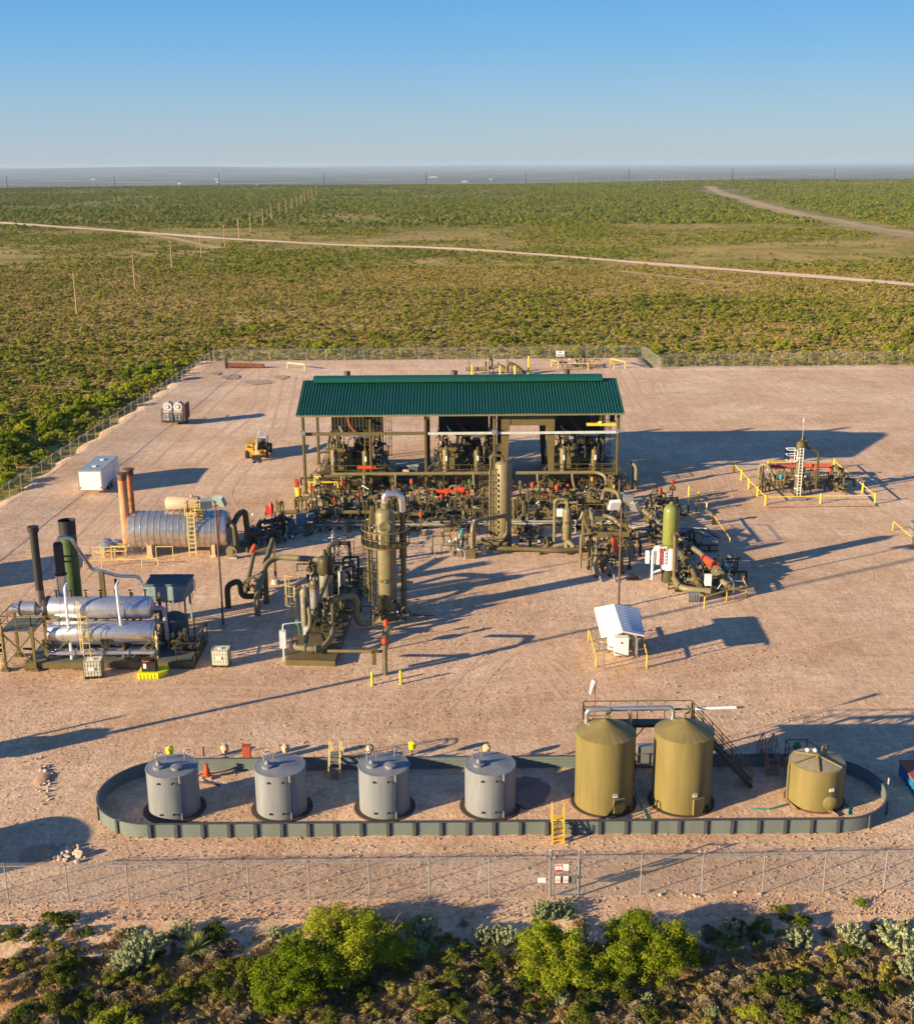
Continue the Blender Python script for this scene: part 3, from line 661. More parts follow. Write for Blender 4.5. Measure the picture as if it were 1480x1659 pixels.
fence('chain link fence along the far edge of the pad behind the green roof',(-43.4,216.3),(33.6,217.6),3.3)
fence('short run of chain link fence stepping forward at the far right corner of the pad',(33.8,217.6),(34.6,203.2),1.3,arms=False)
fence('chain link fence along the far right edge of the open pad',(34.8,207.2),(110,210.2),3.3)
# gate
o=thing('chain_link_gate','narrow chain link gate with warning signs in the foreground fence','gate',(5.02,50.87,0))
m=MB(o); 
for x in(4.36,5.70): m.cyl((x,50.87,-.1),(x,50.87,2.55),.05,10); m.lathe((x,50.87,2.54),[(.06,0),(.03,.06)],8)
m.beam((4.36,50.87,2.5),(5.70,50.87,2.5),.05); m.build('gate_post',GALV,o)
m=MB(o)
for x in(4.50,5.56): m.cyl((x,50.87,.1),(x,50.87,2.05),.028,8)
for z in(.1,2.05): m.beam((4.50,50.87,z),(5.56,50.87,z),.05)
m.obox(Vector((5.60,50.83,1.1)),.1,.06,.18); m.build('gate_frame',GALV,o)
m=MB(o); m.add([(4.5,50.875,.1),(5.56,50.875,.1),(5.56,50.875,2.05),(4.5,50.875,2.05)],[(0,1,2,3)]); m.build('chain_link_mesh',LINK,o,smooth=False)
def sign(name,label,c,w_,h_,m,kids_=(),par=None,ry=0):
    s=thing(name,label,'sign',c); q=MB(s); q.obox(Vector(c),w_,.02,h_); q.build('panel',m,s)
    for i,(dx,dz,ww,hh,mm) in enumerate(kids_):
        q=MB(s); q.obox(Vector((c[0]+dx,c[1]-.013-.002*i,c[2]+dz)),ww,.006,hh); q.build('printed_band',mm,s)
    return s
yS=50.80
s=sign('warning_sign','red and white warning sign, upper left on the foreground gate',(4.72,yS,1.62),.33,.42,WHITE,[(0,.14,.31,.11,REDM),(0,-.14,.31,.12,REDM),(.0,0,.05,.06,BLACK)])
text('lettering','DANGER',.075,(0,-.02,.14),(math.pi/2,0,0),WHITE,s)
sign('notice_sign','small white notice, upper right on the foreground gate',(5.07,yS,1.66),.26,.34,WHITE,[(0,.02,.12,.02,BLUEGREY)])
sign('site_board','grey board with two red and white notices and black squares on the foreground gate',(5.02,yS,.98),1.0,.5,GALV,[(-.33,.02,.25,.36,WHITE),(-.13,.02,.09,.34,BLACK),(.05,.02,.25,.36,WHITE),(.25,.02,.13,.34,BLACK),(-.33,.06,.21,.03,REDM),(-.33,-.02,.21,.03,REDM),(.05,.06,.21,.03,REDM),(.05,-.02,.21,.03,REDM),(-.33,-.09,.21,.02,REDM),(.05,-.09,.21,.02,REDM)])
sign('notice_sign','small blank white notice on the fence just left of the gate',(3.92,50.78,.98),.38,.26,WHITE)
s=sign('fence_sign','grey and white notice board high on the far fence behind the green roof',tuple(Q(907,573,216.9)),1.5,1.0,WHITE,[(0,-.25,1.3,.3,BLUEGREY),(0,.25,.5,.3,GALV)])
# utility poles with crossarms
def upole(label,x,y,h,group,m=WOOD,arm=True,r=.15,double=False,zb=None):
    z=float(gz(x,y)) if zb is None else zb; o=thing('utility_pole',label,'utility pole',(x,y,z),group); b=MB(o); b.cyl((x,y,z-.3),(x,y,z+h),r,8,r*.65); b.build('pole',m,o)
    if arm:
        b=MB(o); b.beam((x-1.1,y,z+h-.5),(x+1.1,y,z+h-.5),.11); b.build('crossarm',m,o)
        b=MB(o)
        for dx in(-1.,0,1.): b.cyl((x+dx,y,z+h-.44),(x+dx,y,z+h-.2),.06,6)
        b.build('insulator',GALV,o)
    return o
near_l=['nearest utility pole, standing tallest at the left in the scrub','second nearest utility pole in the scrub','third nearest utility pole in the scrub','utility pole just short of the dirt road','utility pole standing just beside the dirt road']
UP=[(125,508),(219,467),(279,437),(326,412),(364,395),(387,384),(406,374),(426,361.5),(440,358.5),(453,351.5),(464,347),(473,343),(481,339),(488,336),(494,333),(500,330),(506,327),(513,322)]
for i,(u,v) in enumerate(UP):
    yy=292.3+61*i; p=G(u,v,-.3); x=p.x*yy/p.y
    upole(near_l[i] if i<5 else 'distant utility pole of the line receding to the horizon',x,yy,9.8,'utility poles receding across the scrub',r=.2 if i<5 else .26)
for u in(12,186,355,525,690,851,1018,1185,1350):
    p=Q(u,300,2030); b=upole('tall dark transmission pole on the far edge of the scrub',p.x,2030,20,'transmission poles on the skyline',mat('dark_pole',(.03,.03,.03),.8),True,.6)
for i in range(26):
    p=Q(778+i*17.2,299,1990); upole('thin pale pole of the closely spaced row on the far scrub edge',p.x,1990,11,'thin pale poles on the far scrub edge',mat('pale_pole',(.32,.29,.22),.8),False,.24)
# pale buildings and well pads out on the plain
r3=random.Random(4)
for i in range(16):
    u=r3.uniform(0,1480); v=r3.uniform(277,296); Y=3200+ (296-v)*420; p=Q(u,v,Y); z=float(gz(p.x,Y)); wq=r3.uniform(5,18)*Y/5000; b=MB(); b.box(p.x-wq,p.x+wq,Y,Y+wq,z-1,z+r3.uniform(4,8)); b.box(p.x-wq*.4,p.x+wq*.4,Y+.2*wq,Y+.8*wq,z+3,z+r3.uniform(8,13))
    tag(b.build('distant_building',mat('pale_far_wall',(.45,.43,.40),.8),smooth=False),'tiny pale building far out on the hazy plain','building','pale buildings out on the hazy plain')
p=Q(1345,297.5,2400); b=MB(); z=float(gz(p.x,2400)); b.box(p.x-95,p.x+95,2400,2440,z,z+16); b.box(p.x-95,p.x+95,2398,2440,z+16,z+19)
tag(b.build('long_building',mat('dark_far_roof',(.02,.05,.09),.6),smooth=False),'long low dark building at the far right edge of the scrub','building')
# ---------------- steel containment wall ----------------
o=thing('containment_wall','long oval sage green corrugated steel containment wall around the tanks','wall',(2,60.15,0))
yc0=60.12; Rr=3.62; xa,xb=-16.25,19.85; Hw=.80
path=[]
def arcp(cx,a0,a1,n): return [(cx+Rr*math.cos(math.radians(a0+(a1-a0)*i/n)),yc0+Rr*math.sin(math.radians(a0+(a1-a0)*i/n))) for i in range(n+1)]
nf=26
front=[(xa+(xb-xa)*i/nf,yc0-Rr) for i in range(nf+1)]
path=front[:-1]+arcp(xb,-90,90,36)+[(xb+(xa-xb)*i/nf,yc0+Rr) for i in range(1,nf)]+arcp(xa,90,270,36)[:-1]
n=len(path); prof=[]
K=14
for k in range(K+1): prof.append((.035*math.cos(k*math.pi),Hw*k/K))
vs=[];fs=[]
nrm=[]
for i in range(n):
    a=Vector(path[i-1]);c=Vector(path[(i+1)%n]); d=(c-a).normalized(); nrm.append(Vector((d.y,-d.x)))
for i,(x,y) in enumerate(path):
    for off,z in prof: vs.append((x+nrm[i].x*(off+.03),y+nrm[i].y*(off+.03),z-.02))
    for off,z in prof[::-1]: vs.append((x+nrm[i].x*(off-.03),y+nrm[i].y*(off-.03),z-.02))
W=2*(K+1)
for i in range(n):
    j=(i+1)%n
    for k in range(W): fs.append((i*W+k,j*W+k,j*W+(k+1)%W,i*W+(k+1)%W))
b=MB(o); b.v=vs;b.f=fs; b.build('corrugated_panel',WALLM,o,ang=20)
PD=mat('dark_post_steel',(.09,.10,.105),.55,metal=.3)
for i in range(nf+1):
    for sgn in(-1,1):
        x=xa+(xb-xa)*i/nf; y=yc0+sgn*(Rr+.06); b=MB(o); b.box(x-.09,x+.09,min(y,y+sgn*.08),max(y,y+sgn*.08),-.05,Hw+.0); b.build('post',PD,o)
for cx,aa in((xb,(-60,-30,0,30,60)),(xa,(120,150,180,210,240))):
    for a in aa:
        r_=math.radians(a); b=MB(o); b.obox(Vector((cx+(Rr+.09)*math.cos(r_),yc0+(Rr+.09)*math.sin(r_),Hw/2-.03)),.09,.16,Hw,r_); b.build('post',PD,o)
b=MB(o)
P=[(x+nrm[i].x*.0,y+nrm[i].y*.0,Hw+.0) for i,(x,y) in enumerate(path)]
for a,c in zip(P,P[1:]+P[:1]): b.beam(a,c,.12,.03)
b.build('top_rail',PD,o)

# ---------------- small grey tanks ----------------
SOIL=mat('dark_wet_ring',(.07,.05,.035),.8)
def greytank(x,label,two):
    y=59.43; r=1.385; H_=2.62; t=thing('steel_tank',label,'tank',(x,y,0),'small grey steel tanks in the containment')
    b=MB(t); b.lathe((x,y,0),[(r,.05),(r,H_)]+[(r*k,H_+.16*(1-k)) for k in(1,.7,.4,.1)],48); b.build('tank_body',TANKGR,t)
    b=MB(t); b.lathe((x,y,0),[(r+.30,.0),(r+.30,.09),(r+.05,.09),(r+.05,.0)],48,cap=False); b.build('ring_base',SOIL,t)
    b=MB(t); b.lathe((x,y,0),[(r+.03,H_-.05),(r+.03,H_+.0),(r-.03,H_+.015),(r-.03,H_-.03)],48,cap=False); b.build('top_rim',TANKGR,t)
    b=MB(t)
    for ds,a0 in((.0,-1.10),): b.beam((x+(r+.012)*math.cos(a0),y+(r+.012)*math.sin(a0),.05),(x+(r+.012)*math.cos(a0),y+(r+.012)*math.sin(a0),H_-.02),.05,.02)
    b.build('plate_seam',PD,t)
    def lid(dx,dy,knob):
        b=MB(t); z=H_+.16*(1-math.hypot(dx,dy)/r)-.02; b.lathe((x+dx,y+dy,z),[(.30,0),(.30,.13),(.33,.14),(.33,.17),(.1,.22)],20)
        l=b.build('lid',TANKGR,t)
        if knob: 
            b=MB(l); b.m=(t.matrix_world).inverted(); b.lathe((x+dx,y+dy,z+.2),[(.15,0),(.15,.10),(.09,.18),(.02,.22)],12); b.build('knob',GALV,l)
    lid(-.62,-.35,True)
    if two: lid(.38,-.45,False)
    def vent(dx,dy,h):
        b=MB(t); p=Vector((x+dx,y+dy,H_)); b.pipe([p,p+Vector((0,0,h)),p+Vector((.32,.1,h)),p+Vector((.32,.1,h-.25))],.035,.1,8); b.cyl(p+Vector((.5,.1,0)),p+Vector((.5,.1,h*.8)),.03,6); b.build('vent_pipe',GALV,t)
    vent(-.95,.55,.5); 
    if two: vent(.55,.75,.55)
    b=MB(t)
    for a,z in((-1.9,H_-.35),(-1.35,H_-.32),(-1.88,.42),(-1.38,.45)):
        c=Vector((math.cos(a),math.sin(a),0)); q=Vector((x,y,z))+c*r; b.cyl(q,q+c*.09,.035,8); b.cyl(q+c*.06,q+c*.09,.065,8)
    b.build('nozzle',BLACK,t)
    b=MB(t); a=-1.08; c=Vector((math.cos(a),math.sin(a),0)); q=Vector((x,y,0))+c*(r+.10); b.cyl(q+Vector((0,0,H_-.35)),q+Vector((0,0,H_+.05)),.06,8); b.cyl(q+Vector((0,0,.08)),q+Vector((0,0,.45)),.05,8); b.build('gauge_pipe',GALV,t)
    return t
greytank(-15.6,'leftmost small grey steel tank, with two lids, nearest the curved end',True)
greytank(-9.72,'second small grey steel tank from the left, with one lid',False)
greytank(-4.08,'third small grey steel tank from the left, with two lids, near the lemon yellow cover',True)
greytank(1.70,'small grey steel tank next to the tall olive pair, with one lid and reddish stain',False)
# ---------------- tall olive tanks ----------------
def talltank(x,label,ladder):
    y=59.8; r=1.60; H_=4.32; t=thing('storage_tank',label,'tank',(x,y,0),'tall olive storage tanks')
    b=MB(t); b.lathe((x,y,0),[(r,.05),(r,H_)],64,cap=False); b.build('tank_body',TANKOL,t)
    b=MB(t); b.lathe((x,y,0),[(r+.03,H_-.04),(r+.03,H_+.0),(.08,H_+.72)],24); b.build('cone_roof',TANKOL,t,ang=3)
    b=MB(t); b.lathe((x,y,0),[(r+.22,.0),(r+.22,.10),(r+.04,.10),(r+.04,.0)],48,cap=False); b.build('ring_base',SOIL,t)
    b=MB(t); a=-1.16; c=Vector((x+(r+.02)*math.cos(a),y+(r+.02)*math.sin(a),.55)); b.obox(c,.66,.14,.95,a+math.pi/2); hb=b.build('hatch_door',TANKOL,t)
    b=MB(t); a=-1.30; c=Vector((x+(r+.02)*math.cos(a),y+(r+.02)*math.sin(a),1.25)); b.obox(c,.26,.03,.2,a+math.pi/2); sp=b.build('sign_plate',WHITE,t)
    b=MB(t); b.obox(c+Vector((0,-.022,.06)),.22,.01,.05,a+math.pi/2); b.build('printed_band',REDM,sp); bpy.data.objects['printed_band'] 
    b=MB(t)
    for a in(-1.02,-.72):
        q=Vector((x+r*math.cos(a),y+r*math.sin(a),.28)); d=Vector((math.cos(a),math.sin(a),0)); b.cyl(q,q+d*.16,.08,10); b.cyl(q+d*.13,q+d*.18,.13,10)
    b.build('nozzle',OLIVE_D,t)
    b=MB(t); b.pipe([(x-.03,y-.05,H_+.6),(x-.03,y-.05,H_+1.0),(x+.30,y+.25,H_+1.0),(x+.32,y+.9,H_+1.0)],.05,.12,8); b.cyl((x-.03,y-.05,H_+.45),(x-.03,y-.05,H_+.75),.10,10); b.build('vent_pipe',OLIVE,t)
    return t
t1=talltank(7.97,'tall olive cone roof storage tank, left one of the pair, behind the yellow step ladder',1)
t2=talltank(12.24,'tall olive cone roof storage tank, right one of the pair, beside the stairway',0)
b=None
# catwalk between and behind the tall tanks with long stairway down to the right
t=thing('tank_catwalk','olive steel catwalk and long stairway behind the two tall tanks','catwalk',(9.9,61.6,0))
wz=3.85; y0,y1=61.55,62.25
b=MB(t); b.box(7.0,13.1,y0,y1,wz-.05,wz); b.beam((7.0,y0,wz-.12),(13.1,y0,wz-.12),.06,.14); b.beam((7.0,y1,wz-.12),(13.1,y1,wz-.12),.06,.14); b.build('walkway',OLIVE_D,t)
b=MB(t); b.rail([(7.0,y0,wz),(7.0,y1,wz),(13.1,y1,wz),(13.1,y0,wz)],1.1,.025,1.5); b.rail([(7.0,y0,wz),(8.2,y0,wz)],1.1,.025,1.2); b.build('railing',OLIVE,t)
for x in(7.2,9.9,12.9):
    b=MB(t); b.beam((x,61.9,0),(x,61.9,wz-.1),.12); b.beam((x,61.9,wz-1.),(x+.7,61.9,wz-.12),.05); b.build('support_post',OLIVE_D,t)
A=Vector((13.1,61.9,wz)); B=Vector((16.5,61.5,.1))
dd=(B-A); side=Vector((-dd.y,dd.x,0)).normalized()*.38
b=MB(t)
for s in(-1,1): b.beam(A+side*s,B+side*s,.06,.24)
b.build('stringer',OLIVE_D,t)
b=MB(t)
for i in range(1,18): q=A.lerp(B,i/18); b.obox(q,.24,.74,.03,math.atan2(dd.y,dd.x))
b.build('tread',STEPM,t)
b=MB(t)
for s in(-1,1):
    for k in(.55,1.05): b.beam(A+side*s+Vector((0,0,k)),B+side*s+Vector((0,0,k)),.045)
    for i in range(7): q=A.lerp(B,i/6)+side*s; b.beam(q,q+Vector((0,0,1.05)),.045)
b.build('stair_railing',OLIVE,t)
t=thing('vapour_pipe','silver insulated vapour pipe bridging the tops of the two tall tanks','pipe',(7.4,60.6,4.6))
b=MB(t); b.pipe([(7.0,60.5,4.45),(7.0,60.5,5.28),(11.75,60.7,5.28),(11.75,60.7,4.5)],.13,.35,12); b.cyl((9.4,60.6,4.0),(9.4,60.6,5.28),.10,10); b.build('pipe',SILVER,t)
b=MB(t)
for x in(7.0,11.75): b.flange((x,60.55,4.62),(0,0,1),.2,.06)
b.build('flange',GALV,t)
t=thing('truck_loading_arm','olive pipe with white end section reaching out right of the tall tanks','pipe',(8.1,60.7,4.9))
b=MB(t); b.pipe([(8.1,60.0,4.85),(8.1,60.0,5.12),(8.1,60.7,5.12),(13.0,60.95,5.05)],.06,.15,10); b.build('pipe',OLIVE,t)
b=MB(t); b.cyl((13.0,60.95,5.05),(15.3,61.1,5.05),.085,10); b.build('white_section',WHITE,t)
b=MB(t); b.cyl((15.3,61.1,5.05),(15.75,61.13,5.05),.06,10); b.cyl((13.5,60.98,4.97),(13.5,60.98,5.17),.05,8); b.build('nozzle',BROWN,t)
t=thing('windsock','faded pink windsock hanging limp on a thin red pole behind the tall tanks','windsock',(7.72,62.9,0))
b=MB(t); b.cyl((7.72,62.9,0),(7.72,62.9,5.95),.028,8); b.build('pole',REDT,t)
b=MB(t); b.sweep([(7.68,62.85,5.95),(7.6,62.8,5.75),(7.5,62.75,5.45),(7.44,62.72,5.15)],[.17,.15,.11,.06],10); b.build('sock',PINKW,t)
# short olive tank
x,y,r,H_=19.65,59.95,1.52,2.36
t=thing('fibreglass_tank','short wide olive tank with ribbed top at the right end of the containment','tank',(x,y,0))
b=MB(t); b.lathe((x,y,0),[(r,.05),(r,H_),(r-.05,H_+.05),(.1,H_+.28)],56,cap=True); b.build('tank_body',TANKOL,t)
b=MB(t); b.lathe((x,y,0),[(r+.12,.0),(r+.12,.08),(r+.02,.08),(r+.02,.0)],48,cap=False); b.build('ring_base',RUSTD,t)
TT=mat('tank_top_weathered',(.34,.28,.17),.7,var=.15,scale=3)
b=MB(t); b.lathe((x,y,0),[(r-.08,H_+.062),(.1,H_+.292),(.05,H_+.292)],56,cap=False); b.build('top_deck',TT,t)
b=MB(t)
for k in range(6):
    a=math.radians(18+60*k); b.beam((x+.1*math.cos(a),y+.1*math.sin(a),H_+.33),(x+(r-.1)*math.cos(a),y+(r-.1)*math.sin(a),H_+.10),.06,.07)
b.lathe((x,y,H_+.27),[(.14,0),(.14,.14),(.08,.16)],14); b.build('roof_rib',TANKOL,t)
b=MB(t); c=Vector((x+.38,y-r*.95,.62)); b.lathe(c,[(.40,0),(.40,-.10),(.36,-.13),(.28,-.16),(.10,-.22),(.02,-.23)],28,axis='Y'); b.build('manway',TANKOL,t)
b=MB(t); b.obox(Vector((x+.42,y-r*.965-.02,1.38)),.28,.03,.18,.26); sp=b.build('sign_plate',WHITE,t)
b=MB(t)
for dx,dy in((-.35,.75),(.05,.7)): b.lathe((x+dx,y+dy,H_+.15),[(.06,0),(.06,.12),(.14,.13),(.10,.2),(.02,.23)],12)
b.build('vent_cap',WHITE,t)
b=MB(t); b.pipe([(x+.45,y+.75,H_+.12),(x+.45,y+.75,H_+.5),(x+.7,y+.9,H_+.5)],.05,.1,8); b.cyl((x+.62,y+.85,H_+.42),(x+.82,y+.98,H_+.42),.12,8); b.build('valve',OLIVE,t)
b=MB(t); b.pipe([(x-1.3,y-.2,H_-.02),(x-1.62,y-.2,H_-.02),(x-1.62,y-.2,.15),(x-1.3,y-1.3,.12)],.045,.1,8); b.build('side_pipe',OLIVE_L,t)
b=MB(t); b.cyl((x+.45,y-r*.95,.16),(x+.75,y-r*.95-.5,.10),.05,8); b.obox(Vector((x+.42,y-r*.95-.1,.17)),.18,.18,.14); b.build('drain_valve',OLIVE_L,t)
t=thing('platform_stairs','olive railed stair platform behind the short wide tank','stairs',(19.6,62.3,0))
b=MB(t); b.box(18.6,19.8,61.8,62.5,1.25,1.3); 
for x_ in(18.65,19.75):
    for y_ in(61.85,62.45): b.beam((x_,y_,0),(x_,y_,1.25),.06)
b.build('platform',STEPM,t)
b=MB(t); b.rail([(18.6,61.8,1.3),(18.6,62.5,1.3),(19.8,62.5,1.3)],1.05,.022,.8); 
for s in(61.85,62.45):
    for k in(.5,1.05): b.beam((19.8,s,1.3+k),(21.5,s,.05+k),.04)
    for i in range(4): b.beam((19.8+.57*i,s,1.3-.42*i),(19.8+.57*i,s,2.35-.42*i),.04)
b.build('railing',OLIVE_D,t)
b=MB(t)
for s in(61.85,62.45): b.beam((19.8,s,1.25),(21.5,s,.05),.05,.16)
b.build('stringer',OLIVE_D,t)
b=MB(t)
for i in range(1,6): b.box(19.75+.28*i,20.0+.28*i,61.87,62.43,1.25-.2*i,1.28-.2*i)
b.build('tread',STEPM,t)
# stiles over the wall
def stile(name,label,x,yw,sgn,m,steps,wd=.62,h=1.0,run=.95,rz=1.0,both=True,sm=None):
    # crosses the wall at y=yw ; stairs go down on both sides
    t=thing(name,label,'stairs',(x,yw,0)); sm=sm or STEPM
    b=MB(t)
    b.box(x-wd/2,x+wd/2,yw-.32,yw+.32,h,h+.04); b.build('platform',sm,t)
    for s in(-1,1):
        b=MB(t)
        for q in(-1,1): b.beam((x+s*wd/2,yw+q*.32,h),(x+s*wd/2,yw+q*(.32+run),0),.05,.16)
        b.build('stringer',m,t)
        b=MB(t); X_=x+s*wd/2
        for q in(-1,1):
            b.beam((X_,yw+q*.32,h+rz),(X_,yw+q*(.32+run),rz*.85),.045)
            for kk in(0,.5,1): zz=h*(1-kk); b.beam((X_,yw+q*(.32+run*kk),zz),(X_,yw+q*(.32+run*kk),zz+rz-(.15*kk)),.045)
        b.beam((X_,yw-.32,h+rz),(X_,yw+.32,h+rz),.045); b.build('handrail',m,t)
    b=MB(t)
    for q in(-1,1):
        for i in range(1,steps): k=i/steps; yy=yw+q*(.32+run*k); b.box(x-wd/2,x+wd/2,yy-.12,yy+.12,h*(1-k)-.015,h*(1-k)+.015)
    b.build('tread',sm,t); return t
stile('step_stile','tan railed steel stile over the back wall between the second and third grey tanks',-7.15,63.75,1,YELP,4)
stile('step_stile','rust brown railed steel stile over the back wall left of the short olive tank',18.0,63.75,1,RUST,4)
# yellow step ladder over the front wall
t=thing('step_ladder','bright yellow step ladder stile over the front wall','steps',(5.12,56.3,0))
for s in(-1,1):
    b=MB(t); X_=5.12+s*.30; b.beam((X_,55.55,0),(X_,56.0,1.15),.06,.10); b.beam((X_,56.75,0),(X_,56.35,1.15),.06,.10); b.beam((X_,55.62,.2),(X_,55.95,2.1),.06,.06); b.beam((X_,56.7,.2),(X_,56.2,2.1),.06,.06);b.beam((X_,55.95,2.1),(X_,56.2,2.1),.06); b.beam((X_,55.6,.12),(X_,55.6,1.05),.05); b.build('side_frame',YELT,t)
for i in range(5):
    b=MB(t); b.box(4.82,5.42,55.58+.1*i,55.83+.1*i,.16+.235*i,.19+.235*i); b.build('step',YELT,t)
b=MB(t); b.box(4.82,5.42,55.95,56.45,1.15,1.19); b.build('platform',YELT,t)
# valve covers on posts behind the back wall
def cover(label,u,v,m,h=1.15,name='valve_cover',grp='fabric covered valves on posts behind the back wall'):
    p=G(u,v); t=thing(name,label,'valve cover',p,grp); b=MB(t); b.cyl(p,p+Vector((0,0,h-.2)),.035,8); b.beam(p+Vector((-.15,0,.3)),p+Vector((.15,0,.3)),.04); b.build('post',OLIVE_D,t)
    R=random.Random(int(u)); b=MB(t); b.lathe(p+Vector((0,0,h-.32)),[(.05,0),(.17,.04),(.21,.16),(.24,.30),(.22,.42),(.13,.50),(.03,.52)],12)
    b.v=[(x+R.uniform(-.025,.025),y+R.uniform(-.025,.025),z+R.uniform(-.025,.025)) for x,y,z in b.v]; b.build('cover',m,t); return t
cover('lemon yellow cover on a post behind the leftmost grey tank',277,1243,LEMON)
cover('tan cover on a post left of the brick red box',366,1240,CLOTHT)
cover('tan and yellow cover on a post behind the second grey tank',464,1240,CLOTHT)
cover('tan cover on a post behind the left side of the third grey tank',600,1240,CLOTHT)
cover('lemon yellow cover on a post right of the third grey tank',668,1235,LEMON)
cover('tan cover on a post behind the rightmost grey tank',788,1240,CLOTHT)
cover('bright green cover on a post left of the short olive tank top',1288,1236,GREENM)
p=G(401,1240); t=thing('red_box','brick red metal box standing on a post behind the back wall','box',p); b=MB(t); b.cyl(p,p+Vector((0,0,.5)),.04,8); b.build('post',REDT,t)
b=MB(t); b.obox(p+Vector((0,0,.86)),.46,.34,.8); b.build('box_body',REDT,t); b=MB(t); b.obox(p+Vector((0,0,1.28)),.52,.4,.05); b.build('lid',REDT,t)
# orange pump inside the wall
p=G(336,1262); t=thing('transfer_pump','orange red pump with motor on a concrete block beside the leftmost tank','pump',p)
b=MB(t); b.obox(p+Vector((0,0,.08)),.55,.4,.16); b.build('base',CONC,t)
b=MB(t); b.lathe(p+Vector((0,0,.16)),[(.10,0),(.10,.1),(.17,.15),(.19,.3),(.17,.45),(.1,.52),(.06,.62)],14); b.cyl(p+Vector((-.3,0,.35)),p+Vector((.3,0,.35)),.07,10); b.build('pump_body',ORANGE,t)
b=MB(t); b.cyl(p+Vector((0,0,.66)),p+Vector((0,0,.98)),.10,12); b.build('motor',REDT,t)
b=MB(t); b.pipe([p+Vector((.3,0,.35)),p+Vector((1.1,.3,.35)),p+Vector((1.6,1.1,.2))],.05,.2,8); b.pipe([p+Vector((-.3,0,.35)),p+Vector((-.7,-.6,.2)),p+Vector((.9,-.9,.08))],.045,.2,8); b.build('pipe',BROWN,t)
p=G(331,1235); t=thing('marker_post','dark post with white cap behind the leftmost grey tank','post',p); b=MB(t); b.cyl(p,p+Vector((0,0,1.0)),.05,8); b.build('post',OLIVE_D,t); b=MB(t); b.obox(p+Vector((0,-.02,.25)),.16,.14,.25); b.build('junction_box',WHITE,t)
# teal hoses on the ground
for lab,pts in(('teal hose between the two tall tanks',[(9.9,62.6,.05),(9.85,60.5,.05),(10.1,58.2,.05),(10.05,57.5,.05)]),('teal hose leading left from the short olive tank',[(15.9,58.9,.05),(16.8,58.8,.05),(18.0,59.3,.12)]),('teal hose right of the short olive tank',[(21.1,59.9,.05),(21.3,59.0,.05),(21.0,58.2,.05)])):
    b=MB(); b.pipe(pts,.045,.4,8); tag(b.build('hose',mat('teal_hose',(.05,.25,.24),.5)),lab,'hose')
p=G(1436,1290); b=MB(); b.cyl(p,p+Vector((.0,0,1.1)),.03,8); b.obox(p+Vector((0,0,.55)),.07,.04,1.15); tag(b.build('marker_stake',mat('bleached_wood',(.6,.5,.4),.8)),'leaning pale stake right of the curved wall end','stake')
# electrical cabinet behind the wall between tall tanks
p=G(1045,1245); t=thing('electrical_cabinet','pale grey cabinet seen between the two tall tanks','cabinet',p); b=MB(t); b.obox(p+Vector((0,.2,.75)),.95,.5,1.3); b.build('cabinet',GALV,t); b=MB(t); b.rail([p+Vector((-.6,-.5,0)),p+Vector((.6,-.5,0))],1.2,.02,1.2); b.build('guard_rail',OLIVE,t)
# oily stain inside the wall
b=MB(); R=random.Random(5); b.add([(3.9+1.0*math.cos(a)*(1+.35*R.random()),60.9+1.5*math.sin(a)*(1+.3*R.random()),.125) for a in [i*6.283/26 for i in range(26)]],[tuple(range(26))]); 
tag(b.build('oil_stain',mat('oil_stain',(.22,.14,.10),.6,var=.3),smooth=False),kind='structure')
# rocks and mounds left of the wall
def rockpile(lab,cu,cv,n,sx,sy,smin,smax,grp,nm='rock'):
    R=random.Random(int(cu*7)); 
    for i in range(n):
        p=G(cu+R.gauss(0,sx),cv+R.gauss(0,sy)); s=R.uniform(smin,smax); o=obj(nm,rk5[i%4],lab,'rock',(p.x,p.y,s*.28),grp,s,R.random()*6)
rk5=[rockmesh(20+i,.5,ROCKM,1) for i in range(4)]
b=MB(); b.lathe((-21.6,54.9,-.05),[(1.15,0),(.9,.14),(.6,.27),(.25,.36),(.02,.38)],24); bb=b.build('dirt_mound',DIRTM); tag(bb,'rounded dirt heap beside the pile of pale rocks at the lower left','mound')
for v in bb.data.vertices: v.co.x+=.15*(float(vnoise(v.co.x,v.co.y,.5,3))-.5); v.co.z*=.8+.4*float(vnoise(v.co.x,v.co.y,.4,4))
rockpile('pale rock in the heap beside the dirt mound at the lower left',100,1383,75,17,7,.12,.42,'pale rocks heaped at the lower left')
obj('boulder',rk5[1],'single rounded boulder lying just right of the rock heap','rock',G(130,1388)+Vector((0,0,.15)),None,.62,1)
b=MB(); b.lathe(tuple(G(72,1262)),[(.6,0),(.4,.1),(.15,.16),(.02,.17)],20); bb=b.build('dirt_mound',DIRTM); bb.scale=(1,1.6,1); tag(bb,'low ridge of dirt left of the curved wall end','mound'); bb.location=(0,-.6*62.9,0)
rockpile('pale rock in the low ridge left of the curved wall end',72,1262,46,6,17,.08,.26,'pale rocks in the low ridge at the left')
rockpile('small pale rock along the foot of the front fence',1090,1452,14,60,3,.10,.25,'pale rocks along the fence foot')
# blue container at right edge
p=Vector((25.3,60.7,0)); t=thing('blue_container','blue ribbed metal container cut by the right edge','container',p); b=MB(t); b.box(25.3,28.5,59.2,62.6,.05,.85); b.build('container_body',BLUEC,t)
b=MB(t)
for i in range(9): b.box(25.24,25.3,59.3+.4*i,59.42+.4*i,.05,.85)
b.build('rib',BLUEC,t); b=MB(t); b.box(25.2,28.6,59.1,62.7,.85,.92); b.build('lid',REDT,t)
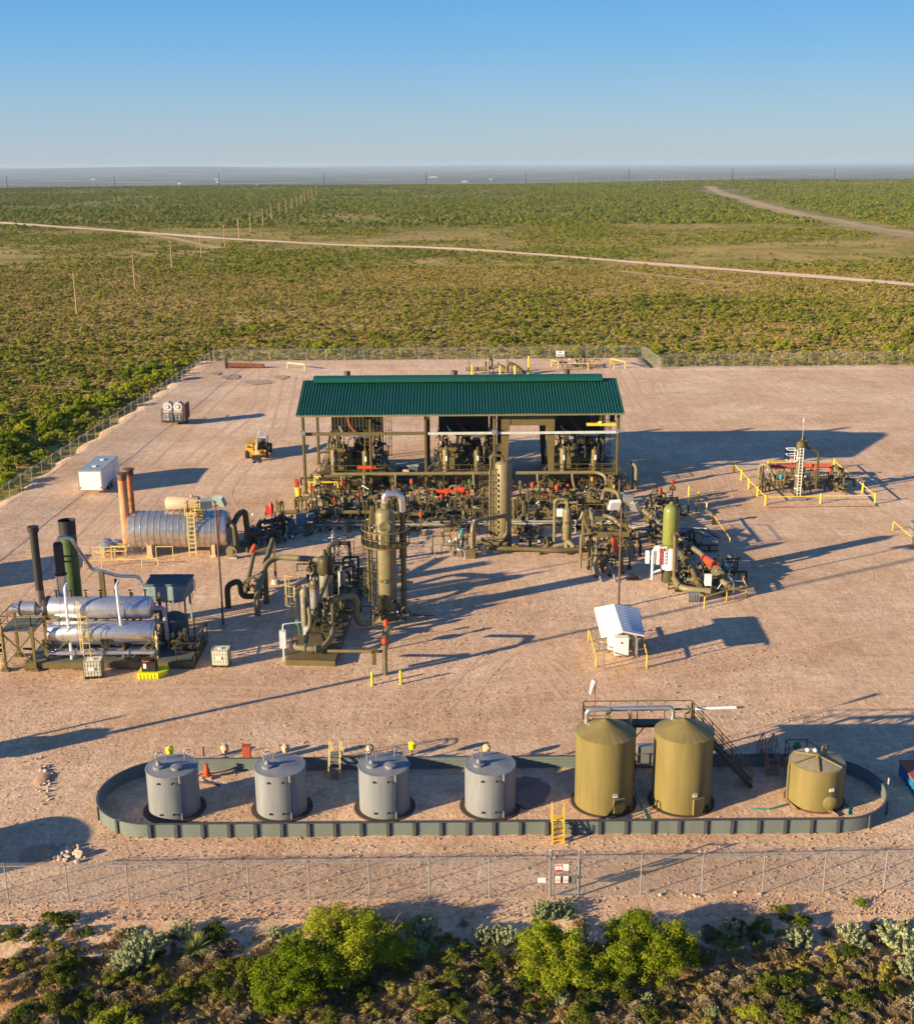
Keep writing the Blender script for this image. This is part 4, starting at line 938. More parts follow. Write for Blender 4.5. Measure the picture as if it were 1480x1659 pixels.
# ---------------- open compressor building ----------------
t=thing('compressor_building','open sided steel building with dark green ribbed roof over the compressors','building',(0.4,131.8,0))
YE,YR,YB=124.6,132.0,139.4; ZE,ZR=8.75,11.15; X0,X1=-16.75,17.55
def roofplane(ya,za,yb_,zb_,nm):
    b=MB(t); vs=[];fs=[]; n=104; W_=(X1-X0)/n; th=.05
    prof=[]
    for i in range(n): x=X0+W_*i; prof+= [(x,0),(x+W_*.62,0),(x+W_*.74,.075),(x+W_*.88,.075)]
    prof.append((X1,0)); N_=len(prof)
    for off in(0,-.06):
        for (y,z) in((ya,za),(yb_,zb_)):
            for x,h in prof: vs.append((x,y,z+h+off))
    for i in range(N_-1): fs.append((i,i+1,N_+i+1,N_+i)); fs.append((2*N_+i,3*N_+i,3*N_+i+1,2*N_+i+1)); fs.append((i,2*N_+i,2*N_+i+1,i+1)); fs.append((N_+i,N_+i+1,3*N_+i+1,3*N_+i))
    fs.append((0,N_,3*N_,2*N_)); fs.append((N_-1,3*N_-1,4*N_-1,2*N_-1)); b.add(vs,fs); return b.build(nm,ROOFM,t,ang=15)
roofplane(YE,ZE,YR,ZR,'roof'); roofplane(YR,ZR,YB,ZE,'roof')
b=MB(t); b.add([(x,y,z) for x in(-15.6,16.0) for y,z in((YR-1.0,ZR-.1),(YR-.95,ZR+.34),(YR,ZR+.52),(YR+.95,ZR+.34),(YR+1.0,ZR-.1))],[(0,1,6,5),(1,2,7,6),(2,3,8,7),(3,4,9,8),(4,3,2,1,0),(5,6,7,8,9)]); b.build('ridge_vent',mat('ridge_green_sheet',(.007,.085,.055),.35,var=.1),t,ang=15)
b=MB(t); b.beam((X0,YE-.05,ZE-.12),(X1,YE-.05,ZE-.12),.10,.16); b.beam((X0,YB,ZE-.12),(X1,YB,ZE-.12),.1,.16)
for x in(X0-.03,X1+.03): b.beam((x,YE,ZE-.05),(x,YR,ZR-.05),.08,.16); b.beam((x,YR,ZR-.05),(x,YB,ZE-.05),.08,.16)
b.build('trim',OLIVE_L,t)
cx=[-16.2,-9.1,-3.25,4.05,10.75,17.1]
for i,x in enumerate(cx):
    for y in(125.5,138.6):
        if i==4 and y<130: continue
        b=MB(t); b.beam((x,y,0),(x,y,ZE-.15),.10,.30); b.box(x-.16,x+.16,y-.10,y-.075,0,ZE-.2); b.box(x-.16,x+.16,y+.075,y+.10,0,ZE-.2); b.box(x-.3,x+.3,y-.3,y+.3,.02,.12); b.build('column',OLIVE,t)
    b=MB(t); b.beam((x,125.5,ZE-.3),(x,YR,ZR-.3),.16,.36); b.beam((x,YR,ZR-.3),(x,138.6,ZE-.3),.16,.36); b.build('rafter',OLIVE_D,t)
# tapered portal between the middle and right compressors
for xs,xt in((4.75,-1),(10.4,1)):
    for y in(125.75,138.2):
        b=MB(t); w0,w1=.45,1.0; xo=xs-(.3*xt)
        xi0=xs-xt*w0; xi1=xs-xt*w1
        vs=[(xs,y-.14,0),(xi0,y-.14,0),(xi1,y-.14,ZE-.4),(xs,y-.14,ZE-.4)]; vs+=[(a,y+.14,c) for a,_,c in vs]
        b.add(vs,[(0,3,2,1),(4,5,6,7),(0,1,5,4),(1,2,6,5),(2,3,7,6),(3,0,4,7)]); b.build('tapered_column',OLIVE,t)
for y in(125.75,138.2):
    b=MB(t); b.box(5.7,9.45,y-.09,y+.09,7.35,ZE-.35); b.box(5.7,9.45,y-.18,y+.18,7.28,7.35); b.build('haunch_beam',OLIVE,t)
b=MB(t)
for k in range(8):
    f=(k+.5)/8; y=YE+.3+(YR-YE)*f; z=ZE+(ZR-ZE)*(.3+y-YE-.3)/(YR-YE)-.17; b.beam((X0+.1,y,z),(X1-.1,y,z),.08,.18); b.beam((X0+.1,2*YR-y,z),(X1-.1,2*YR-y,z),.08,.18)
b.build('purlin',OLIVE_D,t)
b=MB(t); b.beam((-16.2,125.4,6.55),(-3.25,125.4,6.55),.14,.34); b.beam((-16.2,138.6,6.55),(17.1,138.6,6.55),.14,.30); b.build('crane_beam',OLIVE,t)
b=MB(t); b.beam((-3.0,125.3,6.55),(17.1,125.3,6.55),.16,.26); b.build('crane_beam',mat('pale_beam_paint',(.55,.56,.52),.45),t)
b=MB(t)
for x in(-16.2,4.0,17.1): b.obox(Vector((x,125.15,6.75)),.55,.35,.4)
b.build('junction_box',GALV,t)
t=thing('lifting_beam','bright yellow lifting beam hung under the roof at the right end','hoist',(15.6,127,7.1)); b=MB(t); b.box(13.9,17.0,126.4,126.8,7.0,7.28); b.lathe((15.4,126.6,7.28),[(.35,0),(.18,.35),(.18,.7)],4); b.build('beam',YEL,t); b=MB(t)
for x in(14.4,16.4): b.pipe([(x,126.6,7.28),(x+.3,126.6,7.9),(x+.6,126.6,7.28)],.05,.2,6); b.box(x,x+.5,126.7,127.3,7.35,8.1)
b.build('hook_block',DARK,t)
# ---------------- compressors ----------------
def compressor(label,cxx,seed,c0=False):
    y0=126.1; t=thing('gas_compressor',label,'compressor',(cxx,y0,0),'skid mounted gas compressors under the green roof'); R=random.Random(seed); X=lambda a:cxx+a; Y=lambda a:y0+a
    b=MB(t); b.box(X(-3.3),X(3.3),Y(.6),Y(12),.05,.55)
    for k in range(6): b.box(X(-3.2),X(3.2),Y(.8+2.1*k),Y(1.0+2.1*k),.55,1.85)
    b.build('skid_frame',OLIVE_D,t)
    b=MB(t); b.box(X(-3.4),X(3.4),Y(.3),Y(2.8),1.78,1.84); b.box(X(-3.4),X(3.4),Y(2.9),Y(9.5),1.86,1.9); b.beam((X(-3.4),Y(.27),1.7),(X(3.4),Y(.27),1.7),.08,.30); b.build('deck',OLIVE,t)
    b=MB(t); b.rail([(X(-3.4),Y(2.8),1.84),(X(-3.4),Y(.3),1.84),(X(3.4),Y(.3),1.84),(X(3.4),Y(2.8),1.84)],1.0,.025,1.3); b.rail([(X(-3.4),Y(3),1.86),(X(-3.4),Y(9.4),1.86)],1.0,.022,1.6); b.rail([(X(3.4),Y(3),1.86),(X(3.4),Y(9.4),1.86)],1.0,.022,1.6); b.build('handrail',OLIVE,t)
    # stairs at both sides
    for s in(-1,1):
        b=MB(t); A=Vector((X(s*3.4),Y(1.2),1.84)); B_=Vector((X(s*5.2),Y(1.2),.05))
        for q in(-.4,.4):
            b.beam(A+Vector((0,q,0)),B_+Vector((0,q,0)),.05,.2); b.beam(A+Vector((0,q,1)),B_+Vector((0,q,.9)),.045)
            for i in range(4): c=A.lerp(B_,i/3)+Vector((0,q,0)); b.beam(c,c+Vector((0,0,.95)),.04)
        for i in range(1,8): b.obox(A.lerp(B_,i/8),.25,.8,.03)
        b.build('stairs',OLIVE,t)
    # compressor frame, cylinders
    b=MB(t); b.box(X(-1.7),X(-.1),Y(2.4),Y(5.2),1.9,3.1); b.box(X(-1.5),X(-.3),Y(2.6),Y(5.0),3.1,3.5); b.cyl((X(-2.9),Y(3.1),2.7),(X(1.1),Y(3.1),2.7),.38,14); b.cyl((X(-2.9),Y(4.5),2.7),(X(1.1),Y(4.5),2.7),.38,14)
    for xx in(-2.9,1.1): b.flange((X(xx),Y(3.1),2.7),(1,0,0),.48,.1); b.flange((X(xx),Y(4.5),2.7),(1,0,0),.48,.1)
    b.build('compressor_frame',OLIVE,t)
    b=MB(t); b.cyl((X(-3.0),Y(2.7),3.95),(X(-.9),Y(2.7),3.95),.28,14); b.cyl((X(-3.0),Y(4.7),3.95),(X(-.9),Y(4.7),3.95),.28,14)
    for xx in(-2.6,-1.3): b.cyl((X(xx),Y(2.7),3.0),(X(xx),Y(2.7),3.9),.12,8)
    b.build('pulsation_bottle',OLIVE,t)
    # engine
    b=MB(t); b.box(X(-.2),X(1.9),Y(5.4),Y(9.0),1.95,3.7); b.box(X(.0),X(.7),Y(5.5),Y(8.9),3.7,4.4); b.box(X(1.0),X(1.7),Y(5.5),Y(8.9),3.7,4.4)
    for k in range(6): b.cyl((X(.35),Y(5.8+.55*k),4.4),(X(.35),Y(5.8+.55*k),4.65),.16,8); b.cyl((X(1.35),Y(5.8+.55*k),4.4),(X(1.35),Y(5.8+.55*k),4.65),.16,8)
    b.build('engine_block',DARK,t)
    b=MB(t); b.cyl((X(-.2),Y(5.1),5.0),(X(2.5),Y(5.1),5.0),.22,14); b.cyl((X(.9),Y(5.1),5.0),(X(1.9),Y(5.1),5.0),.33,14); b.pipe([(X(-.2),Y(5.1),5.0),(X(-1.3),Y(5.3),5.2),(X(-1.9),Y(7.5),5.6)],.16,.4,10); b.build('exhaust_pipe',SILVER,t)
    for k,(xx,hh,zz) in enumerate([(-2.05,2.1,1.9),(1.35,2.0,1.9)]):
        b=MB(t); b.vessel((X(xx),Y(1.5),zz+.15),.36,hh,'Z',.6,16); b.cyl((X(xx),Y(1.5),zz+hh),(X(xx),Y(1.5),zz+hh+.6),.10,8); b.cyl((X(xx),Y(1.5),zz-.1),(X(xx),Y(1.5),zz+.2),.32,12); v_=b.build('scrubber',OLIVE_L if k==0 else OLIVE,t)
        b=MB(t); b.obox(Vector((X(xx+.02),Y(1.5-.365),zz+1.45)),.20,.02,.55); b.build('label_plate',WHITE,v_)
    # vertical and crossing process pipes
    b=MB(t)
    for k in range(11):
        xx=R.uniform(-3,3); yy=R.uniform(2.2,6.6); zt=R.uniform(4.2,5.0); z0=R.uniform(2.2,3.4); dx=R.choice((-1,1))*R.uniform(.3,1.2)
        b.pipe([(X(xx+dx),Y(yy-.5),z0),(X(xx),Y(yy-.2),z0+.1),(X(xx),Y(yy),zt),(X(xx),Y(yy+1.8),5.2)],R.choice((.06,.08,.11)),.25,8)
    b.build('riser_pipe',OLIVE,t)
    b=MB(t)
    for k in range(16):
        xx=R.uniform(-3.1,3.1); yy=R.uniform(1.0,4.5); z0=R.uniform(2.,4.2); b.pipe([(X(xx),Y(yy),z0),(X(xx+R.uniform(-.6,.6)),Y(yy),z0),(X(xx+R.uniform(-.5,.5)),Y(yy+R.uniform(-.6,.6)),z0+R.uniform(-.8,.9))],.03,.1,6)
        if k%3==0: b.obox(Vector((X(xx),Y(yy),z0)),.2,.2,.25)
    b.build('small_tubing',GALV,t)
    b=MB(t)
    for k in range(5): xx=-2.6+.35*k; b.cyl((X(xx),Y(3.9),3.4),(X(xx),Y(3.9),4.6),.1,8); b.flange((X(xx),Y(3.9),4.6),(0,0,1),.16,.08)
    b.build('valve_stack',TAN if not c0 else OLIVE_L,t)
    b=MB(t)
    for k in range(34):
        xx=R.uniform(-3.0,3.0); yy=R.uniform(2.0,7.6); z0=R.uniform(1.9,4.4); r_=R.choice((.05,.08,.12)); b.pipe([(X(xx),Y(yy),z0),(X(xx),Y(yy),z0+R.uniform(.4,1.6)),(X(xx+R.uniform(-1,1)),Y(yy+R.uniform(-.5,.5)),z0+R.uniform(.6,1.4))],r_,r_*3,7)
        if k%4==0: b.obox(Vector((X(xx),Y(yy),z0)),.5,.4,.45)
    b.box(X(-2.2),X(2.6),Y(5.6),Y(7.9),1.9,3.2)
    b.build('engine_piping',DARK,t)  # pipe clutter, its black also painting in the shading under the roof
    # cooler on its legs
    b=MB(t); b.box(X(-2.9),X(2.7),Y(8.2),Y(12.4),4.9,6.9); b.build('cooler_box',DARK,t)
    b=MB(t); b.box(X(-3.0),X(2.8),Y(8.05),Y(8.2),4.7,4.95); b.box(X(-3.0),X(2.8),Y(8.05),Y(8.2),6.8,7.0)
    for i in range(15): b.box(X(-2.9+.4*i),X(-2.86+.4*i),Y(8.1),Y(8.17),4.95,6.8)
    b.rail([(X(-3.0),Y(7.3),4.75),(X(2.8),Y(7.3),4.75)],1.0,.02,1.4); b.box(X(-3.0),X(2.8),Y(7.3),Y(8.05),4.7,4.75); b.build('cooler_frame',OLIVE_D,t)
    for a,c in((-2.8,8.3),(2.6,8.3),(-2.8,12.8),(2.6,12.8)):
        b=MB(t); b.beam((X(a),Y(c)-.4,0),(X(a),Y(c)-.4,4.9),.16,.2); b.build('cooler_leg',OLIVE_D,t)
    b=MB(t); b.ladder((X(3.2),Y(8.0),0),8.,(1,0,0),.45,.022,True); b.build('ladder',OLIVE,t)
    b=MB(t); b.cyl((X(-1.1),Y(9.8),6.9),(X(-1.1),Y(9.8),11.35),.36,18); b.lathe((X(-1.1),Y(9.8),11.35),[(.36,0),(.40,.02),(.40,.1),(.34,.12)],18); b.build('exhaust_stack',BROWN,t)
    b=MB(t); b.pipe([(X(.4),Y(5.0),5.2),(X(-.6),Y(5.2),6.2),(X(-.9),Y(7.0),6.9),(X(-.9),Y(7.5),8.0)],.18,.5,10); b.build('rusty_duct',RUSTD,t)
    b=MB(t); b.obox(Vector((X(2.6),Y(6.5),3.0)),.6,.6,2.0); b.obox(Vector((X(-2.7),Y(7.0),2.8)),.5,1.2,1.5); b.build('control_panel',mat('dim_blue_grey',(.10,.13,.14),.5),t)
    b=MB(t); b.box(X(-3.0),X(-.4),Y(.7),Y(.9),1.15,1.5); b.box(X(.4),X(3.1),Y(.7),Y(.9),1.15,1.5); b.build('skid_beam',OLIVE_L,t); return t
k1=compressor('skid mounted gas compressor at the left end, with yellow railings in front','-' and -11.2,1,True)
compressor('skid mounted gas compressor in the middle, behind the tall ladder tower',.9,2)
compressor('skid mounted gas compressor at the right end, under the yellow lifting beam',13.6,3)
# long pipe in front of the compressors at deck height
t=thing('gas_header_pipe','long olive header pipe running along the front of the compressors at deck height','pipe',(0,125.0,0))
b=MB(t); b.pipe([(-13.4,125,2.25),(5.5,125,2.25)],.19,n=12); b.build('pipe',OLIVE_L,t); b=MB(t); b.pipe([(6.3,125,2.25),(15.0,125,2.25),(15.8,124.4,2.0),(15.8,123.4,.8)],.19,.5,12)
b.build('pipe',OLIVE_L,t)
for x in(-9.8,-6.5,1.8,8.6,12.3): b=MB(t); b.pipe([(x,125,2.25),(x,124.6,1.6),(x+.1,122.4,.9)],.13,.5,10); b.build('branch_pipe',OLIVE_L,t)
for x in(-11.9,-7,-1.4,4.5,9.4,14.2):
    b=MB(t); b.beam((x,125,0),(x,125,2.1),.14); b.beam((x-.3,125,2.04),(x+.3,125,2.04),.1); b.build('support_post',OLIVE_D,t)
for x,y,lab in((-15.3,126.6,'bright yellow pipe guard rail on the steps left of the compressors, upper one'),(-15.6,124.2,'bright yellow pipe guard rail left of the compressors, lower one')):
    pts=[(x,y,0),(x,y,1.6),(x+3.0,y,1.6),(x+3.0,y,.9)]; b=MB(); b.pipe(pts,.08,.15,8); tag(b.build('guard_rail',YEL),lab,'guard rail')
t=thing('yellow_bin','small yellow bin with dark red top beside the front left building column','bin',(-16.6,122.6,0)); b=MB(t); b.lathe((-16.6,122.6,.45),[(.28,0),(.38,1.0)],14); b.build('bin_body',YEL,t); b=MB(t); b.cyl((-16.6,122.9,0),(-16.6,122.9,2.1),.06,8); b.obox(Vector((-16.8,122.9,1.9)),.3,.25,.8); b.build('post',REDM,t)
t=thing('power_unit','dark blue grey enclosed unit standing on the gravel between left and middle compressors','generator',(-5.5,130.5,0)); b=MB(t); b.box(-6.6,-4.3,129.6,131.4,.1,1.9); b.build('enclosure',mat('dim_blue_grey',(.10,.13,.14),.5),t); b=MB(t); b.box(-6.7,-4.2,129.5,131.5,1.9,2.1); b.build('top_cover',BLUEGREY,t); b=MB(t); b.obox(Vector((-5.6,129.4,1.4)),.7,.3,.5); b.build('vent',TAN,t)
# ---------------- valves and manifolds ----------------
def valve_mb(t,p,r,ax,m,name='valve_body'):
    p=Vector(p);ax=Vector(ax); b=MB(t); b.sweep([p-ax*r*1.8,p-ax*r*.9,p,p+ax*r*.9,p+ax*r*1.8],[r,r*1.25,r*1.6,r*1.25,r],12)
    for s in(-1.8,1.8): b.flange(p+ax*r*s,ax,r*1.75,r*.45)
    b.cyl(p,p+Vector((0,0,r*3)),r*.55,8); return b.build(name,m,t)
def valve(label,p,r=.16,ax=(1,0,0),act=None,m=None,group='valves on the pipe manifold',stem=True):
    p=Vector(p); t=thing('gate_valve',label,'valve',Vector((p.x,p.y,0)),group); valve_mb(t,p,r,ax,m or OLIVE)
    if act is None:
        b=MB(t); b.cyl(p+Vector((0,0,r*3)),p+Vector((0,0,r*4.2)),.03,6); b.wheel(p+Vector((0,0,r*4.2)),(0,0,1),r*1.6); b.build('handwheel',DARK,t)
    else:
        q=p+Vector((0,0,r*3)); b=MB(t); b.lathe(q,[(r*.7,0),(r*1.15,r*.5),(r*1.15,r*2.6),(r*.6,r*3.2),(.03,r*3.3)],14); b.build('actuator',act,t)
    if stem: b=MB(t); b.beam((p.x,p.y,0),(p.x,p.y,p.z-r),.12); b.build('support',OLIVE_D,t)
    return t
RK=random.Random(21)
def header(label,pts,r,m,sup=3.,name='pipe_header',risers=0,seed=0,fl=True):
    pts=[Vector(p) for p in pts]; t=thing(name,label,'pipe',Vector((pts[0].x,pts[0].y,0))); b=MB(t); b.pipe(pts,r,r*3.5,12); b.build('pipe',m,t)
    R=random.Random(seed); bs=MB(t); bf=MB(t); br=MB(t)
    for a,c in zip(pts,pts[1:]):
        L=(c-a).length
        if abs((c-a).z)>L*.6: continue
        n=max(1,int(L/sup)); d=(c-a).normalized()
        for i in range(n):
            q=a.lerp(c,(i+.5)/n); bs.beam((q.x,q.y,0),(q.x,q.y,q.z-r*.6),.13); bs.obox(Vector((q.x,q.y,.06)),.4,.4,.12)
            if fl and R.random()<.8: k=a.lerp(c,(i+.2+.6*R.random())/n); bf.flange(k,d,r*1.6,.08); bf.flange(k+d*.12,d,r*1.6,.08)
        for i in range(int(risers*L)):
            q=a.lerp(c,R.random()); h=R.uniform(.4,1.5); rr=R.uniform(.05,.5)*r+.02; o_=Vector((R.uniform(-.6,.6),R.uniform(-.9,.9),0)); br.pipe([q,q+Vector((0,0,h)),q+o_+Vector((0,0,h)),q+o_+Vector((0,0,.1-q.z))] if R.random()<.6 else [q,q+Vector((0,0,h))],rr,rr*3,6); br.flange(q+Vector((0,0,h*.8)),(0,0,1),rr*2+.02,.06)
    bs.build('support',OLIVE_D,t)
    if bf.v: bf.build('flange',m,t)
    if br.v: br.build('riser_pipe',m,t)
    return t
header('olive pipe header nearest the compressor skids with many small risers',[(-16.5,119.0,.4),(-16.5,119.0,1.25),(-5.2,119.3,1.25)],.24,OLIVE,2.2,risers=1.4,seed=1)
header('long olive pipe header running behind the ladder tower',[(-5,117.5,1.05),(11,117.8,1.05),(14.8,117.8,1.05),(14.8,117.8,2.4),(16.2,116.2,2.4),(16.2,116.2,.4)],.24,OLIVE,2.4,risers=1.5,seed=2)
header('dark olive pipe header lying low in the middle of the manifold',[(-14.5,116.0,.65),(13,116.2,.65)],.30,OLIVE_D,2.6,risers=1.2,seed=3)
header('thick olive pipe header on the right side of the manifold',[(4.8,114.2,.9),(13.5,114.4,.9)],.27,OLIVE,2.0,risers=1.3,seed=4)
header('olive pipe header ending in an elbow at the left of the manifold',[(-17.6,114.2,.1),(-17.6,114.2,1.2),(-9.0,114.0,1.2),(-3.0,114.0,.9)],.20,OLIVE,2.5,risers=1.0,seed=5)
INS=mat('pale_pipe_wrap',(.42,.44,.46),.5,metal=.3)
for i in range(4): header('pale wrapped pipe of the low bundle in front of the manifold, row %s'%(['nearest','second','third','farthest'][i]),[(-15.5+i,111.4+i*.42,.55),(3.2,111.4+i*.42,.55),(14.6,111.2+i*.42,.55),(17.6-.2*i,109.4+.4*i,.55),(19.6,109.0+.4*i,.55),(22.6+.35*i,108.6+.45*i,.5),(23.6+.35*i,106.0+.5*i,.45)],.085,INS if i%2 else OLIVE_L,4.,name='wrapped_pipe',fl=False,seed=9+i)
# white cabinets, small boxes
def cabinet(label,p,w_,d_,h_,z0,m,posts=True,name='control_box'):
    p=Vector(p); t=thing(name,label,'box',p); b=MB(t); b.obox(p+Vector((0,0,z0+h_/2)),w_,d_,h_); bb=b.build('box_body',m,t); b=MB(t); b.obox(p+Vector((0,-d_/2-.01,z0+h_/2)),w_*.86,.02,h_*.88); b.build('door',m,t)
    if posts:
        b=MB(t)
        for s in(-1,1): b.beam(p+Vector((s*w_*.35,0,0)),p+Vector((s*w_*.35,0,z0)),.07)
        b.build('stand',OLIVE_D,t)
    return t
BLB=mat('dull_blue_box',(.16,.28,.36),.5)  # dull blue base colour of the two manifold boxes
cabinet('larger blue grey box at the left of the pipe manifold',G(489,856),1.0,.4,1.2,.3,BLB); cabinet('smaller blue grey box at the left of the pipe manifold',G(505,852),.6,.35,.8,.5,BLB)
cabinet('blue grey instrument box by the foot of the right front column',G(1000,818),1.1,.5,1.0,.3,BLUEGREY)
cabinet('white instrument box standing behind the small vessel',G(906,850),.6,.4,1.3,.3,WHITE)
# scattered manifold valves (pixel, height above ground, size, actuator)
named=[('orange red actuator valve in front of the left compressor',555,808,.9,.17,ORANGE),('dull red valve at the left of the manifold near the front column',505,815,.8,.17,REDM),('orange red actuator valve between the left and middle compressors',667,803,.8,.17,ORANGE),
 ('tall slim orange red valve standing alone left of the tall ladder tower',682,868,1.5,.13,ORANGE),('orange red actuator with green stem right of the ladder tower, leftmost of three',862,812,1.0,.17,ORANGE),('orange red actuator in front of the big tapered column',901,815,.8,.19,ORANGE),('slim orange red actuator right of the big tapered column',919,812,1.0,.14,ORANGE),
 ('small crimson valve low in front of the tapered column',884,822,.6,.13,REDM),('orange valve on a pipe bend near the right compressor',958,808,1.5,.14,mat('light_orange',(.85,.28,.03),.4)),('yellow valve by the foot of the right front column',993,812,.9,.14,YEL),('bright blue valve right of the long orange pipe',742,812,.7,.15,mat('valve_blue',(.02,.22,.75),.35)),
 ('green valve just right of a leftmost orange actuator',872,812,.8,.12,GREENM),('teal capped valve in front of the ladder tower',748,892,1.1,.15,TEAL),('dark red valve behind the green vessel top',1088,812,1.4,.15,REDM),('orange red valve left of the green vessel top',1068,822,1.1,.16,ORANGE),
 ('dark crimson valve in shade right of the silver vessel',450,866,.7,.18,REDM),('orange red actuator on the skewed pipe skid left of the ladder ringed tower',626,1052,1.3,.16,ORANGE)]
for lab,u,v,z,r,m in named: valve(lab,G(u,v)+Vector((0,0,z)),r,(1,0,0) if RK.random()<.6 else (0,1,0),m,group=None)
t=thing('orange_actuator','long horizontal orange actuator with a round tank end in front of the middle compressor','actuator',(-1.6,120.8,0))
b=MB(t); b.cyl((-2.9,121,1.35),(-.5,121,1.35),.19,12); b.cyl((-2.4,121,1.35),(-2.4,121,.6),.2,12); b.obox(Vector((-1.1,121,1.4)),.4,.4,.5); b.cyl((-.35,121,1.5),(.75,121,1.5),.33,14); b.build('cylinder',ORANGE,t); b=MB(t); b.cyl((-1.1,121,.3),(-1.1,121,1.2),.15,8); b.cyl((-2.6,121,.7),(.8,121,.6),.12,8); b.beam((-2.4,121,0),(-2.4,121,.7),.12); b.build('valve_body',OLIVE,t)
t=thing('orange_actuator','small horizontal orange actuator on the deck of the left compressor','actuator',(-9.6,125.6,2)); b=MB(t); b.cyl((-10.6,125.4,2.85),(-9.0,125.4,2.85),.18,12); b.cyl((-9.0,125.4,2.85),(-8.6,125.4,2.85),.12,10); b.build('cylinder',ORANGE,t); b=MB(t); b.cyl((-9.8,125.3,2.4),(-9.8,125.3,2.8),.1,8); b.build('bracket',OLIVE,t)
cnt=0
for k in range(72):
    u=RK.uniform(505,1010); v=RK.choice([800,808,816,825,836,846])+RK.uniform(-4,4)
    if 790<u<830: continue
    p=G(u,v); act=RK.choice([None]*9+[REDM,OLIVE_L,GREENM])
    valve('small olive valve crowded among the manifold pipes' if act is None else {id(REDM):'small red topped valve crowded among the manifold pipes',id(OLIVE_L):'small pale topped valve crowded among the manifold pipes',id(GREENM):'small green topped valve crowded among the manifold pipes'}[id(act)],p+Vector((0,0,RK.uniform(.5,1.4))),RK.uniform(.09,.17),RK.choice([(1,0,0),(0,1,0)]),act)
def bundle(label,u0,v0,u1,v1,n,seed,hmax=2.0,mats=None,r0=.05,r1=.16,name='manifold_piping'):
    """a compact skid of pipes: parts pipe, tubing, valve bodies"""
    R=random.Random(seed); c=G((u0+u1)/2,max(v0,v1)); t=thing(name,label,'piping',c); mats=mats or [OLIVE,OLIVE_D,OLIVE_L]; B_=[MB(t) for _ in mats]; bg_=MB(t); bt=MB(t)
    for i in range(n):
        p=G(R.uniform(u0,u1),R.uniform(v0,v1)); r=R.uniform(r0,r1); h=R.uniform(.3,hmax); b=B_[R.randrange(len(mats))]; d=Vector(R.choice([(1,0,0),(-1,0,0),(0,1,0),(0,-1,0)])); L=R.uniform(.6,2.2); s=d.cross(Vector((0,0,1)))*R.uniform(-1,1)
        pts=[p,p+Vector((0,0,h)),p+d*L+Vector((0,0,h))]
        if R.random()<.7: pts+= [p+d*L+s+Vector((0,0,h))]
        if R.random()<.7: pts+= [pts[-1]+Vector((0,0,-h*.95))]
        b.pipe(pts,r,r*3.2,8); b.flange(p+Vector((0,0,h*.45)),(0,0,1),r*1.7,.07); b.flange(p+d*L*.5+Vector((0,0,h)),d,r*1.7,.07)
        if R.random()<.6: b.sweep([p+d*L*.5+d*k+Vector((0,0,h)) for k in(-r*2,0,r*2)],[r,r*1.7,r],8); b.cyl(p+d*L*.5+Vector((0,0,h)),p+d*L*.5+Vector((0,0,h+r*3)),r*.4,6); b.wheel(p+d*L*.5+Vector((0,0,h+r*3)),(0,0,1),r*1.4)
    for i in range(n): 
        p=G(R.uniform(u0,u1),R.uniform(v0,v1))+Vector((0,0,R.uniform(.3,hmax))); bt.pipe([p,p+Vector((R.uniform(-.5,.5),0,0)),p+Vector((R.uniform(-.5,.5),R.uniform(-.5,.5),R.uniform(-.7,.5)))],.02,.08,5)
        if i%3==0: bg_.obox(p,.16,.14,.2)
    for i,b in enumerate(B_):
        if b.v: b.build('pipework',mats[i],t)
    bt.build('tubing',GALV,t); bg_.build('gauge',WHITE if seed%2 else GALV,t); return t
bundle('dense olive pipework at the left end of the manifold below the left compressor',500,800,600,845,26,1)
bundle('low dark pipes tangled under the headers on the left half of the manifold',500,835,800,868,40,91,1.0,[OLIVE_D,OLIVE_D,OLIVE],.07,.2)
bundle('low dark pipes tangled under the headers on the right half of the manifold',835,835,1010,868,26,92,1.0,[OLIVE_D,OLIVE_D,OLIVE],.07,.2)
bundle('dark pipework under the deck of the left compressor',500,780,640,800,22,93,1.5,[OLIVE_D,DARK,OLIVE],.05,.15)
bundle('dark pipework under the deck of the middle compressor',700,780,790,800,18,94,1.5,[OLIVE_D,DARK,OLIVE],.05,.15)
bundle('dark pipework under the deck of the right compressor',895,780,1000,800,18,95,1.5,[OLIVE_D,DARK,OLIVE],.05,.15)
bundle('tangled piping along the middle of the skewed pipe skid',1095,880,1130,940,16,96,1.3,[OLIVE_D,DARK,OLIVE_L],.05,.14)
bundle('instrument piping at the right of the skewed pipe skid',1150,925,1180,965,14,97,1.6,[OLIVE_D,GALV,OLIVE_L],.03,.09)
bundle('pipework behind the green vessel and left of the diagonal pipes',1050,845,1080,880,14,98,1.2,[OLIVE_D,OLIVE],.05,.14)
bundle('olive pipework between the left and middle compressor skids',600,812,700,850,20,2,1.5)
bundle('shaded pipework behind the ladder ringed tower',560,850,690,868,14,3,1.2,[OLIVE_D,OLIVE])
bundle('olive pipework in front of the middle compressor',700,805,790,850,22,4,1.6)
bundle('olive pipework in front of the big tapered column',845,805,935,850,24,5,1.6)
bundle('olive pipework in front of the right compressor',935,800,1010,835,22,6,1.9)
bundle('low olive pipework right of the ladder tower foot',835,862,905,892,10,7,1.0)
bundle('olive pipework at the right end of the manifold behind the green vessel',1040,812,1115,845,22,8,1.5)
bundle('grey instrument piping cluster left of the ladder tower foot',728,885,760,905,14,9,1.9,[GALV,OLIVE,OLIVE_D],.03,.10)
bundle('dark pipework below the raised frame',955,880,1010,930,26,10,2.2,[OLIVE_D,OLIVE,OLIVE_L],.05,.15)
bundle('piping of the skewed pipe skid near its yellow posts',1095,935,1175,965,22,11,1.1)
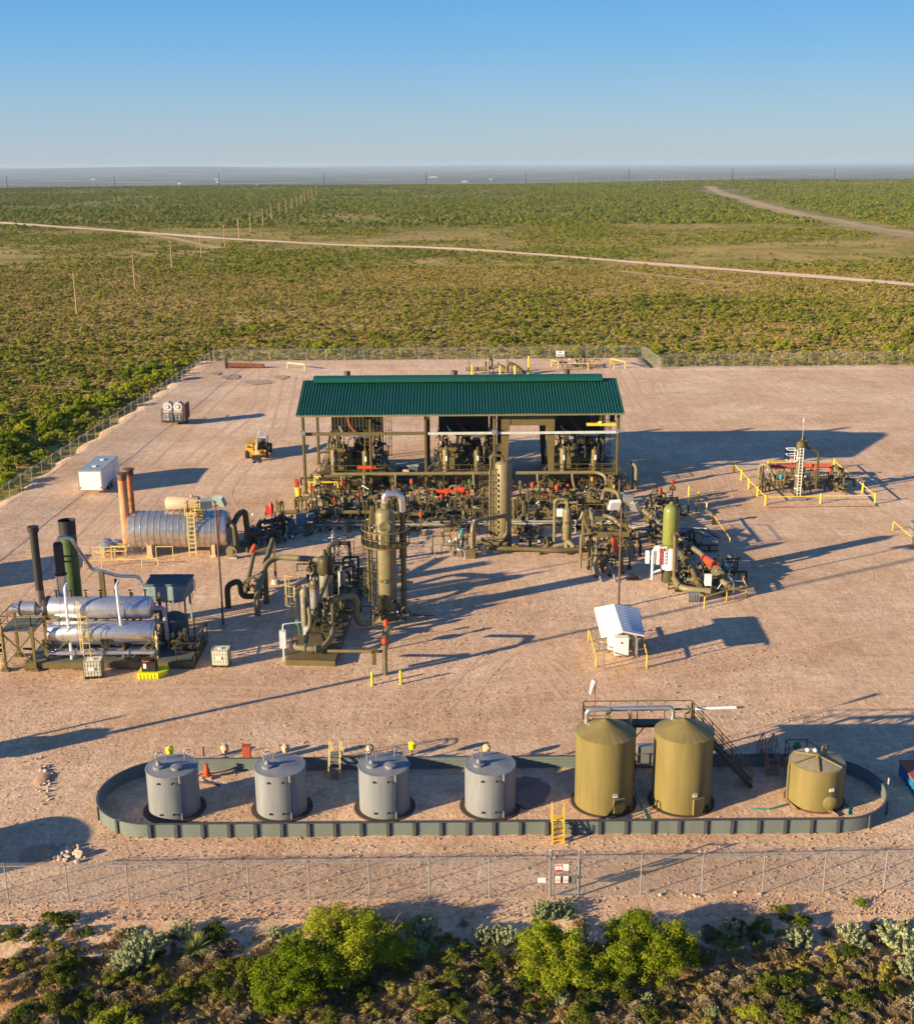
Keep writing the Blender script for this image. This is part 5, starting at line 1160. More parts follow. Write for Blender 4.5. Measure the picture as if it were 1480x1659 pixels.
bundle('dark tangled pipework behind the ringed tower foot',565,930,600,1000,10,12,1.2,[OLIVE_D,DARK])
bundle('small valve cluster at the right of the ringed tower foot',638,985,662,1012,10,13,1.0,[OLIVE_L,OLIVE,DARK],.03,.1)
# ---------------- ladder tower (contactor) ----------------
def lettering(s,size,x,y,z,t,m=BLACK):
    return text('lettering',s,size,(x-t.location.x,y-t.location.y,z),(math.pi/2,0,0),m,t)
x,y=4.15,108.2; t=thing('contactor_tower','tall olive tower with a bundle of pipes and clamps up its left side','tower',(x,y,0))
b=MB(t); b.vessel((x+.15,y,.5),.76,6.85,'Z',.45,32); b.lathe((x+.15,y,0),[(.80,0),(.80,.5)],28); b.build('shell',OLIVE_L,t)
b=MB(t)
for dx in(-.62,-.86,-1.1): b.cyl((x+dx,y-.35,.6),(x+dx,y-.35,6.9),.085,8)
for i in range(12): z=1.0+.5*i; b.flange((x-.42,y-.62,z),(0,0,1),.13,.22); b.cyl((x-.42,y-.62,z),(x+.1,y-.5,z),.04,6)
b.build('level_piping',OLIVE_L,t)
b=MB(t); b.pipe([(x+.1,y,7.5),(x+.1,y,8.15),(x-1.0,y-.1,8.25),(x-1.0,y-.1,6.9),(x-1.0,y-.1,.6)],.13,.4,10); b.pipe([(x+.4,y,7.6),(x+.95,y+.3,7.75),(x+1.1,y+.4,7.6)],.1,.2,8); b.build('overhead_pipe',OLIVE,t)
b=MB(t)
for i in range(11): z=1.0+.6*i; b.beam((x-1.2,y-.45,z),(x-.3,y-.62,z),.05)
b.build('clamp',OLIVE_D,t)
b=MB(t); b.ladder((x-1.35,y,0),7.2,(-1,0,0),.45,.022,True); b.build('ladder',OLIVE_D,t)
# low piping in front of it
header('olive pipe loop standing in front of the tall ladder tower',[(1.35,103.2,0),(1.35,103.2,3.0),(1.9,104.6,3.1),(4.7,106.4,3.0),(4.7,106.4,.9),(2.2,106.2,.7)],.20,OLIVE_L,9,name='pipe_loop',fl=False)
t=thing('pipe_support','olive box post carrying the pipe loop','post',(1.35,103.0,0)); b=MB(t); b.box(1.05,1.6,102.75,103.25,0,.9); b.build('post',OLIVE,t)
header('low olive pipe sweeping right from the tower foot to the small vessel',[(2.6,104.4,.45),(6.2,104.2,.45),(9.0,103.6,.45),(11.2,104.0,.45)],.2,OLIVE,3,name='pipe_run',fl=False)
header('short olive pipe lying beside the tower foot',[(1.8,105.5,.6),(5.0,105.2,.6),(5.6,104.4,.45)],.18,OLIVE,3,name='pipe_run')
# small vessel
x,y=10.0,105.4; t=thing('separator_vessel','slim olive vessel lettered V10 with a looped pipe on its left','vessel',(x,y,0))
b=MB(t); b.vessel((x,y,1.0),.40,2.7,'Z',.6,20); b.cyl((x,y,.0),(x,y,1.0),.22,12); b.cyl((x,y,3.7),(x,y,4.1),.1,8); b.build('shell',OLIVE_L,t)
b=MB(t); b.pipe([(x,y,3.9),(x,y,4.75),(x-1.15,y,4.75),(x-1.15,y,.5),(x-2.0,y-.2,.4)],.14,.4,10); b.pipe([(x+.3,y,2.6),(x+1.2,y+.2,2.7),(x+1.5,y+.2,3.6),(x+1.5,y+.2,.5)],.16,.35,10); b.pipe([(x,y-.1,.9),(x+.35,y-.6,.7),(x+.6,y-1.0,.45)],.22,.3,10); b.build('pipe',OLIVE_L,t)
b=MB(t)
for z in(1.6,2.3): b.pipe([(x+.35,y-.1,z),(x+.75,y-.15,z),(x+.75,y-.15,z+.5),(x+.4,y-.1,z+.5)],.03,.06,6)
b.build('gauge_glass',WHITE,t); lettering('V10',.42,x-.02,y-.44,2.6,t)
# raised frame with pipes under it
t=thing('valve_platform','olive raised steel frame carrying valves above the piping right of the small vessel','frame',(13,101,0))
for fx,fy in((11.4,99.5),(14.9,99.5),(11.4,104.5),(14.9,104.5)):
    b=MB(t); b.beam((fx,fy,0),(fx,fy,3.75),.16); b.obox(Vector((fx,fy,.15)),.35,.35,.3); b.build('leg',OLIVE,t)
b=MB(t); b.beam((11.3,99.5,3.2),(15.0,99.5,3.2),.16,.45); b.beam((11.3,104.5,3.2),(15.0,104.5,3.2),.16,.35); b.beam((11.4,99.5,3.2),(11.4,104.5,3.2),.14,.35); b.beam((14.9,99.5,3.2),(14.9,104.5,3.2),.14,.35); b.beam((11.3,101.8,3.3),(15,101.8,3.3),.12,.3); b.build('beam',OLIVE,t)
b=MB(t); b.rail([(11.4,99.5,3.4),(14.9,99.5,3.4),(14.9,104.5,3.4),(11.4,104.5,3.4),(11.4,99.5,3.4)],1.1,.025,1.8); b.build('railing',OLIVE,t)
b=MB(t); b.pipe([(10.6,99.0,.3),(10.6,99.0,3.4),(11.5,99.2,3.4)],.10,.3,8); b.cyl((12.3,102,0),(12.3,102,3.3),.14,8); b.pipe([(13.0,103,3.9),(13.6,101,4.2),(14.3,100.5,3.6)],.16,.4,10); b.cyl((11.9,101,3.6),(11.9,103.5,4.3),.22,12); b.cyl((12.5,101,3.7),(13.9,103.8,3.9),.16,12); b.build('pipe',OLIVE_L,t)
b=MB(t); b.cyl((13.35,99.9,3.2),(13.75,99.4,1.7),.24,14); b.cyl((13.3,100,3.25),(13.1,99.9,2.9),.14,10); b.build('actuator',ORANGE,t)
b=MB(t); b.cyl((13.8,99.35,1.7),(13.95,99.2,.9),.16,10); b.flange((13.85,99.3,1.5),(0,0,1),.28,.1); b.flange((13.9,99.25,1.1),(0,0,1),.28,.1); b.build('valve_body',OLIVE_L,t)
for i,x in enumerate((12.0,13.2)): header('grey pipe pair emerging from under the raised frame, %s one'%('left' if i==0 else 'right'),[(x-.3,98.6,.2),(x-.3,98.6,1.1),(x,96.9,.55),(x+.1,96.2,.0)],.11,GALV,9,name='drain_pipe')
# ---------------- green vessel ----------------
x,y=17.75,96.3; t=thing('filter_vessel','yellowish green domed vessel with a wide white band and a pipe down its front','vessel',(x,y,0))
b=MB(t); b.vessel((x,y,3.3),.66,2.9,'Z',.9,28); b.cyl((x,y,2.6),(x,y,3.4),.66,28); b.cyl((x,y,6.6),(x,y,7.0),.12,8); b.build('shell',VESG,t)
b=MB(t); b.lathe((x,y,1.2),[(.67,0),(.67,1.9)],28); b.build('white_band',WHITE,t); b=MB(t); b.lathe((x,y,0),[(.60,0),(.60,1.2)],24); b.build('skirt',OLIVE_D,t)
b=MB(t); b.pipe([(x+.15,y-.5,4.3),(x+.2,y-1.1,4.3),(x+.25,y-1.2,.7),(x+.3,y-2.6,.6)],.17,.4,12); b.flange((x+.2,y-.85,4.3),(0,1,0),.36,.15); b.build('outlet_pipe',OLIVE,t)
b=MB(t); b.obox(Vector((x-1.1,y-.4,2.5)),.4,.3,1.6); b.obox(Vector((x-.9,y-.6,3.1)),1.1,.2,.3); b.cyl((x-1.5,y-.6,.4),(x-1.5,y-.6,3.0),.11,8); b.obox(Vector((x-1.9,y-.3,2.3)),.3,.25,1.1); b.cyl((x-.8,y-.5,1.2),(x-1.5,y-.6,1.0),.1,8); b.build('white_piping',WHITE,t)
b=MB(t)
for i in range(5): b.box(x-.93,x-.62,y-.80,y-.74,1.9+.28*i,2.0+.28*i)
b.box(x-.96,x-.9,y-.8,y-.74,1.7,3.2); b.box(x-.65,x-.59,y-.8,y-.74,1.7,3.2); b.build('ladder_gauge',REDM,t)
# skewed pipe skid
def run(label,pts,r,m,sup=4,**k): return header(label,pts,r,m,sup,name='pipe_run',**k)
run('olive pipe running diagonally behind and right of the green vessel',[(18.3,112.5,.8),(18.6,108,1.2),(19.4,101.5,1.2),(19.6,95.5,1.2),(19.6,92.6,.9)],.22,OLIVE)
run('olive pipe with flanges leading to the orange actuator',[(18.2,113.5,1.3),(19.6,106,1.3),(21.2,99.5,1.3),(21.3,93.6,1.2),(22.2,91.8,.9)],.22,OLIVE_L,seed=31)
run('dark blue grey pipe between two olive pipes of the skewed skid',[(18.9,104.0,.9),(19.9,98.0,.9),(20.4,94.0,.8)],.24,mat('dark_blue_grey_pipe',(.14,.20,.27),.5),fl=False)  # this run has a dark blue grey colour of its own
run('olive pipe elbow at the front corner of the skewed skid',[(18.0,95.1,.7),(18.1,92.6,.7),(20.4,91.9,.7)],.26,OLIVE_L,fl=False)
t=thing('orange_actuator','fat orange actuator tilted over the skewed pipe skid','actuator',(21.2,95.5,0)); b=MB(t); b.sweep([(20.75,97.0,1.9),(20.95,96.0,1.9),(21.1,95.4,1.9),(21.2,94.7,1.9)],[.26,.36,.36,.40],16); b.build('cylinder',ORANGE,t); b=MB(t); b.cyl((21.25,94.6,1.8),(21.45,93.4,1.3),.25,12); b.flange((21.3,94.2,1.65),(0,1,0),.42,.15); b.flange((21.4,93.7,1.45),(0,1,0),.42,.15); b.beam((21.3,94.3,0),(21.3,94.3,1.4),.16); b.build('valve_body',OLIVE_L,t)
cabinet('white instrument box at the front of the skewed pipe skid',G(1145,965),.55,.3,.95,.9,WHITE); 
t=thing('finned_heater','small silver box with dark fins on the gravel right of the pipe skid','heater',(22.9,104.7,0)); b=MB(t); b.box(22.2,23.6,104.2,105.4,.2,1.0); b.build('box_body',GALV,t); b=MB(t); b.box(22.3,23.5,104.12,104.22,.62,.72)
for i in range(4): b.box(22.35+.3*i,22.4+.3*i,104.3,105.3,1.0,1.1)
b.box(22.3,22.4,104.3,104.4,0,.2); b.box(23.4,23.5,104.3,104.4,0,.2); b.build('fin',BLACK,t)
t=thing('finned_box','small grey finned box in front of the skewed pipe skid','box',G(1122,975)); p=G(1122,975); b=MB(t); 
for i in range(5): b.obox(p+Vector((-.4+.2*i,0,.35)),.09,.5,.7)
b.obox(p+Vector((0,.05,.72)),1.0,.45,.08); b.build('fin',GALV,t)
t=thing('dark_pump','small black pump lying on the gravel near the flood light pole','pump',G(1024,940)); p=G(1024,940); b=MB(t); b.obox(p+Vector((0,0,.08)),1.1,.45,.14); b.cyl(p+Vector((-.3,0,.35)),p+Vector((.25,0,.35)),.18,12); b.cyl(p+Vector((.3,0,.25)),p+Vector((.5,0,.25)),.12,10); b.build('pump_body',BLACK,t)
# riser right of the building
header('olive pipe riser bending over right of the green roofed building',[(19.3,126.2,0),(19.3,126.2,2.6),(18.6,126.6,3.0)],.2,OLIVE_L,9,name='pipe_riser',fl=False)
# guard rails: pipes bent down at their ends
def guard(label,pts,h=.95,r=.06,m=YELT,name='guard_rail',every=False,group=None):
    P=[Vector((p[0],p[1],0)) for p in pts]; t=thing(name,label,'guard rail',P[0],group); U=Vector((0,0,h)); b=MB(t); b.pipe([P[0],P[0]+U]+[p+U for p in P[1:-1]]+[P[-1]+U,P[-1]],r,.14,8); b.build('rail',m,t)
    for p in P[1:-1]: b=MB(t); b.cyl(p,p+U,r,8); b.build('post',m,t)
    return t
g=lambda *a:[tuple(G(u,v)) for u,v in a]
guard('yellow guard rail left of the white roofed shelter',g((965,1082),(953,1040)))
guard('yellow guard rail right of the white roofed shelter',g((1047,1082),(1038,1042)))
guard('yellow guard rail around the front corner of the skewed pipe skid',g((1140,986),(1176,974),(1208,968),(1197,945)))
guard('slanting yellow guard rail behind the finned silver box',g((1181,888),(1153,848)))
guard('yellow guard rail cut by the right edge beside a white box',g((1477,888),(1445,860)))
guard('long low pale yellow rail in front of the horizontal silver vessel',g((137,922),(166,920),(231,918),(257,917)),.7,.05,YELP)
guard('small pale yellow hoop left of the horizontal silver vessel',g((155,905),(171,905)),.55,.04,YELP)
guard('pale yellow rail behind the left light pole vessel',g((190,912),(206,912)),.4,.04,YELP)
def bollard(label,u,v,h=1.0,group='yellow bollards',m=YEL,r=.09):
    p=G(u,v); t=thing('bollard',label,'bollard',p,group); b=MB(t); b.lathe(p,[(r,-.05),(r,h-.06),(r*.7,h)],14); b.build('post',m,t); b=MB(t); b.lathe(p,[(r*1.9,0),(r*1.9,.04)],14); b.build('footing',CONC,t)
bollard('yellow bollard left of the riser with orange valve',603,1110); bollard('yellow bollard right of the riser with orange valve',649,1108)
bollard('yellow bollard farthest of three behind the green vessel',1115,804,1.1); bollard('yellow bollard middle of three behind the green vessel',1131,812,1.1); bollard('dull yellow bollard nearest of three behind the green vessel',1144,827,1.0,m=YELP)
p=G(1155,850); b=MB(); b.obox(p+Vector((0,0,.6)),.3,.3,1.2); b.obox(p+Vector((.1,0,1.25)),.7,.4,.12); tag(b.build('utility_pedestal',DARK),'dark capped pedestal at the top of the slanting yellow rail','pedestal')
# ---------------- yellow fenced well pad ----------------
WP=[G(*q) for q in((1188,766),(1200,778),(1212,792),(1226,806),(1239,820),(1328,818),(1416,817),(1396,800),(1350,760),(1243,763))]
ring_=[WP[4],WP[5],WP[6],WP[7],WP[8],WP[9]]
t=thing('yellow_pipe_fence','yellow pipe fence around the wellhead piping','guard rail',WP[4])
for p in WP: b=MB(t); b.lathe(p,[(.11,-.05),(.11,1.15),(.05,1.22)],12); b.build('post',YEL,t)
b=MB(t)
for a,c in zip(WP[:7],WP[1:7]): b.cyl(a+Vector((0,0,.95)),c+Vector((0,0,.95)),.05,8)
for a,c in((6,7),(7,8),(8,9)): b.cyl(WP[a]+Vector((0,0,.95)),WP[c]+Vector((0,0,.95)),.05,8)
b.build('rail',YEL,t)
b=MB(); c_=[G(1200,770),G(1243,764),G(1352,762),G(1400,802),G(1418,822),G(1240,824)]; b.add([v+Vector((0,0,.16)) for v in c_],[(0,1,2,3,4,5)]); tag(b.build('gravel_patch',PM),kind='structure')
x,y=35.75,122.6; t=thing('scrubber_tower','slender olive tower with white ladder platform and thin whip inside the yellow fence','tower',(x,y,0))
b=MB(t); b.vessel((x,y,.3),.40,5.4,'Z',.6,20); b.lathe((x,y,5.7),[(.46,-.3),(.46,.1),(.3,.3)],16); b.build('shell',OLIVE,t)
b=MB(t)
for z in(1.0,2.4,4.3): b.flange((x,y,z),(0,0,1),.43,.08)
b.ladder((x+.0,y-.45,.2),5.2,(0,-1,0),.35,.03); b.build('ladder',WHITE,t)
b=MB(t); b.rail([(x-.45,y-.5,4.0),(x-1.4,y-.5,4.0),(x-1.4,y+.5,4.0),(x-.45,y+.5,4.0)],1.2,.035,.7); b.box(x-1.4,x-.4,y-.5,y+.5,3.95,4.0); b.build('platform',WHITE,t)
b=MB(t); b.cyl((x+.1,y,5.9),(x+.1,y,8.1),.025,6); b.build('whip',TAN,t); b=MB(t); b.lathe((x+.1,y,8.0),[(.06,0),(.08,.3),(.03,.5)],8); b.build('flag',PINKW,t)
b=MB(t); b.pipe([(x,y,5.9),(x+.1,y+.2,6.3),(x+.6,y+.2,6.3),(x+.6,y+.2,5.3),(x+1.9,y,4.9),(x+1.9,y,1.0)],.12,.3,8); b.build('pipe',OLIVE_D,t)
header('olive pipe header across the wellhead area inside the yellow fence',[(31.9,123.8,.3),(31.9,123.8,1.0),(33.6,124.4,1.0),(40.3,124.6,1.0),(41.2,123.8,.4)],.24,OLIVE,2.2,risers=1.4,seed=41)
header('red banded pipe behind the tower inside the yellow fence',[(34.4,129.5,1.6),(41.2,129.7,1.6)],.24,mat('salmon_pipe',(.50,.10,.05),.5,dirt=(.3,.2,.1),dirta=.6),3,seed=42)
header('olive arched pipe at the left inside the yellow fence',[(33.2,128.8,.3),(33.2,128.8,2.0),(33.9,128.3,2.2),(34.2,126,.8)],.2,OLIVE_L,9,name='pipe_loop',fl=False)
header('smaller olive arched pipe beside the tower inside the yellow fence',[(34.4,127.0,.3),(34.4,127.0,1.5),(35.4,126.8,1.6),(37.6,126.4,.9)],.2,OLIVE,9,name='pipe_loop',fl=False)
bundle('olive wellhead pipework inside the yellow fence',1262,775,1365,800,24,43,1.6)
for lab,u,v,z,m in(('teal capped valve at the left inside the yellow fence',1262,802,1.2,TEAL),('orange red valve right of the tower inside the yellow fence',1318,790,1.4,ORANGE),('orange red valve farthest right inside the yellow fence',1342,792,1.4,ORANGE),('orange red valve left of the tower inside the yellow fence',1280,770,1.0,ORANGE)): valve(lab,G(u,v)+Vector((0,0,z)),.17,(1,0,0),m,group=None)
b=MB(); p=G(1296,812); b.cyl(p+Vector((-.9,0,.25)),p+Vector((.5,0,.25)),.2,14); tag(b.build('gas_cylinder',GALV),'short pale cylinder lying against the yellow fence','cylinder')
# ---------------- far end pipework ----------------
header('olive pig launcher piping seen above the roof at the back of the pad',[(1.6,201,.9),(5.0,201,.9),(7.5,201,1.6),(8.6,201,.3)],.32,OLIVE_L,2.5,risers=.8,seed=51); header('second olive launcher pipe with elbow above the roof',[(8.5,200,.4),(8.5,200,2.2),(10,200,1.6),(11.5,200,.2)],.3,OLIVE,3,risers=1.,seed=52)
bundle('olive pipework between yellow guard rails far behind the roof',905,592,960,597,12,53,1.8)
guard('far yellow guard rail left of the olive pipework behind the roof',[(17.6,206.5),(16.6,209)],1.1,.1); guard('far yellow guard rail in front of the olive pipework behind the roof',[(19,204.8),(22.5,204.8),(27,205.4)],1.1,.09); guard('far slanting yellow guard rail right of the olive pipework behind the roof',[(29,206),(27,210)],1.1,.1)
for u,v,lab in((765,612,'far yellow bollard left of the launcher piping'),(810,612,'far yellow bollard in the middle of the launcher piping'),(834,612,'far yellow bollard right of the launcher piping'),(856,606,'tall leaning yellow bollard right of the launcher piping')): bollard(lab,u,v,2.0 if u<850 else 3.0,None,r=.16)
t=thing('scrap_pipe','rusty dark pipe lying on the ground at the far left corner','pipe',G(395,598)); b=MB(t); p=G(370,597);q=G(428,597); b.cyl(p+Vector((0,0,.6)),q+Vector((0,0,.4)),.42,12); b.build('pipe',RUSTD,t); b=MB(t); b.obox(p+Vector((-.3,0,.9)),.4,.4,1.8); b.build('post',DARK,t)
guard('low pale yellow barrier at the far left corner behind the pad',[tuple(G(466,597)),tuple(G(494,600))],1.0,.12,YELP)
# ---------------- ringed tower ----------------
x,y=-5.45,88.2; t=thing('absorber_tower','tall pale olive tower lettered V210 with a railed round platform and caged ladder','tower',(x,y,0))
b=MB(t); b.vessel((x,y,.4),.78,8.1,'Z',.62,36); b.lathe((x,y,0),[(.9,0),(.9,.12),(.82,.14),(.82,.5)],28); b.cyl((x,y,8.9),(x,y,9.35),.26,14); b.flange((x,y,9.2),(0,0,1),.36,.1); b.build('shell',OLIVE_L,t)
b=MB(t); b.pipe([(x,y,9.3),(x,y,10.0),(x+1.25,y+.2,10.05),(x+1.3,y+.2,8.6)],.26,.62,14); b.build('overhead_pipe',SILVER,t)
b=MB(t); b.pipe([(x+1.3,y+.2,8.6),(x+1.3,y+.2,1.2),(x+1.3,y-.6,.7)],.21,.4,12)
for z in(2.3,5.0,6.9): b.flange((x+1.3,y+.2,z),(0,0,1),.33,.12)
b.cyl((x+1.3,y+.2,5.0),(x+1.3,y+.2,6.9),.28,12); b.build('downcomer',OLIVE,t)
pz=6.25; b=MB(t); arc=[]; 
for k in range(0,15): a=math.radians(150+k*15); arc.append((x+1.85*math.cos(a),y+1.85*math.sin(a)))
vs=[];fs=[]
for k,(ax_,ay_) in enumerate(arc): a=math.radians(150+k*15); vs+= [(ax_,ay_,pz),(x+.84*math.cos(a),y+.84*math.sin(a),pz),(ax_,ay_,pz-.12),(x+.84*math.cos(a),y+.84*math.sin(a),pz-.12)]
for k in range(len(arc)-1): o_=4*k; fs+= [(o_,o_+1,o_+5,o_+4),(o_+2,o_+6,o_+7,o_+3),(o_,o_+4,o_+6,o_+2),(o_+1,o_+3,o_+7,o_+5)]
b.add(vs,fs); b.build('platform',OLIVE,t)
b=MB(t); b.rail([(a,c,pz) for a,c in arc],1.15,.028,.9); b.build('railing',OLIVE_L,t)
b=MB(t); b.ladder((x-1.15,y-.35,0),6.9,(-.8,-.6,0),.45,.025,True); b.ladder((x-1.5,y+.3,pz-.0),2.9,(-1,0,0),.45,.025); b.build('caged_ladder',OLIVE_D,t)
b=MB(t); b.cyl((x-1.35,y-.2,1.5),(x-1.35,y-.2,6.4),.13,8); b.cyl((x-1.1,y-.5,1.2),(x-1.1,y-.5,9.0),.05,6); b.vessel((x-.95,y+.5,7.6),.2,1.3,'Z',.6,12)
for z in(2.2,3.4,4.6,5.8): b.cyl((x-1.35,y-.2,z),(x-.6,y-.2,z),.05,6)
b.build('side_piping',OLIVE,t)
b=MB(t); b.cyl((x,y-.6,7.75),(x,y-1.15,7.75),.36,20); b.flange((x,y-1.1,7.75),(0,1,0),.44,.1); b.pipe([(x+.15,y-1.1,8.1),(x+.5,y-1.1,8.25),(x+.5,y-.9,7.6)],.03,.1,6); b.build('manway',OLIVE_L,t)
b=MB(t); b.cyl((x+.05,y-.2,9.0),(x+.05,y-.2,9.5),.06,8); b.build('yellow_tip',YEL,t)
b=MB(t); b.cyl((x-.1,y-.8,.6),(x-.1,y-1.3,.6),.12,8); b.cyl((x-.25,y-.8,2.2),(x-.25,y-1.2,2.2),.07,8); b.cyl((x+.5,y-.7,1.7),(x+.8,y-1.1,1.7),.15,10); b.obox(Vector((x-.5,y-1,1.4)),.3,.3,1.6); b.build('nozzle',OLIVE_D,t)
lettering('V 210',.50,x+.05,y-.81,3.3,t)
# ---------------- front skid ----------------
t=thing('process_skid','olive walkway skid with vertical vessels and curved pipes left of the ringed tower','process skid',(-10,85,0))
c1,c2,c3,c4=G(463,1078),G(543,1080),G(588,950),G(520,950)
b=MB(t); c=[c1,c2,c3,c4]; b.add([v+Vector((0,0,z)) for z in(0,.45) for v in c],[(0,3,2,1),(4,5,6,7),(0,1,5,4),(1,2,6,5),(2,3,7,6),(3,0,4,7)]); b.build('skid_base',OLIVE,t)
b=MB(t); 
for k in range(7): a=c1.lerp(c4,k/6.5)+Vector((.1,0,.46)); d=c2.lerp(c3,k/6.5)+Vector((-.1,0,.46)); b.beam(a,d,.08,.05)
b.build('grating',OLIVE_D,t)
def vv(p,r,h,z0,m,nm='vessel',top=None):
    b=MB(t); b.vessel((p[0],p[1],z0),r,h,'Z',.5,22); b.cyl((p[0],p[1],z0+h),(p[0],p[1],z0+h+r*.5+.35),r*.25,8)
    for s in(-1,1): b.beam((p[0]+s*r*.7,p[1],.45),(p[0]+s*r*.7,p[1],z0+.2),.08)
    q=b.build(nm,m,t)
    if top: b=MB(t); b.lathe((p[0],p[1],z0+h-.35),[(r+.02,0),(r+.03,.35),(r*.7,.6),(.04,.7)],22); b.build('domed_top',top,q)
    return q
vA=(-10.3,89.6); vv(vA,.52,3.0,1.2,mat('dull_silver_vessel',(.30,.30,.28),.45,metal=.4),'vessel'); b=MB(t); b.vessel((vA[0],vA[1],3.3),.57,1.15,'Z',.5,22); b.cyl((vA[0],vA[1],4.6),(vA[0],vA[1],5.2),.14,8); b.cyl((vA[0]+.25,vA[1],4.5),(vA[0]+.25,vA[1],5.4),.06,6); b.build('vessel_shroud',OLIVE_D,t)
vv((-11.2,83.6),.34,2.6,1.3,mat('dull_silver_vessel',(.42,.42,.40)),'vessel',OLIVE_L); vv((-10.8,86.2),.36,2.3,1.3,mat('dull_silver_vessel',(.42,.42,.40)),'vessel',OLIVE); vv((-9.2,91.0),.30,2.0,.9,mat('dull_silver_vessel',(.42,.42,.40)))
b=MB(t); b.pipe([(-10.2,90,4.2),(-14.3,91,4.2),(-15.1,90.2,3.8),(-15.5,88.0,2.0),(-15.5,88.0,.4)],.24,.6,12); b.build('overhead_pipe',OLIVE_L,t)
b=MB(t); b.pipe([(-11.2,83.2,3.5),(-11.15,82.6,3.3),(-11.1,82.5,1.5),(-10.8,82.3,1.1)],.18,.3,10); b.pipe([(-10.1,89,3.2),(-10.2,88.3,3.0),(-10.6,87,2.0),(-10.6,86.8,1)],.2,.4,10); b.build('vessel_pipe',OLIVE_L,t)
b=MB(t); b.pipe([(-9.35,84.4,.9),(-9.35,84.4,3.0),(-7.6,85.4,3.0),(-7.6,85.4,.7),(-6.6,86.2,.4)],.24,.6,12)
for z in(1.3,2.0): b.flange((-9.35,84.4,z),(0,0,1),.36,.14)
b.build('arched_pipe',OLIVE_L,t)
b=MB(t); b.pipe([(-11.6,80.4,1.4),(-11.6,80.2,.95),(-10.4,79.9,.9),(-9.6,80.1,.9),(-9.1,81.3,1.2),(-9.0,82.8,1.8)],.22,.45,12)
for q in((-10.9,80.05,.92),(-10.1,79.95,.9)): b.flange(q,(1,0,0),.33,.12)
b.pipe([(-10.9,80.8,1.0),(-10.6,81.6,2.4),(-10.9,83,3.2)],.15,.4,10); b.build('curved_pipe',OLIVE_L,t)
R=random.Random(3)
b=MB(t)
for k in range(22):
    p=Vector((R.uniform(-11.6,-8.8),R.uniform(81.5,91),R.uniform(.6,2.2))); d=Vector(R.choice([(1,0,0),(0,1,0),(0,0,1)])); b.pipe([p,p+d*R.uniform(.5,1.4),p+d*R.uniform(.5,1.4)+Vector((0,R.uniform(-.5,.5),-.5))],R.uniform(.05,.16),.2,8); b.flange(p+d*.3,d,.2,.08)
b.build('pipework',OLIVE_D,t)
b=MB(t)
for k in range(12): p=Vector((R.uniform(-11.8,-8.6),R.uniform(80.5,91),R.uniform(.8,3.0))); b.obox(p,.25,.2,.3); b.beam((p.x,p.y,.45),p,.05)
b.build('instrument',DARK,t)
b=MB(t); b.obox(Vector((-10.9,81.4,1.75)),.42,.25,.6); b.obox(Vector((-12.4,80.0,1.65)),.45,.35,1.3); b.obox(Vector((-12.4,80.0,.6)),.12,.12,1.2); b.pipe([(-12.4,80.2,2.3),(-12.4,80.2,2.7),(-11.0,80.6,2.7)],.05,.2,6); b.build('instrument_box',mat('pale_grey_box',(.55,.57,.57),.4),t)
b=MB(t); b.lathe((-11.5,81.6,2.1),[(.12,0),(.2,.1),(.2,.35),(.08,.42)],12); b.cyl((-11.4,81.6,1.3),(-11.5,81.6,2.1),.06,8); b.build('green_valve',GREENM,t)
b=MB(t); b.ladder((-12.3,86.0,.2),3.3,(-1,0,0),.45,.03,True,1.0); b.build('caged_ladder',YELP,t)
b=MB(t)
for px_,py_ in((-11.9,84),(-11.9,86.8),(-10.4,84.6),(-9.7,86.5)): b.beam((px_,py_,.45),(px_,py_,4.0),.06)
b.rail([(-11.9,84,2.9),(-11.9,86.8,2.9)],1,.02,1.4); b.build('post',OLIVE_D,t)
bundle('dark pipe tangle filling the rear of the front process skid',500,915,560,960,20,101,2.6,[OLIVE_D,DARK,OLIVE],.06,.16)
bundle('dark tangled valves at the middle of the front process skid',505,955,545,1000,16,61,1.6,[OLIVE_D,OLIVE,DARK],.06,.18); bundle('instrument tree behind the front process skid vessels',535,900,550,925,10,62,2.6,[GALV,OLIVE_D],.03,.06)
# riser with yellow bollards
t=thing('pipe_riser','upright olive pipe riser on concrete between two yellow bollards','pipe',G(624,1093)); p=G(624,1093); b=MB(t); b.cyl(p,p+Vector((0,0,2.2)),.18,12); b.pipe([p+Vector((0,0,2.2)),p+Vector((0,0,2.9)),p+Vector((.3,1.4,3.0)),p+Vector((.4,3.4,2.0))],.14,.4,10); b.flange(p+Vector((0,0,2.15)),(0,0,1),.3,.16); b.build('pipe',OLIVE_L,t); b=MB(t); b.lathe(p+Vector((0,0,2.3)),[(.15,0),(.26,.1),(.26,.4),(.1,.5)],12); b.build('actuator',ORANGE,t)
b=MB(t); b.cyl(p+Vector((-.1,.1,1.7)),p+Vector((-4.0,.7,1.5)),.12,8); b.obox(p+Vector((-.75,.2,1.3)),.25,.3,1.2); b.flange(p+Vector((-.9,.2,1.7)),(1,0,0),.22,.1); b.build('side_pipe',OLIVE,t)
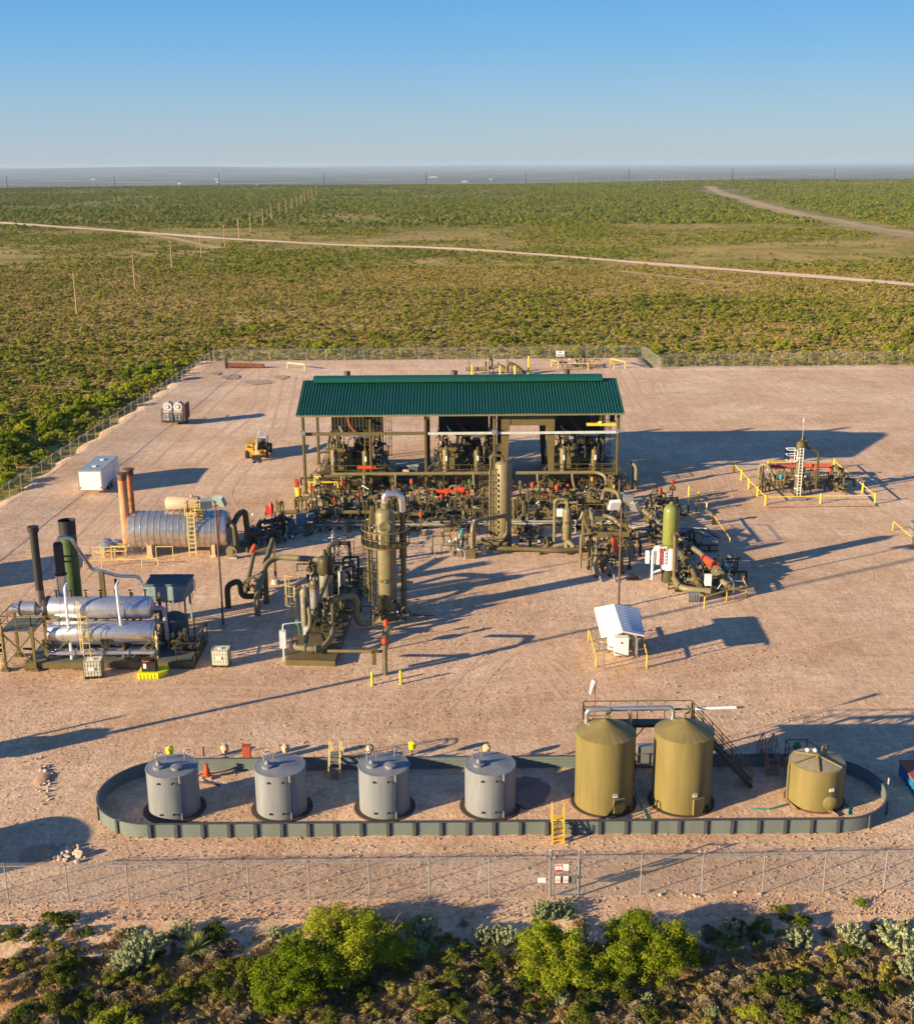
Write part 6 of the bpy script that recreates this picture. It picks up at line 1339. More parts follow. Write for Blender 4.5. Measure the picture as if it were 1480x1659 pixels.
# pipe trestle left of the skid
t=thing('pipe_trestle','olive pipes sloping to the ground with an orange valve left of the front skid','piping',G(400,975)); 
b=MB(t); b.pipe([G(370,985),G(370,985)+Vector((0,0,1.9)),G(390,978)+Vector((0,0,2.0)),G(392,978)+Vector((0,0,.6)),G(425,975)+Vector((0,0,.5))],.24,.5,12); b.build('arched_pipe',OLIVE_D,t)
b=MB(t); a=G(398,975)+Vector((0,0,.6)); c=G(414,935)+Vector((0,0,2.2)); b.pipe([a,c,c+Vector((1.2,.2,.3))],.17,.4,10); b.pipe([G(432,978),G(432,978)+Vector((0,0,3.2)),G(446,950)+Vector((0,0,4.1))],.22,.5,12); b.build('sloping_pipe',OLIVE,t)
b=MB(t); q=G(415,935); 
b.cyl(q+Vector((-.4,.5,2.0)),q+Vector((-.15,.8,2.5)),.2,14); b.lathe(q+Vector((-.12,.8,2.45)),[(.17,0),(.17,.2),(.05,.3)],10); b.build('actuator',ORANGE,t)
b=MB(t); b.beam(G(447,945),G(447,945)+Vector((0,0,3.8)),.2); b.beam(G(433,978),G(433,978)+Vector((0,0,2.6)),.2); b.build('post',BROWN,t); b=MB(t); b.lathe(tuple(G(447,946)),[(.4,0),(.34,.45)],12); b.build('footing',CONC,t)
R=random.Random(8); b=MB(t)
for k in range(12): p=G(R.uniform(398,430),R.uniform(955,978))+Vector((0,0,R.uniform(.4,1.8))); b.pipe([p,p+Vector((R.uniform(-.6,.6),0,R.uniform(.2,.8))),p+Vector((R.uniform(-.6,.6),R.uniform(-.5,.5),-.3))],R.uniform(.05,.13),.2,8); b.flange(p,(0,0,1),.2,.08)
b.build('pipework',OLIVE_D,t)
# ---------------- glycol unit at the left: two stacked silver vessels ----------------
DS=mat('satin_silver_jacket',(.66,.66,.68),.30,metal=.8,var=.1,dirt=(.35,.33,.3))
t=thing('dehydration_unit','skid with two stacked horizontal silver vessels and tall stacks at the left','process unit',(-25.5,80.5,0))
b=MB(t); b.box(-30.4,-18.6,78.7,83.6,.1,.5); b.box(-29.5,-26.8,83.6,86,.1,.45)
for x in(-29.9,-26.5,-22,-19): b.box(x-.5,x+.5,78.55,83.7,0,.1)
b.build('skid_base',OLIVE,t)
b=MB(t); b.box(-30.2,-18.8,78.8,83.5,.5,.53); b.build('skid_deck',mat('deck_grating',(.12,.13,.11),.6),t)
def hv(nm,u0,u1,v,Y,r):
    A=Q(u0,v,Y);B=Q(u1,v,Y); b=MB(t); b.vessel((A.x,Y,A.z),r,B.x-A.x,'X',.32,28)
    for k in range(1,7): xx=A.x+(B.x-A.x)*k/7; b.lathe((xx,Y,A.z),[(r+.012,-.02),(r+.012,.02)],28,'X',cap=False)
    q=b.build(nm,DS,t); return A,B,q
A1,B1,_=hv('lower_vessel',84,248,1024,80.0,.80); A2,B2,uv=hv('upper_vessel',80,243,985,80.9,.82)
b=MB(t); b.lathe((A2.x-.05,80.9,A2.z),[(.87,-.1),(.87,.12)],28,'X'); b.lathe((B2.x-1.6,80.9,B2.z),[(.84,-.03),(.84,.03)],28,'X'); b.build('black_band',BLACK,t)
F1=Q(22,983,80.9); b=MB(t); b.cyl((F1.x,80.9,A2.z),(A2.x-.1,80.9,A2.z),.33,18); b.cyl((F1.x+.5,80.9,A2.z),(F1.x+1.8,80.9,A2.z),.50,20); b.cyl((F1.x-.3,80.9,A2.z),(F1.x,80.9,A2.z),.22,14); b.build('firebox',DS,t)
b=MB(t)
for xx in(.55,1.7): b.lathe((F1.x+xx,80.9,A2.z),[(.53,-.05),(.53,.05)],20,'X')
b.build('black_ring',BLACK,t)
st=Q(45,853,80.9); sb=F1.x+2.0; b=MB(t); b.cyl((sb,80.9,A2.z+.3),(sb,80.9,st.z-.4),.28,18); b.cyl((sb,80.9,st.z-.4),(sb,80.9,st.z),.38,16); b.build('black_stack',BLACK,t)
b=MB(t); b.cyl((sb,80.9,A2.z+.1),(sb,80.9,A2.z+1.4),.30,16); b.build('stack_base',mat('heat_stained_steel',(.16,.13,.12),.5,metal=.4,var=.3),t)
g1=Q(108,843,85.0); gx=g1.x; b=MB(t); b.cyl((gx,85.0,.4),(gx,85.0,g1.z-1.0),.60,24); b.cyl((gx,85,.3),(gx,85,.5),.72,24); gs_=b.build('green_stack',STACKG,t); b=MB(t); b.lathe((gx,85,g1.z-1.0),[(.605,0),(.605,.95),(.64,.97),(.64,1.02),(.55,1.02),(.55,.6)],24); b.build('stack_cap',BLACK,gs_)
sx_=gx+.25; b=MB(t); b.cyl((sx_,81.9,3.6),(sx_,81.9,6.0),.40,20); b.build('silver_column',SILVER,t); b=MB(t); b.cyl((sx_,81.9,6.0),(sx_,81.9,8.2),.34,20); b.lathe((sx_,81.9,8.2),[(.34,0),(.28,.15),(.1,.25)],16); b.flange((sx_,81.9,6.0),(0,0,1),.44,.1)
b.obox(Vector((sx_+.6,82,7.3)),.8,.1,.1); b.obox(Vector((sx_+.6,82,6.9)),.8,.1,.1); b.build('black_column',BLACK,t)
cz=Q(232,950,86).z
b=MB(t); b.pipe([(sx_,81.9,8.3),(sx_+.1,81.9,8.75),(sx_+.9,82,8.7),Q(150,923,84),Q(165,925,84),Q(190,933,85),Q(225,934,86),Q(230,945,86)],.13,.35,10); b.build('overhead_pipe',DS,t)
b=MB(t); q=Q(164,924,84); b.beam((q.x,84,.4),(q.x,84,q.z-.1),.35,.3); q=Q(187,934,84.5); b.beam((q.x,84.5,.4),(q.x,84.5,q.z-.2),.18); b.build('post',OLIVE,t)
b=MB(t)
for u,v0,v1 in((107,948,1070),(190,945,1012)):
    p0=Q(u,v0,80.0);p1=Q(u+(10 if u<150 else 6),v1,79.35 if u<150 else 79.5); b.pipe([(p0.x,80.3,p0.z+.0),(p0.x,79.7,p0.z-.1),tuple(p1)],.10,.2,8)
b.build('white_downpipe',WHITE,t)
# saddles and frame
for xx in(-29.0,-23.6,-21.6):
    for y,zz_ in((79.3,1.25),(82.6,4.3)): b=MB(t); b.beam((xx,y,.5),(xx,y,zz_),.20); b.build('column',OLIVE,t)
b=MB(t)
for xx in(-29.0,-23.6,-21.6): b.beam((xx,79.3,1.2),(xx,82.6,1.2),.2,.3)
b.beam((-29,82.6,2.95),(-21.6,82.6,2.95),.14,.22); b.beam((-29,79.3,.6),(-27.4,79.3,1.9),.08); b.beam((-21.6,79.3,1.9),(-23.0,79.3,.6),.08); b.build('beam',OLIVE,t)
b=MB(t); b.box(-29,-21.6,81.9,82.5,2.95,3.0); b.rail([(-26.5,82.45,3.0),(-21.6,82.45,3.0)],1.0,.02,1.3); b.build('walkway',OLIVE_D,t)
# left tower frame with platform
fx0,fx1,fy0,fy1=-31.7,-29.6,78.6,81.2
for x in(fx0,fx1):
    for y in(fy0,fy1): b=MB(t); b.beam((x,y,0),(x,y,3.3 if 1 else 0),.18); b.obox(Vector((x,y,.08)),.5,.5,.16); b.build('frame_leg',OLIVE,t)
b=MB(t); b.box(fx0-.1,fx1+.1,fy0,fy1,2.9,2.96); b.build('platform',mat('deck_grating',(.12,.13,.11)),t)
b=MB(t)
for y in(fy0,fy1):
    b.beam((fx0,y,.4),(fx1,y,2.8),.08); b.beam((fx0,y,2.8),(fx1,y,.4),.08)
b.rail([(fx0,fy1,2.96),(fx0,fy0,2.96),(fx1,fy0,2.96),(-27.6,fy0,2.96)],1.1,.025,1.1); b.build('bracing',OLIVE,t)
b=MB(t); b.ladder((fx0-.25,fy0+.3,0),3.6,(-.2,-1,0),.45,.03,True,1.0,step=.4); b.build('yellow_ladder',YELP,t)
q=Q(140,1040,79.2); b=MB(t); b.ladder((q.x,79.15,.8),3.4,(0,-1,0),.5,.03,True,.6,step=.5); b.build('yellow_ladder',YELP,t)
# manway & pipes under
q=Q(174,1031,79.5); b=MB(t); b.cyl((q.x,79.9,2.0),(q.x,79.25,2.0),.42,22); b.flange((q.x,79.3,2.0),(0,1,0),.48,.08); b.build('manway',BLACK,t)
R=random.Random(9)
b=MB(t)
for k,(z,y,r) in enumerate([(1.0,79.3,.17),(.85,80.0,.24),(1.1,80.8,.2),(.75,81.5,.2)]):
    b.cyl((-28.8,y,z),(-21.2,y,z),r,12)
    for x in(-28.8,-27,-25,-23.2,-21.4): b.flange((x,y,z),(1,0,0),r*1.5,.1)
b.build('insulated_pipe',SILVER,t)
b=MB(t)
for k in range(26):
    p=Vector((R.uniform(-30,-19),R.uniform(79,83),R.uniform(.6,1.4))); h=R.uniform(.3,1.2); b.pipe([p,p+Vector((0,0,h)),p+Vector((R.uniform(-.9,.9),0,h)),p+Vector((R.uniform(-.9,.9),.3,.1))],R.uniform(.03,.08),.12,6); b.flange(p+Vector((0,0,h*.5)),(0,0,1),.12,.06)
b.build('pipework',OLIVE_D,t)
b=MB(t)
for k in range(12): p=Vector((R.uniform(-21.5,-18.8),R.uniform(79,82),R.uniform(.6,1.8))); b.cyl(p,p+Vector((0,0,R.uniform(.3,.9))),.05,6); b.obox(p+Vector((0,0,.4)),.22,.2,.25); b.beam((p.x,p.y,.5),p,.06)
b.build('instrument',YELP,t)
b=MB(t)
for k in range(7): x=A2.x+.6+k*1.05; b.cyl((x,80.9,A2.z+.8),(x,80.9,A2.z+1.1+.3*R.random()),.07,8); b.wheel((x,80.9,A2.z+1.3),(0,0,1),.12)
for x in(A1.x+1,A1.x+3,B1.x-1): b.cyl((x,80.6,A1.z+.6),(x,80.8,A2.z-.6),.12,8)
b.build('nozzle',DARK,t)
b=MB(t); b.lathe((-20.6,82.4,.5),[(1.0,0),(1.0,1.7),(.85,2.05),(.45,2.3),(.05,2.38)],28); b.build('dark_tank',mat('dark_green_grey',(.05,.065,.06),.5),t)
b=MB(t); b.cyl((-18.9,81.2,.5),(-18.9,81.2,3.0),.06,8); b.rail([(-19.8,79.0,.5),(-18.4,79.0,.5),(-18.4,83,.5)],1.3,.03,1.2); b.cyl((-19.6,80.9,.9),(-18.5,80.9,.9),.35,14); b.build('pump_frame',DARK,t)
p=Q(211,950,81.5); b=MB(t); b.pipe([(B2.x+.35,80.9,B2.z),(B2.x+1.0,80.9,B2.z),(B2.x+1.1,80.8,1.4)],.16,.3,10); b.build('end_pipe',mat('lilac_grey_pipe',(.36,.33,.38),.5),t)
b=MB(t); b.lathe((-32.3,79.3,1.35),[(.24,-.35),(.26,-.2),(.26,.3),(.2,.4)],12); b.build('black_filter',BLACK,t)
# gas cooler box
t=thing('fin_fan_cooler','blue grey louvred cooler box on legs behind the silver vessels','cooler',(-22,87,0))
xa_,xb_=Q(232,950,86).x,Q(303,950,86).x; zt=cz; zb=cz-1.15
b=MB(t); b.add([(xa_,86,zb+.0),(xb_-.35,86,zb),(xb_,88.3,zb),(xa_,88.3,zb),(xa_,86,zt),(xb_,86,zt),(xb_,88.3,zt),(xa_,88.3,zt)],[(0,3,2,1),(0,1,5,4),(1,2,6,5),(2,3,7,6),(3,0,4,7),(4,5,6,7)]); b.build('cooler_box',BLUEGREY,t)
b=MB(t)
for k in range(26): x=xa_+.08+k*(xb_-xa_-.1)/25.5; b.obox(Vector((x,87.15,zt+.09)),.03,2.3,.16,0,0,.5)
b.box(xa_-.03,xb_+.05,85.95,86.03,zt-.02,zt+.16); b.box(xa_-.03,xb_+.05,88.27,88.35,zt-.02,zt+.16); b.build('louvre',mat('louvre_grey',(.17,.22,.24),.4,metal=.3),t)
for x in(xa_+.2,xa_+1.6,xb_-1.2,xb_-.3):
    for y in(86.2,88.1): b=MB(t); b.beam((x,y,0),(x,y,zb),.12); b.build('leg',BLUEGREY,t)
b=MB(t); b.beam((xa_,86.2,1.2),(xb_,86.2,1.2),.08,.14); b.rail([(xb_+.1,86,zb-.2),(xb_+.1,88.2,zb-.2)],1.1,.025,1.0); b.cyl((xa_+1.2,87.2,zb-.35),(xa_+1.2,87.2,zb),.8,18); b.cyl((xb_-1.2,87.2,zb-.35),(xb_-1.2,87.2,zb),.8,18); b.build('frame_rail',GALV,t)
# totes
def tote(label,u,v,rz):
    p=G(u,v)+Vector((0,.5,0)); t=thing('liquid_tote',label,'tote',p,None,0); c,s_=math.cos(rz),math.sin(rz)
    b=MB(t); b.obox(p+Vector((0,0,.72)),1.12,.96,1.08,rz); b.lathe(p+Vector((0,0,1.26)),[(.14,0),(.14,.06),(.05,.08)],14); b.build('plastic_bottle',PLAST,t)
    b=MB(t); W_,D_=.60,.52
    def c3(x,y,z): return p+Vector((x*c-y*s_,x*s_+y*c,z))
    for z in(.2,.45,.72,1.0,1.29):
        for a,e_ in(((-W_,-D_),(W_,-D_)),((W_,-D_),(W_,D_)),((W_,D_),(-W_,D_)),((-W_,D_),(-W_,-D_))): b.beam(c3(*a,z),c3(*e_,z),.02)
    for k in range(7):
        x=-W_+2*W_*k/6
        for y in(-D_,D_): b.beam(c3(x,y,.16),c3(x,y,1.29),.02)
        y=-D_+2*D_*k/6
        for x in(-W_,W_): b.beam(c3(x,y,.16),c3(x,y,1.29),.02)
    b.build('wire_cage',GALV,t)
    b=MB(t)
    for k in(-.5,0,.5): b.add([c3(x,y,z) for z in(0,.12) for x,y in((k-.07,-.5),(k+.07,-.5),(k+.07,.5),(k-.07,.5))],[(0,3,2,1),(4,5,6,7),(0,1,5,4),(1,2,6,5),(2,3,7,6),(3,0,4,7)])
    b.add([c3(x,y,z) for z in(.12,.16) for x,y in((-.6,-.5),(.6,-.5),(.6,.5),(-.6,.5))],[(0,3,2,1),(4,5,6,7),(0,1,5,4),(1,2,6,5),(2,3,7,6),(3,0,4,7)]); b.build('pallet',BLACK,t)
    b=MB(t); b.add([c3(x,-.545,z) for x,z in((-.28,.62),(.12,.62),(.12,.86),(-.28,.86))],[(0,1,2,3)]); b.build('label_plate',WHITE,t)
tote('cream liquid tote in a wire cage in front of the silver vessels',150,1100,.12); tote('pale liquid tote in a wire cage standing alone near the light pole',357,1082,-.04)
p=G(243,1100); t=thing('spill_pallet','lemon yellow ribbed spill pallet carrying a black pump and red hose','spill pallet',p)
b=MB(t); b.add([p+Vector(v) for v in((-.8,0,0),(.55,0,0),(1.0,.5,0),(1.0,1.2,0),(-.8,1.2,0),(-.85,-.03,.42),(.6,-.03,.42),(1.1,.5,.42),(1.1,1.25,.42),(-.85,1.25,.42))],[(4,3,2,1,0),(0,1,6,5),(1,2,7,6),(2,3,8,7),(3,4,9,8),(4,0,5,9),(5,6,7,8,9)])
for k in range(6): b.obox(p+Vector((-.7+.25*k,-.03,.2)),.07,.06,.36)
b.build('tray',LEMON,t); b=MB(t); b.obox(p+Vector((-.1,.6,.75)),.95,.7,.65); b.cyl(p+Vector((-.1,.6,1.05)),p+Vector((-.1,.6,1.25)),.3,14); b.build('pump_box',BLACK,t)
b=MB(t); b.obox(p+Vector((-.35,.24,.85)),.2,.02,.35); b.build('label_plate',WHITE,t)
b=MB(t); P=[p+Vector((-.1+.45*math.cos(a),.6+.35*math.sin(a),1.15+.06*math.sin(3*a))) for a in [i*.5 for i in range(25)]]; b.sweep(P,.04,6); b.build('hose',REDM,t)
# ---------------- horizontal heater with rusty stacks ----------------
HY=105.0; t=thing('heater_treater','long horizontal silver jacketed vessel with two rusty stacks','heater',(-25.5,HY,0))
xl_,xr_=Q(214,850,HY).x,Q(366,855,HY).x; HZ=2.35; HR=1.66
HJ=mat('weathered_silver_jacket',(.64,.62,.58),.32,metal=.8,var=.14,scale=1.0,dirt=(.34,.31,.26),dirta=.6)
b=MB(t); b.lathe((xl_,HY,HZ),[(.3,-.18),(HR*.9,-.12),(HR,0),(HR,xr_-xl_),(HR*.92,xr_-xl_+.25),(HR*.5,xr_-xl_+.5),(.1,xr_-xl_+.58)],40,'X')
b.build('vessel_shell',HJ,t); b=MB(t)
for k in range(1,15): b.lathe((xl_+(xr_-xl_)*k/15,HY,HZ),[(HR+.004,-.05),(HR+.035,-.03),(HR+.035,.03),(HR+.004,.05)],40,'X',cap=False)
b.build('jacket_band',mat('dull_band_steel',(.30,.29,.27),.45,metal=.5),t)
b=MB(t); b.lathe((xr_-.35,HY,HZ),[(HR+.05,-.06),(HR+.05,.06)],40,'X'); b.build('end_ring',RUSTD,t)
for x in(xl_+1.7,xr_-1.1): b=MB(t); b.box(x-.22,x+.22,HY-1.2,HY+1.2,.25,1.6); b.box(x-.3,x+.3,HY-1.3,HY+1.3,0,.25); b.build('saddle',TAN,t)
s1=Q(205,768,HY-.4); s2=Q(213,762,HY+.5)
b=MB(t); b.cyl((xl_-.4,HY-.5,HZ-1.1),(xl_-.4,HY-.5,s1.z),.40,18); b.build('rusty_stack',mat('stack_rust_blend',(.50,.27,.14),.75,var=.35,scale=1.2,dirt=(.55,.14,.03),dirta=.9,streak=.3),t); b=MB(t); b.cyl((xl_-.1,HY+.7,HZ),(xl_-.1,HY+.7,s2.z),.30,18); b.build('rusty_stack',RUST,t)
for x,y,z in((xl_-.4,HY-.5,s1.z),(xl_-.1,HY+.7,s2.z)): b=MB(t); b.lathe((x,y,z),[(.42,-.5),(.42,0),(.54,.03),(.54,.09),(.3,.16)],18); b.build('stack_cap',BROWN,t)
tz=Q(297,815,HY+.6).z; xa_,xb_=Q(272,815,HY+.6).x,Q(322,815,HY+.6).x
b=MB(t); b.vessel((xa_,HY+.6,tz),.62,xb_-xa_,'X',.35,24); b.cyl((xa_+.8,HY+.5,HZ+1),(xa_+.8,HY+.6,tz),.15,8); b.cyl((xb_-.8,HY+.5,HZ+1),(xb_-.8,HY+.6,tz),.15,8); b.cyl((xb_-.6,HY+.6,tz+.5),(xb_-.6,HY+.6,tz+.8),.14,8); b.build('surge_tank',TAN,t)
q=Q(312,880,HY-1.7); b=MB(t); b.ladder((q.x,HY-1.8,.3),4.1,(0,-1,0),.6,.045,False,step=.4); b.box(q.x-.5,q.x+1.1,HY-1.6,HY-.4,4.0,4.05); b.rail([(q.x+.4,HY-1.6,4.05),(q.x+1.1,HY-1.6,4.05),(q.x+1.1,HY-.4,4.05),(q.x-.5,HY-.4,4.05),(q.x-.5,HY-1.6,4.05)],1.05,.035,.8); b.build('ladder_platform',YELP,t)
b=MB(t)
for k in(-.45,1.05): b.obox(Vector((q.x+.3,HY-1.2,4.3+k*.1)),.3,.2,.3)
for k in range(5): b.cyl((q.x-.1+.25*k,HY-1.0,4.05),(q.x-.1+.25*k,HY-1.0,4.5),.07,8); b.wheel((q.x-.1+.25*k,HY-1.0,4.6),(0,0,1),.13)
b.build('valve',YELT,t)
b=MB(t); R=random.Random(4)
for k in range(12): x=xl_-3.2+R.random()*3.2; y=HY-1.5+R.random()*2; z=R.uniform(.5,1.2); b.pipe([(x,y,0),(x,y,z),(x+R.uniform(.5,1.6),y,z),(x+R.uniform(.5,1.6),y+.4,.05)],.045,.1,6)
b.rail([(xl_-3.3,HY-1.4,.3),(xl_-.4,HY-1.4,.3)],.8,.03,.9); b.rail([(xl_+2.5,HY-2.0,0),(xl_+4.0,HY-2.0,0)],1.3,.03,1.5,mid=False); b.build('fuel_piping',YELP,t)
b=MB(t)
for x,y in((-2.3,-.4),(-1.6,.3),(-2.6,.6)): b.lathe((xl_+x,HY+y,.0),[(.45,.3),(.5,.9),(.62,1.0),(.3,1.25)],16)
b.build('burner_hood',GALV,t)
b=MB(t); x=xr_+1.0
b.pipe([(x-.5,HY-.8,HZ+.5),(x,HY-1.2,HZ+.6),(x+.1,HY-1.3,.9),(x-.2,HY-1.5,.7)],.24,.4,12); b.pipe([(x-.4,HY-.2,HZ+.2),(x+.1,HY+.6,HZ+1.2),(x+.6,HY+1.2,HZ+1.3),(x+.7,HY+1.4,1.2),(x+3.0,HY+3.0,1.2),(x+3.2,HY+3.0,.2)],.27,.5,12); b.build('outlet_pipe',OLIVE_D,t)
b=MB(t); b.cyl((x-.3,HY-1.6,.75),(x-.3,HY-1.85,.75),.48,20); b.cyl((x-.3,HY-1.95,.75),(x-.3,HY-1.75,.75),.2,12); b.build('round_flange',OLIVE_L,t)
b=MB(t); b.cyl((x-.2,HY-1.6,.2),(x-.2,HY-1.6,.6),.14,10); b.build('red_foot',REDM,t); b=MB(t); b.obox(Vector((x-.2,HY-1.6,.1)),.7,.5,.2); b.build('block',CONC,t)
bundle('shaded pipework between the silver heater and the blue grey boxes',392,850,482,885,22,71,1.6,[OLIVE_D,mat('dark_blue_pipe',(.08,.12,.15),.5)],.08,.22)  # second pipe colour here is a dark blue
t=thing('steel_steps','small olive access steps at the right end of the silver heater','steps',G(392,893)); p=G(392,893); b=MB(t); b.rail([p+Vector((-.5,0,0)),p+Vector((.5,0,0))],1.9,.03,1.0); b.box(p.x-.5,p.x+.5,p.y,p.y+.5,.9,.95); b.box(p.x-.5,p.x+.5,p.y-.4,p.y,.4,.45); b.build('step_frame',OLIVE,t)
t=thing('fire_extinguisher','wheeled red fire extinguisher standing behind the left end of the manifold','extinguisher',G(440,836)); p=G(440,836); b=MB(t); b.lathe(p+Vector((0,0,.25)),[(.22,0),(.24,.1),(.24,.9),(.1,1.1),(.05,1.3)],14); b.obox(p+Vector((-.3,0,.6)),.5,.35,.8); b.build('bottle',REDM,t); b=MB(t); b.wheel(p+Vector((.35,0,.25)),(1,0,0),.25); b.wheel(p+Vector((-.6,0,.25)),(1,0,0),.25); b.build('cart_wheel',BLACK,t); b=MB(t); b.cyl(p+Vector((.1,0,1.3)),p+Vector((.1,0,1.75)),.03,6); b.build('wand',YELT,t)
# ---------------- flood light poles ----------------
def lpole(label,p,h,heads):
    t=thing('flood_light_pole',label,'light pole',p); b=MB(t); b.cyl(p,p+Vector((0,0,h)),.10,10,.065); b.build('pole',BROWN,t); b=MB(t); b.obox(p+Vector((0,0,.1)),.6,.6,.2); b.build('footing',CONC,t)
    for dx,dz,rz,m in heads:
        c=p+Vector((dx,-.1,h+dz)); b=MB(t); b.obox(c,.85,.35,.8,rz,.5,0); q=b.build('lamp_head',m,t); b=MB(t); b.beam(p+Vector((0,0,h-.1)),c+Vector((0,.1,-.2)),.06); b.build('bracket',BROWN,q)
lpole('tall flood light pole with two dark lamp heads beside the pale tote',G(362,1016),9.7,[(-.7,.15,.3,BLUEGREY),(.35,.35,-.5,BLUEGREY)])
lpole('tall flood light pole with white lamp heads behind the white roofed shelter',Vector((12.75,90.2,0)),8.6,[(-.55,-.1,.2,WHITE),(.5,.3,-.3,GALV),(.95,-.2,-.9,GALV)])
# ---------------- white roofed shelter ----------------
t=thing('meter_shelter','small open shelter with white corrugated gable roof over white cabinets','shelter',(11.6,81,0))
def gz_(u,v,z): p=G(u,v,z); return p
ze=2.95; zr=3.42
LF,RF,CF=gz_(974,1031,ze),gz_(1043,1029,ze),gz_(1008,1022,zr); LB,RB,CB=gz_(962.5,985,ze),gz_(1034,985,ze),gz_(994,979,zr)
b=MB(t)
def rp(a,c,d,e_):
    n=16; vs=[];fs=[]
    for i in range(n):
        for k,hh in((0,0),(.55,0),(.7,.04),(.9,.04)): f=(i+k)/n; vs+= [a.lerp(c,f)+Vector((0,0,hh)),d.lerp(e_,f)+Vector((0,0,hh))]
    vs+= [c,e_]; m_=len(vs)//2
    for i in range(m_-1): fs.append((2*i,2*i+1,2*i+3,2*i+2))
    b.add(vs,fs); b.add([v-Vector((0,0,.05)) for v in(a,c,e_,d)],[(0,1,2,3)])
rp(LF,LB,CF,CB); rp(CF,CB,RF,RB); b.build('roof',WROOF,t,ang=15)
b=MB(t)
for a,c in((LF,CF),(CF,RF),(LF,LB),(RF,RB)): b.beam(a-Vector((0,0,.05)),c-Vector((0,0,.05)),.06,.12)
b.build('fascia',WHITE,t)
for p in(LF.lerp(LB,.12),LF.lerp(LB,.9),RF.lerp(RB,.12),RF.lerp(RB,.9)): q=p.lerp(CF.lerp(CB,.5),.22); b=MB(t); b.beam((q.x,q.y,0),(q.x,q.y,ze+.05),.08); b.build('post',GALV,t)
t=thing('meter_cabinet','tall white cabinet with small red mark at the front of the white roofed shelter','cabinet',G(1006,1070)); p=G(1006,1068)
b=MB(t); b.obox(p+Vector((0,.3,.95)),1.0,.6,1.3); b.build('cabinet_body',WHITE,t); b=MB(t); b.obox(p+Vector((0,-.01,.95)),.94,.02,1.22); dd_=b.build('door',WHITE,t); b=MB(t); b.lathe((p.x,p.y-.03,1.25),[(.09,0),(.09,-.01)],14,'Y'); b.build('mark',REDM,dd_)
b=MB(t)
for k in(-.35,-.2,.15,.3): b.cyl(p+Vector((k,.25,0)),p+Vector((k,.25,.55)),.05,8); b.flange(p+Vector((k,.25,.25)),(0,0,1),.09,.08)
b.build('conduit',GALV,t)
cabinet('second white cabinet half hidden behind the tall one under the shelter',p+Vector((-.5,1.2,0)),.7,.6,1.3,.35,WHITE)
t=thing('shelter_shadow_board','grey boards added under the white roofed shelter to fill out its shadow','panel',(12.2,81.2,0)); b=MB(t)  # boards added under the roof to broaden the shadow on the gravel
for k in range(3): b.box(11.0+.85*k,11.6+.85*k,81.0+.5*k,81.3+.5*k,.7,2.4); b.beam((11.3+.85*k,81.15+.5*k,0),(11.3+.85*k,81.15+.5*k,.7),.08)
b.box(12.6,12.75,79.9,82.6,.3,2.75); b.box(11.9,12.6,82.3,82.45,.3,2.6)
b.build('panel',GALV,t)
b_=bundle('meter piping under the white roofed shelter',990,1040,1030,1060,8,81,1.1,[GALV,TAN],.04,.09)
# ---------------- vehicles ----------------
t=thing('cargo_trailer','white enclosed cargo trailer with grey roof parked by the left fence','trailer',(-39.1,125.5,0))
x0,x1,y0_,y1_=-40.45,-37.95,125.5,132.3
b=MB(t); b.box(x0,x1,y0_,y1_,.55,2.65); b.box(x0+.3,x1-.3,y1_,y1_+.35,.6,2.4); b.build('box_body',WHITE,t)
b=MB(t); b.box(x0+.03,x1-.03,y0_+.03,y1_-.03,2.65,2.72); b.build('roof',mat('trailer_roof',(.30,.36,.40),.45),t)
b=MB(t); b.obox(Vector((-39.2,127.4,2.78)),.4,.4,.1); b.obox(Vector((-39.2,130.4,2.78)),.4,.4,.1); b.build('roof_vent',WHITE,t)
b=MB(t); b.box(x0-.02,x1+.02,y0_-.02,y0_+.05,.5,.6); b.box(x0-.02,x1+.02,y0_-.02,y0_+.05,2.6,2.68)
for x in(x0,x1): b.box(x-.03,x+.03,y0_-.03,y0_+.05,.5,2.68)
b.build('trim',GALV,t)
b=MB(t); b.box(x0+.1,x1-.1,y0_-.05,y0_-.02,.65,2.55); b.build('rear_door',WHITE,t)
b=MB(t); b.box(x1,x1+.03,130.0,130.8,.7,2.5); b.box(x1+.03,x1+.06,130.05,130.1,1.4,1.6); b.build('side_door',mat('trailer_side_door',(.70,.71,.72),.4),t)
for y in(128.0,129.0):
    for x in(x0+.05,x1-.05): b=MB(t); b.lathe((x,y,.38),[(.36,-.12),(.38,-.1),(.38,.1),(.36,.12)],20,'X'); w_=b.build('wheel',RUBBER,t); b=MB(t); b.lathe((x,y,.38),[(.2,-.125),(.2,.125)],14,'X'); b.build('rim',GALV,w_)
b=MB(t); b.box(x1-.05,x1+.2,127.4,129.6,.8,.86); b.build('fender',GALV,t); b=MB(t); b.beam((x0+.5,y1_+.3,.5),(-39.2,y1_+1.8,.5),.1); b.beam((x1-.5,y1_+.3,.5),(-39.2,y1_+1.8,.5),.1); b.build('tongue',BLACK,t)
for x in(x0+.15,x1-.15): b=MB(t); b.obox(Vector((x,y0_-.06,.85)),.12,.03,.2); b.build('tail_light',REDM,t)
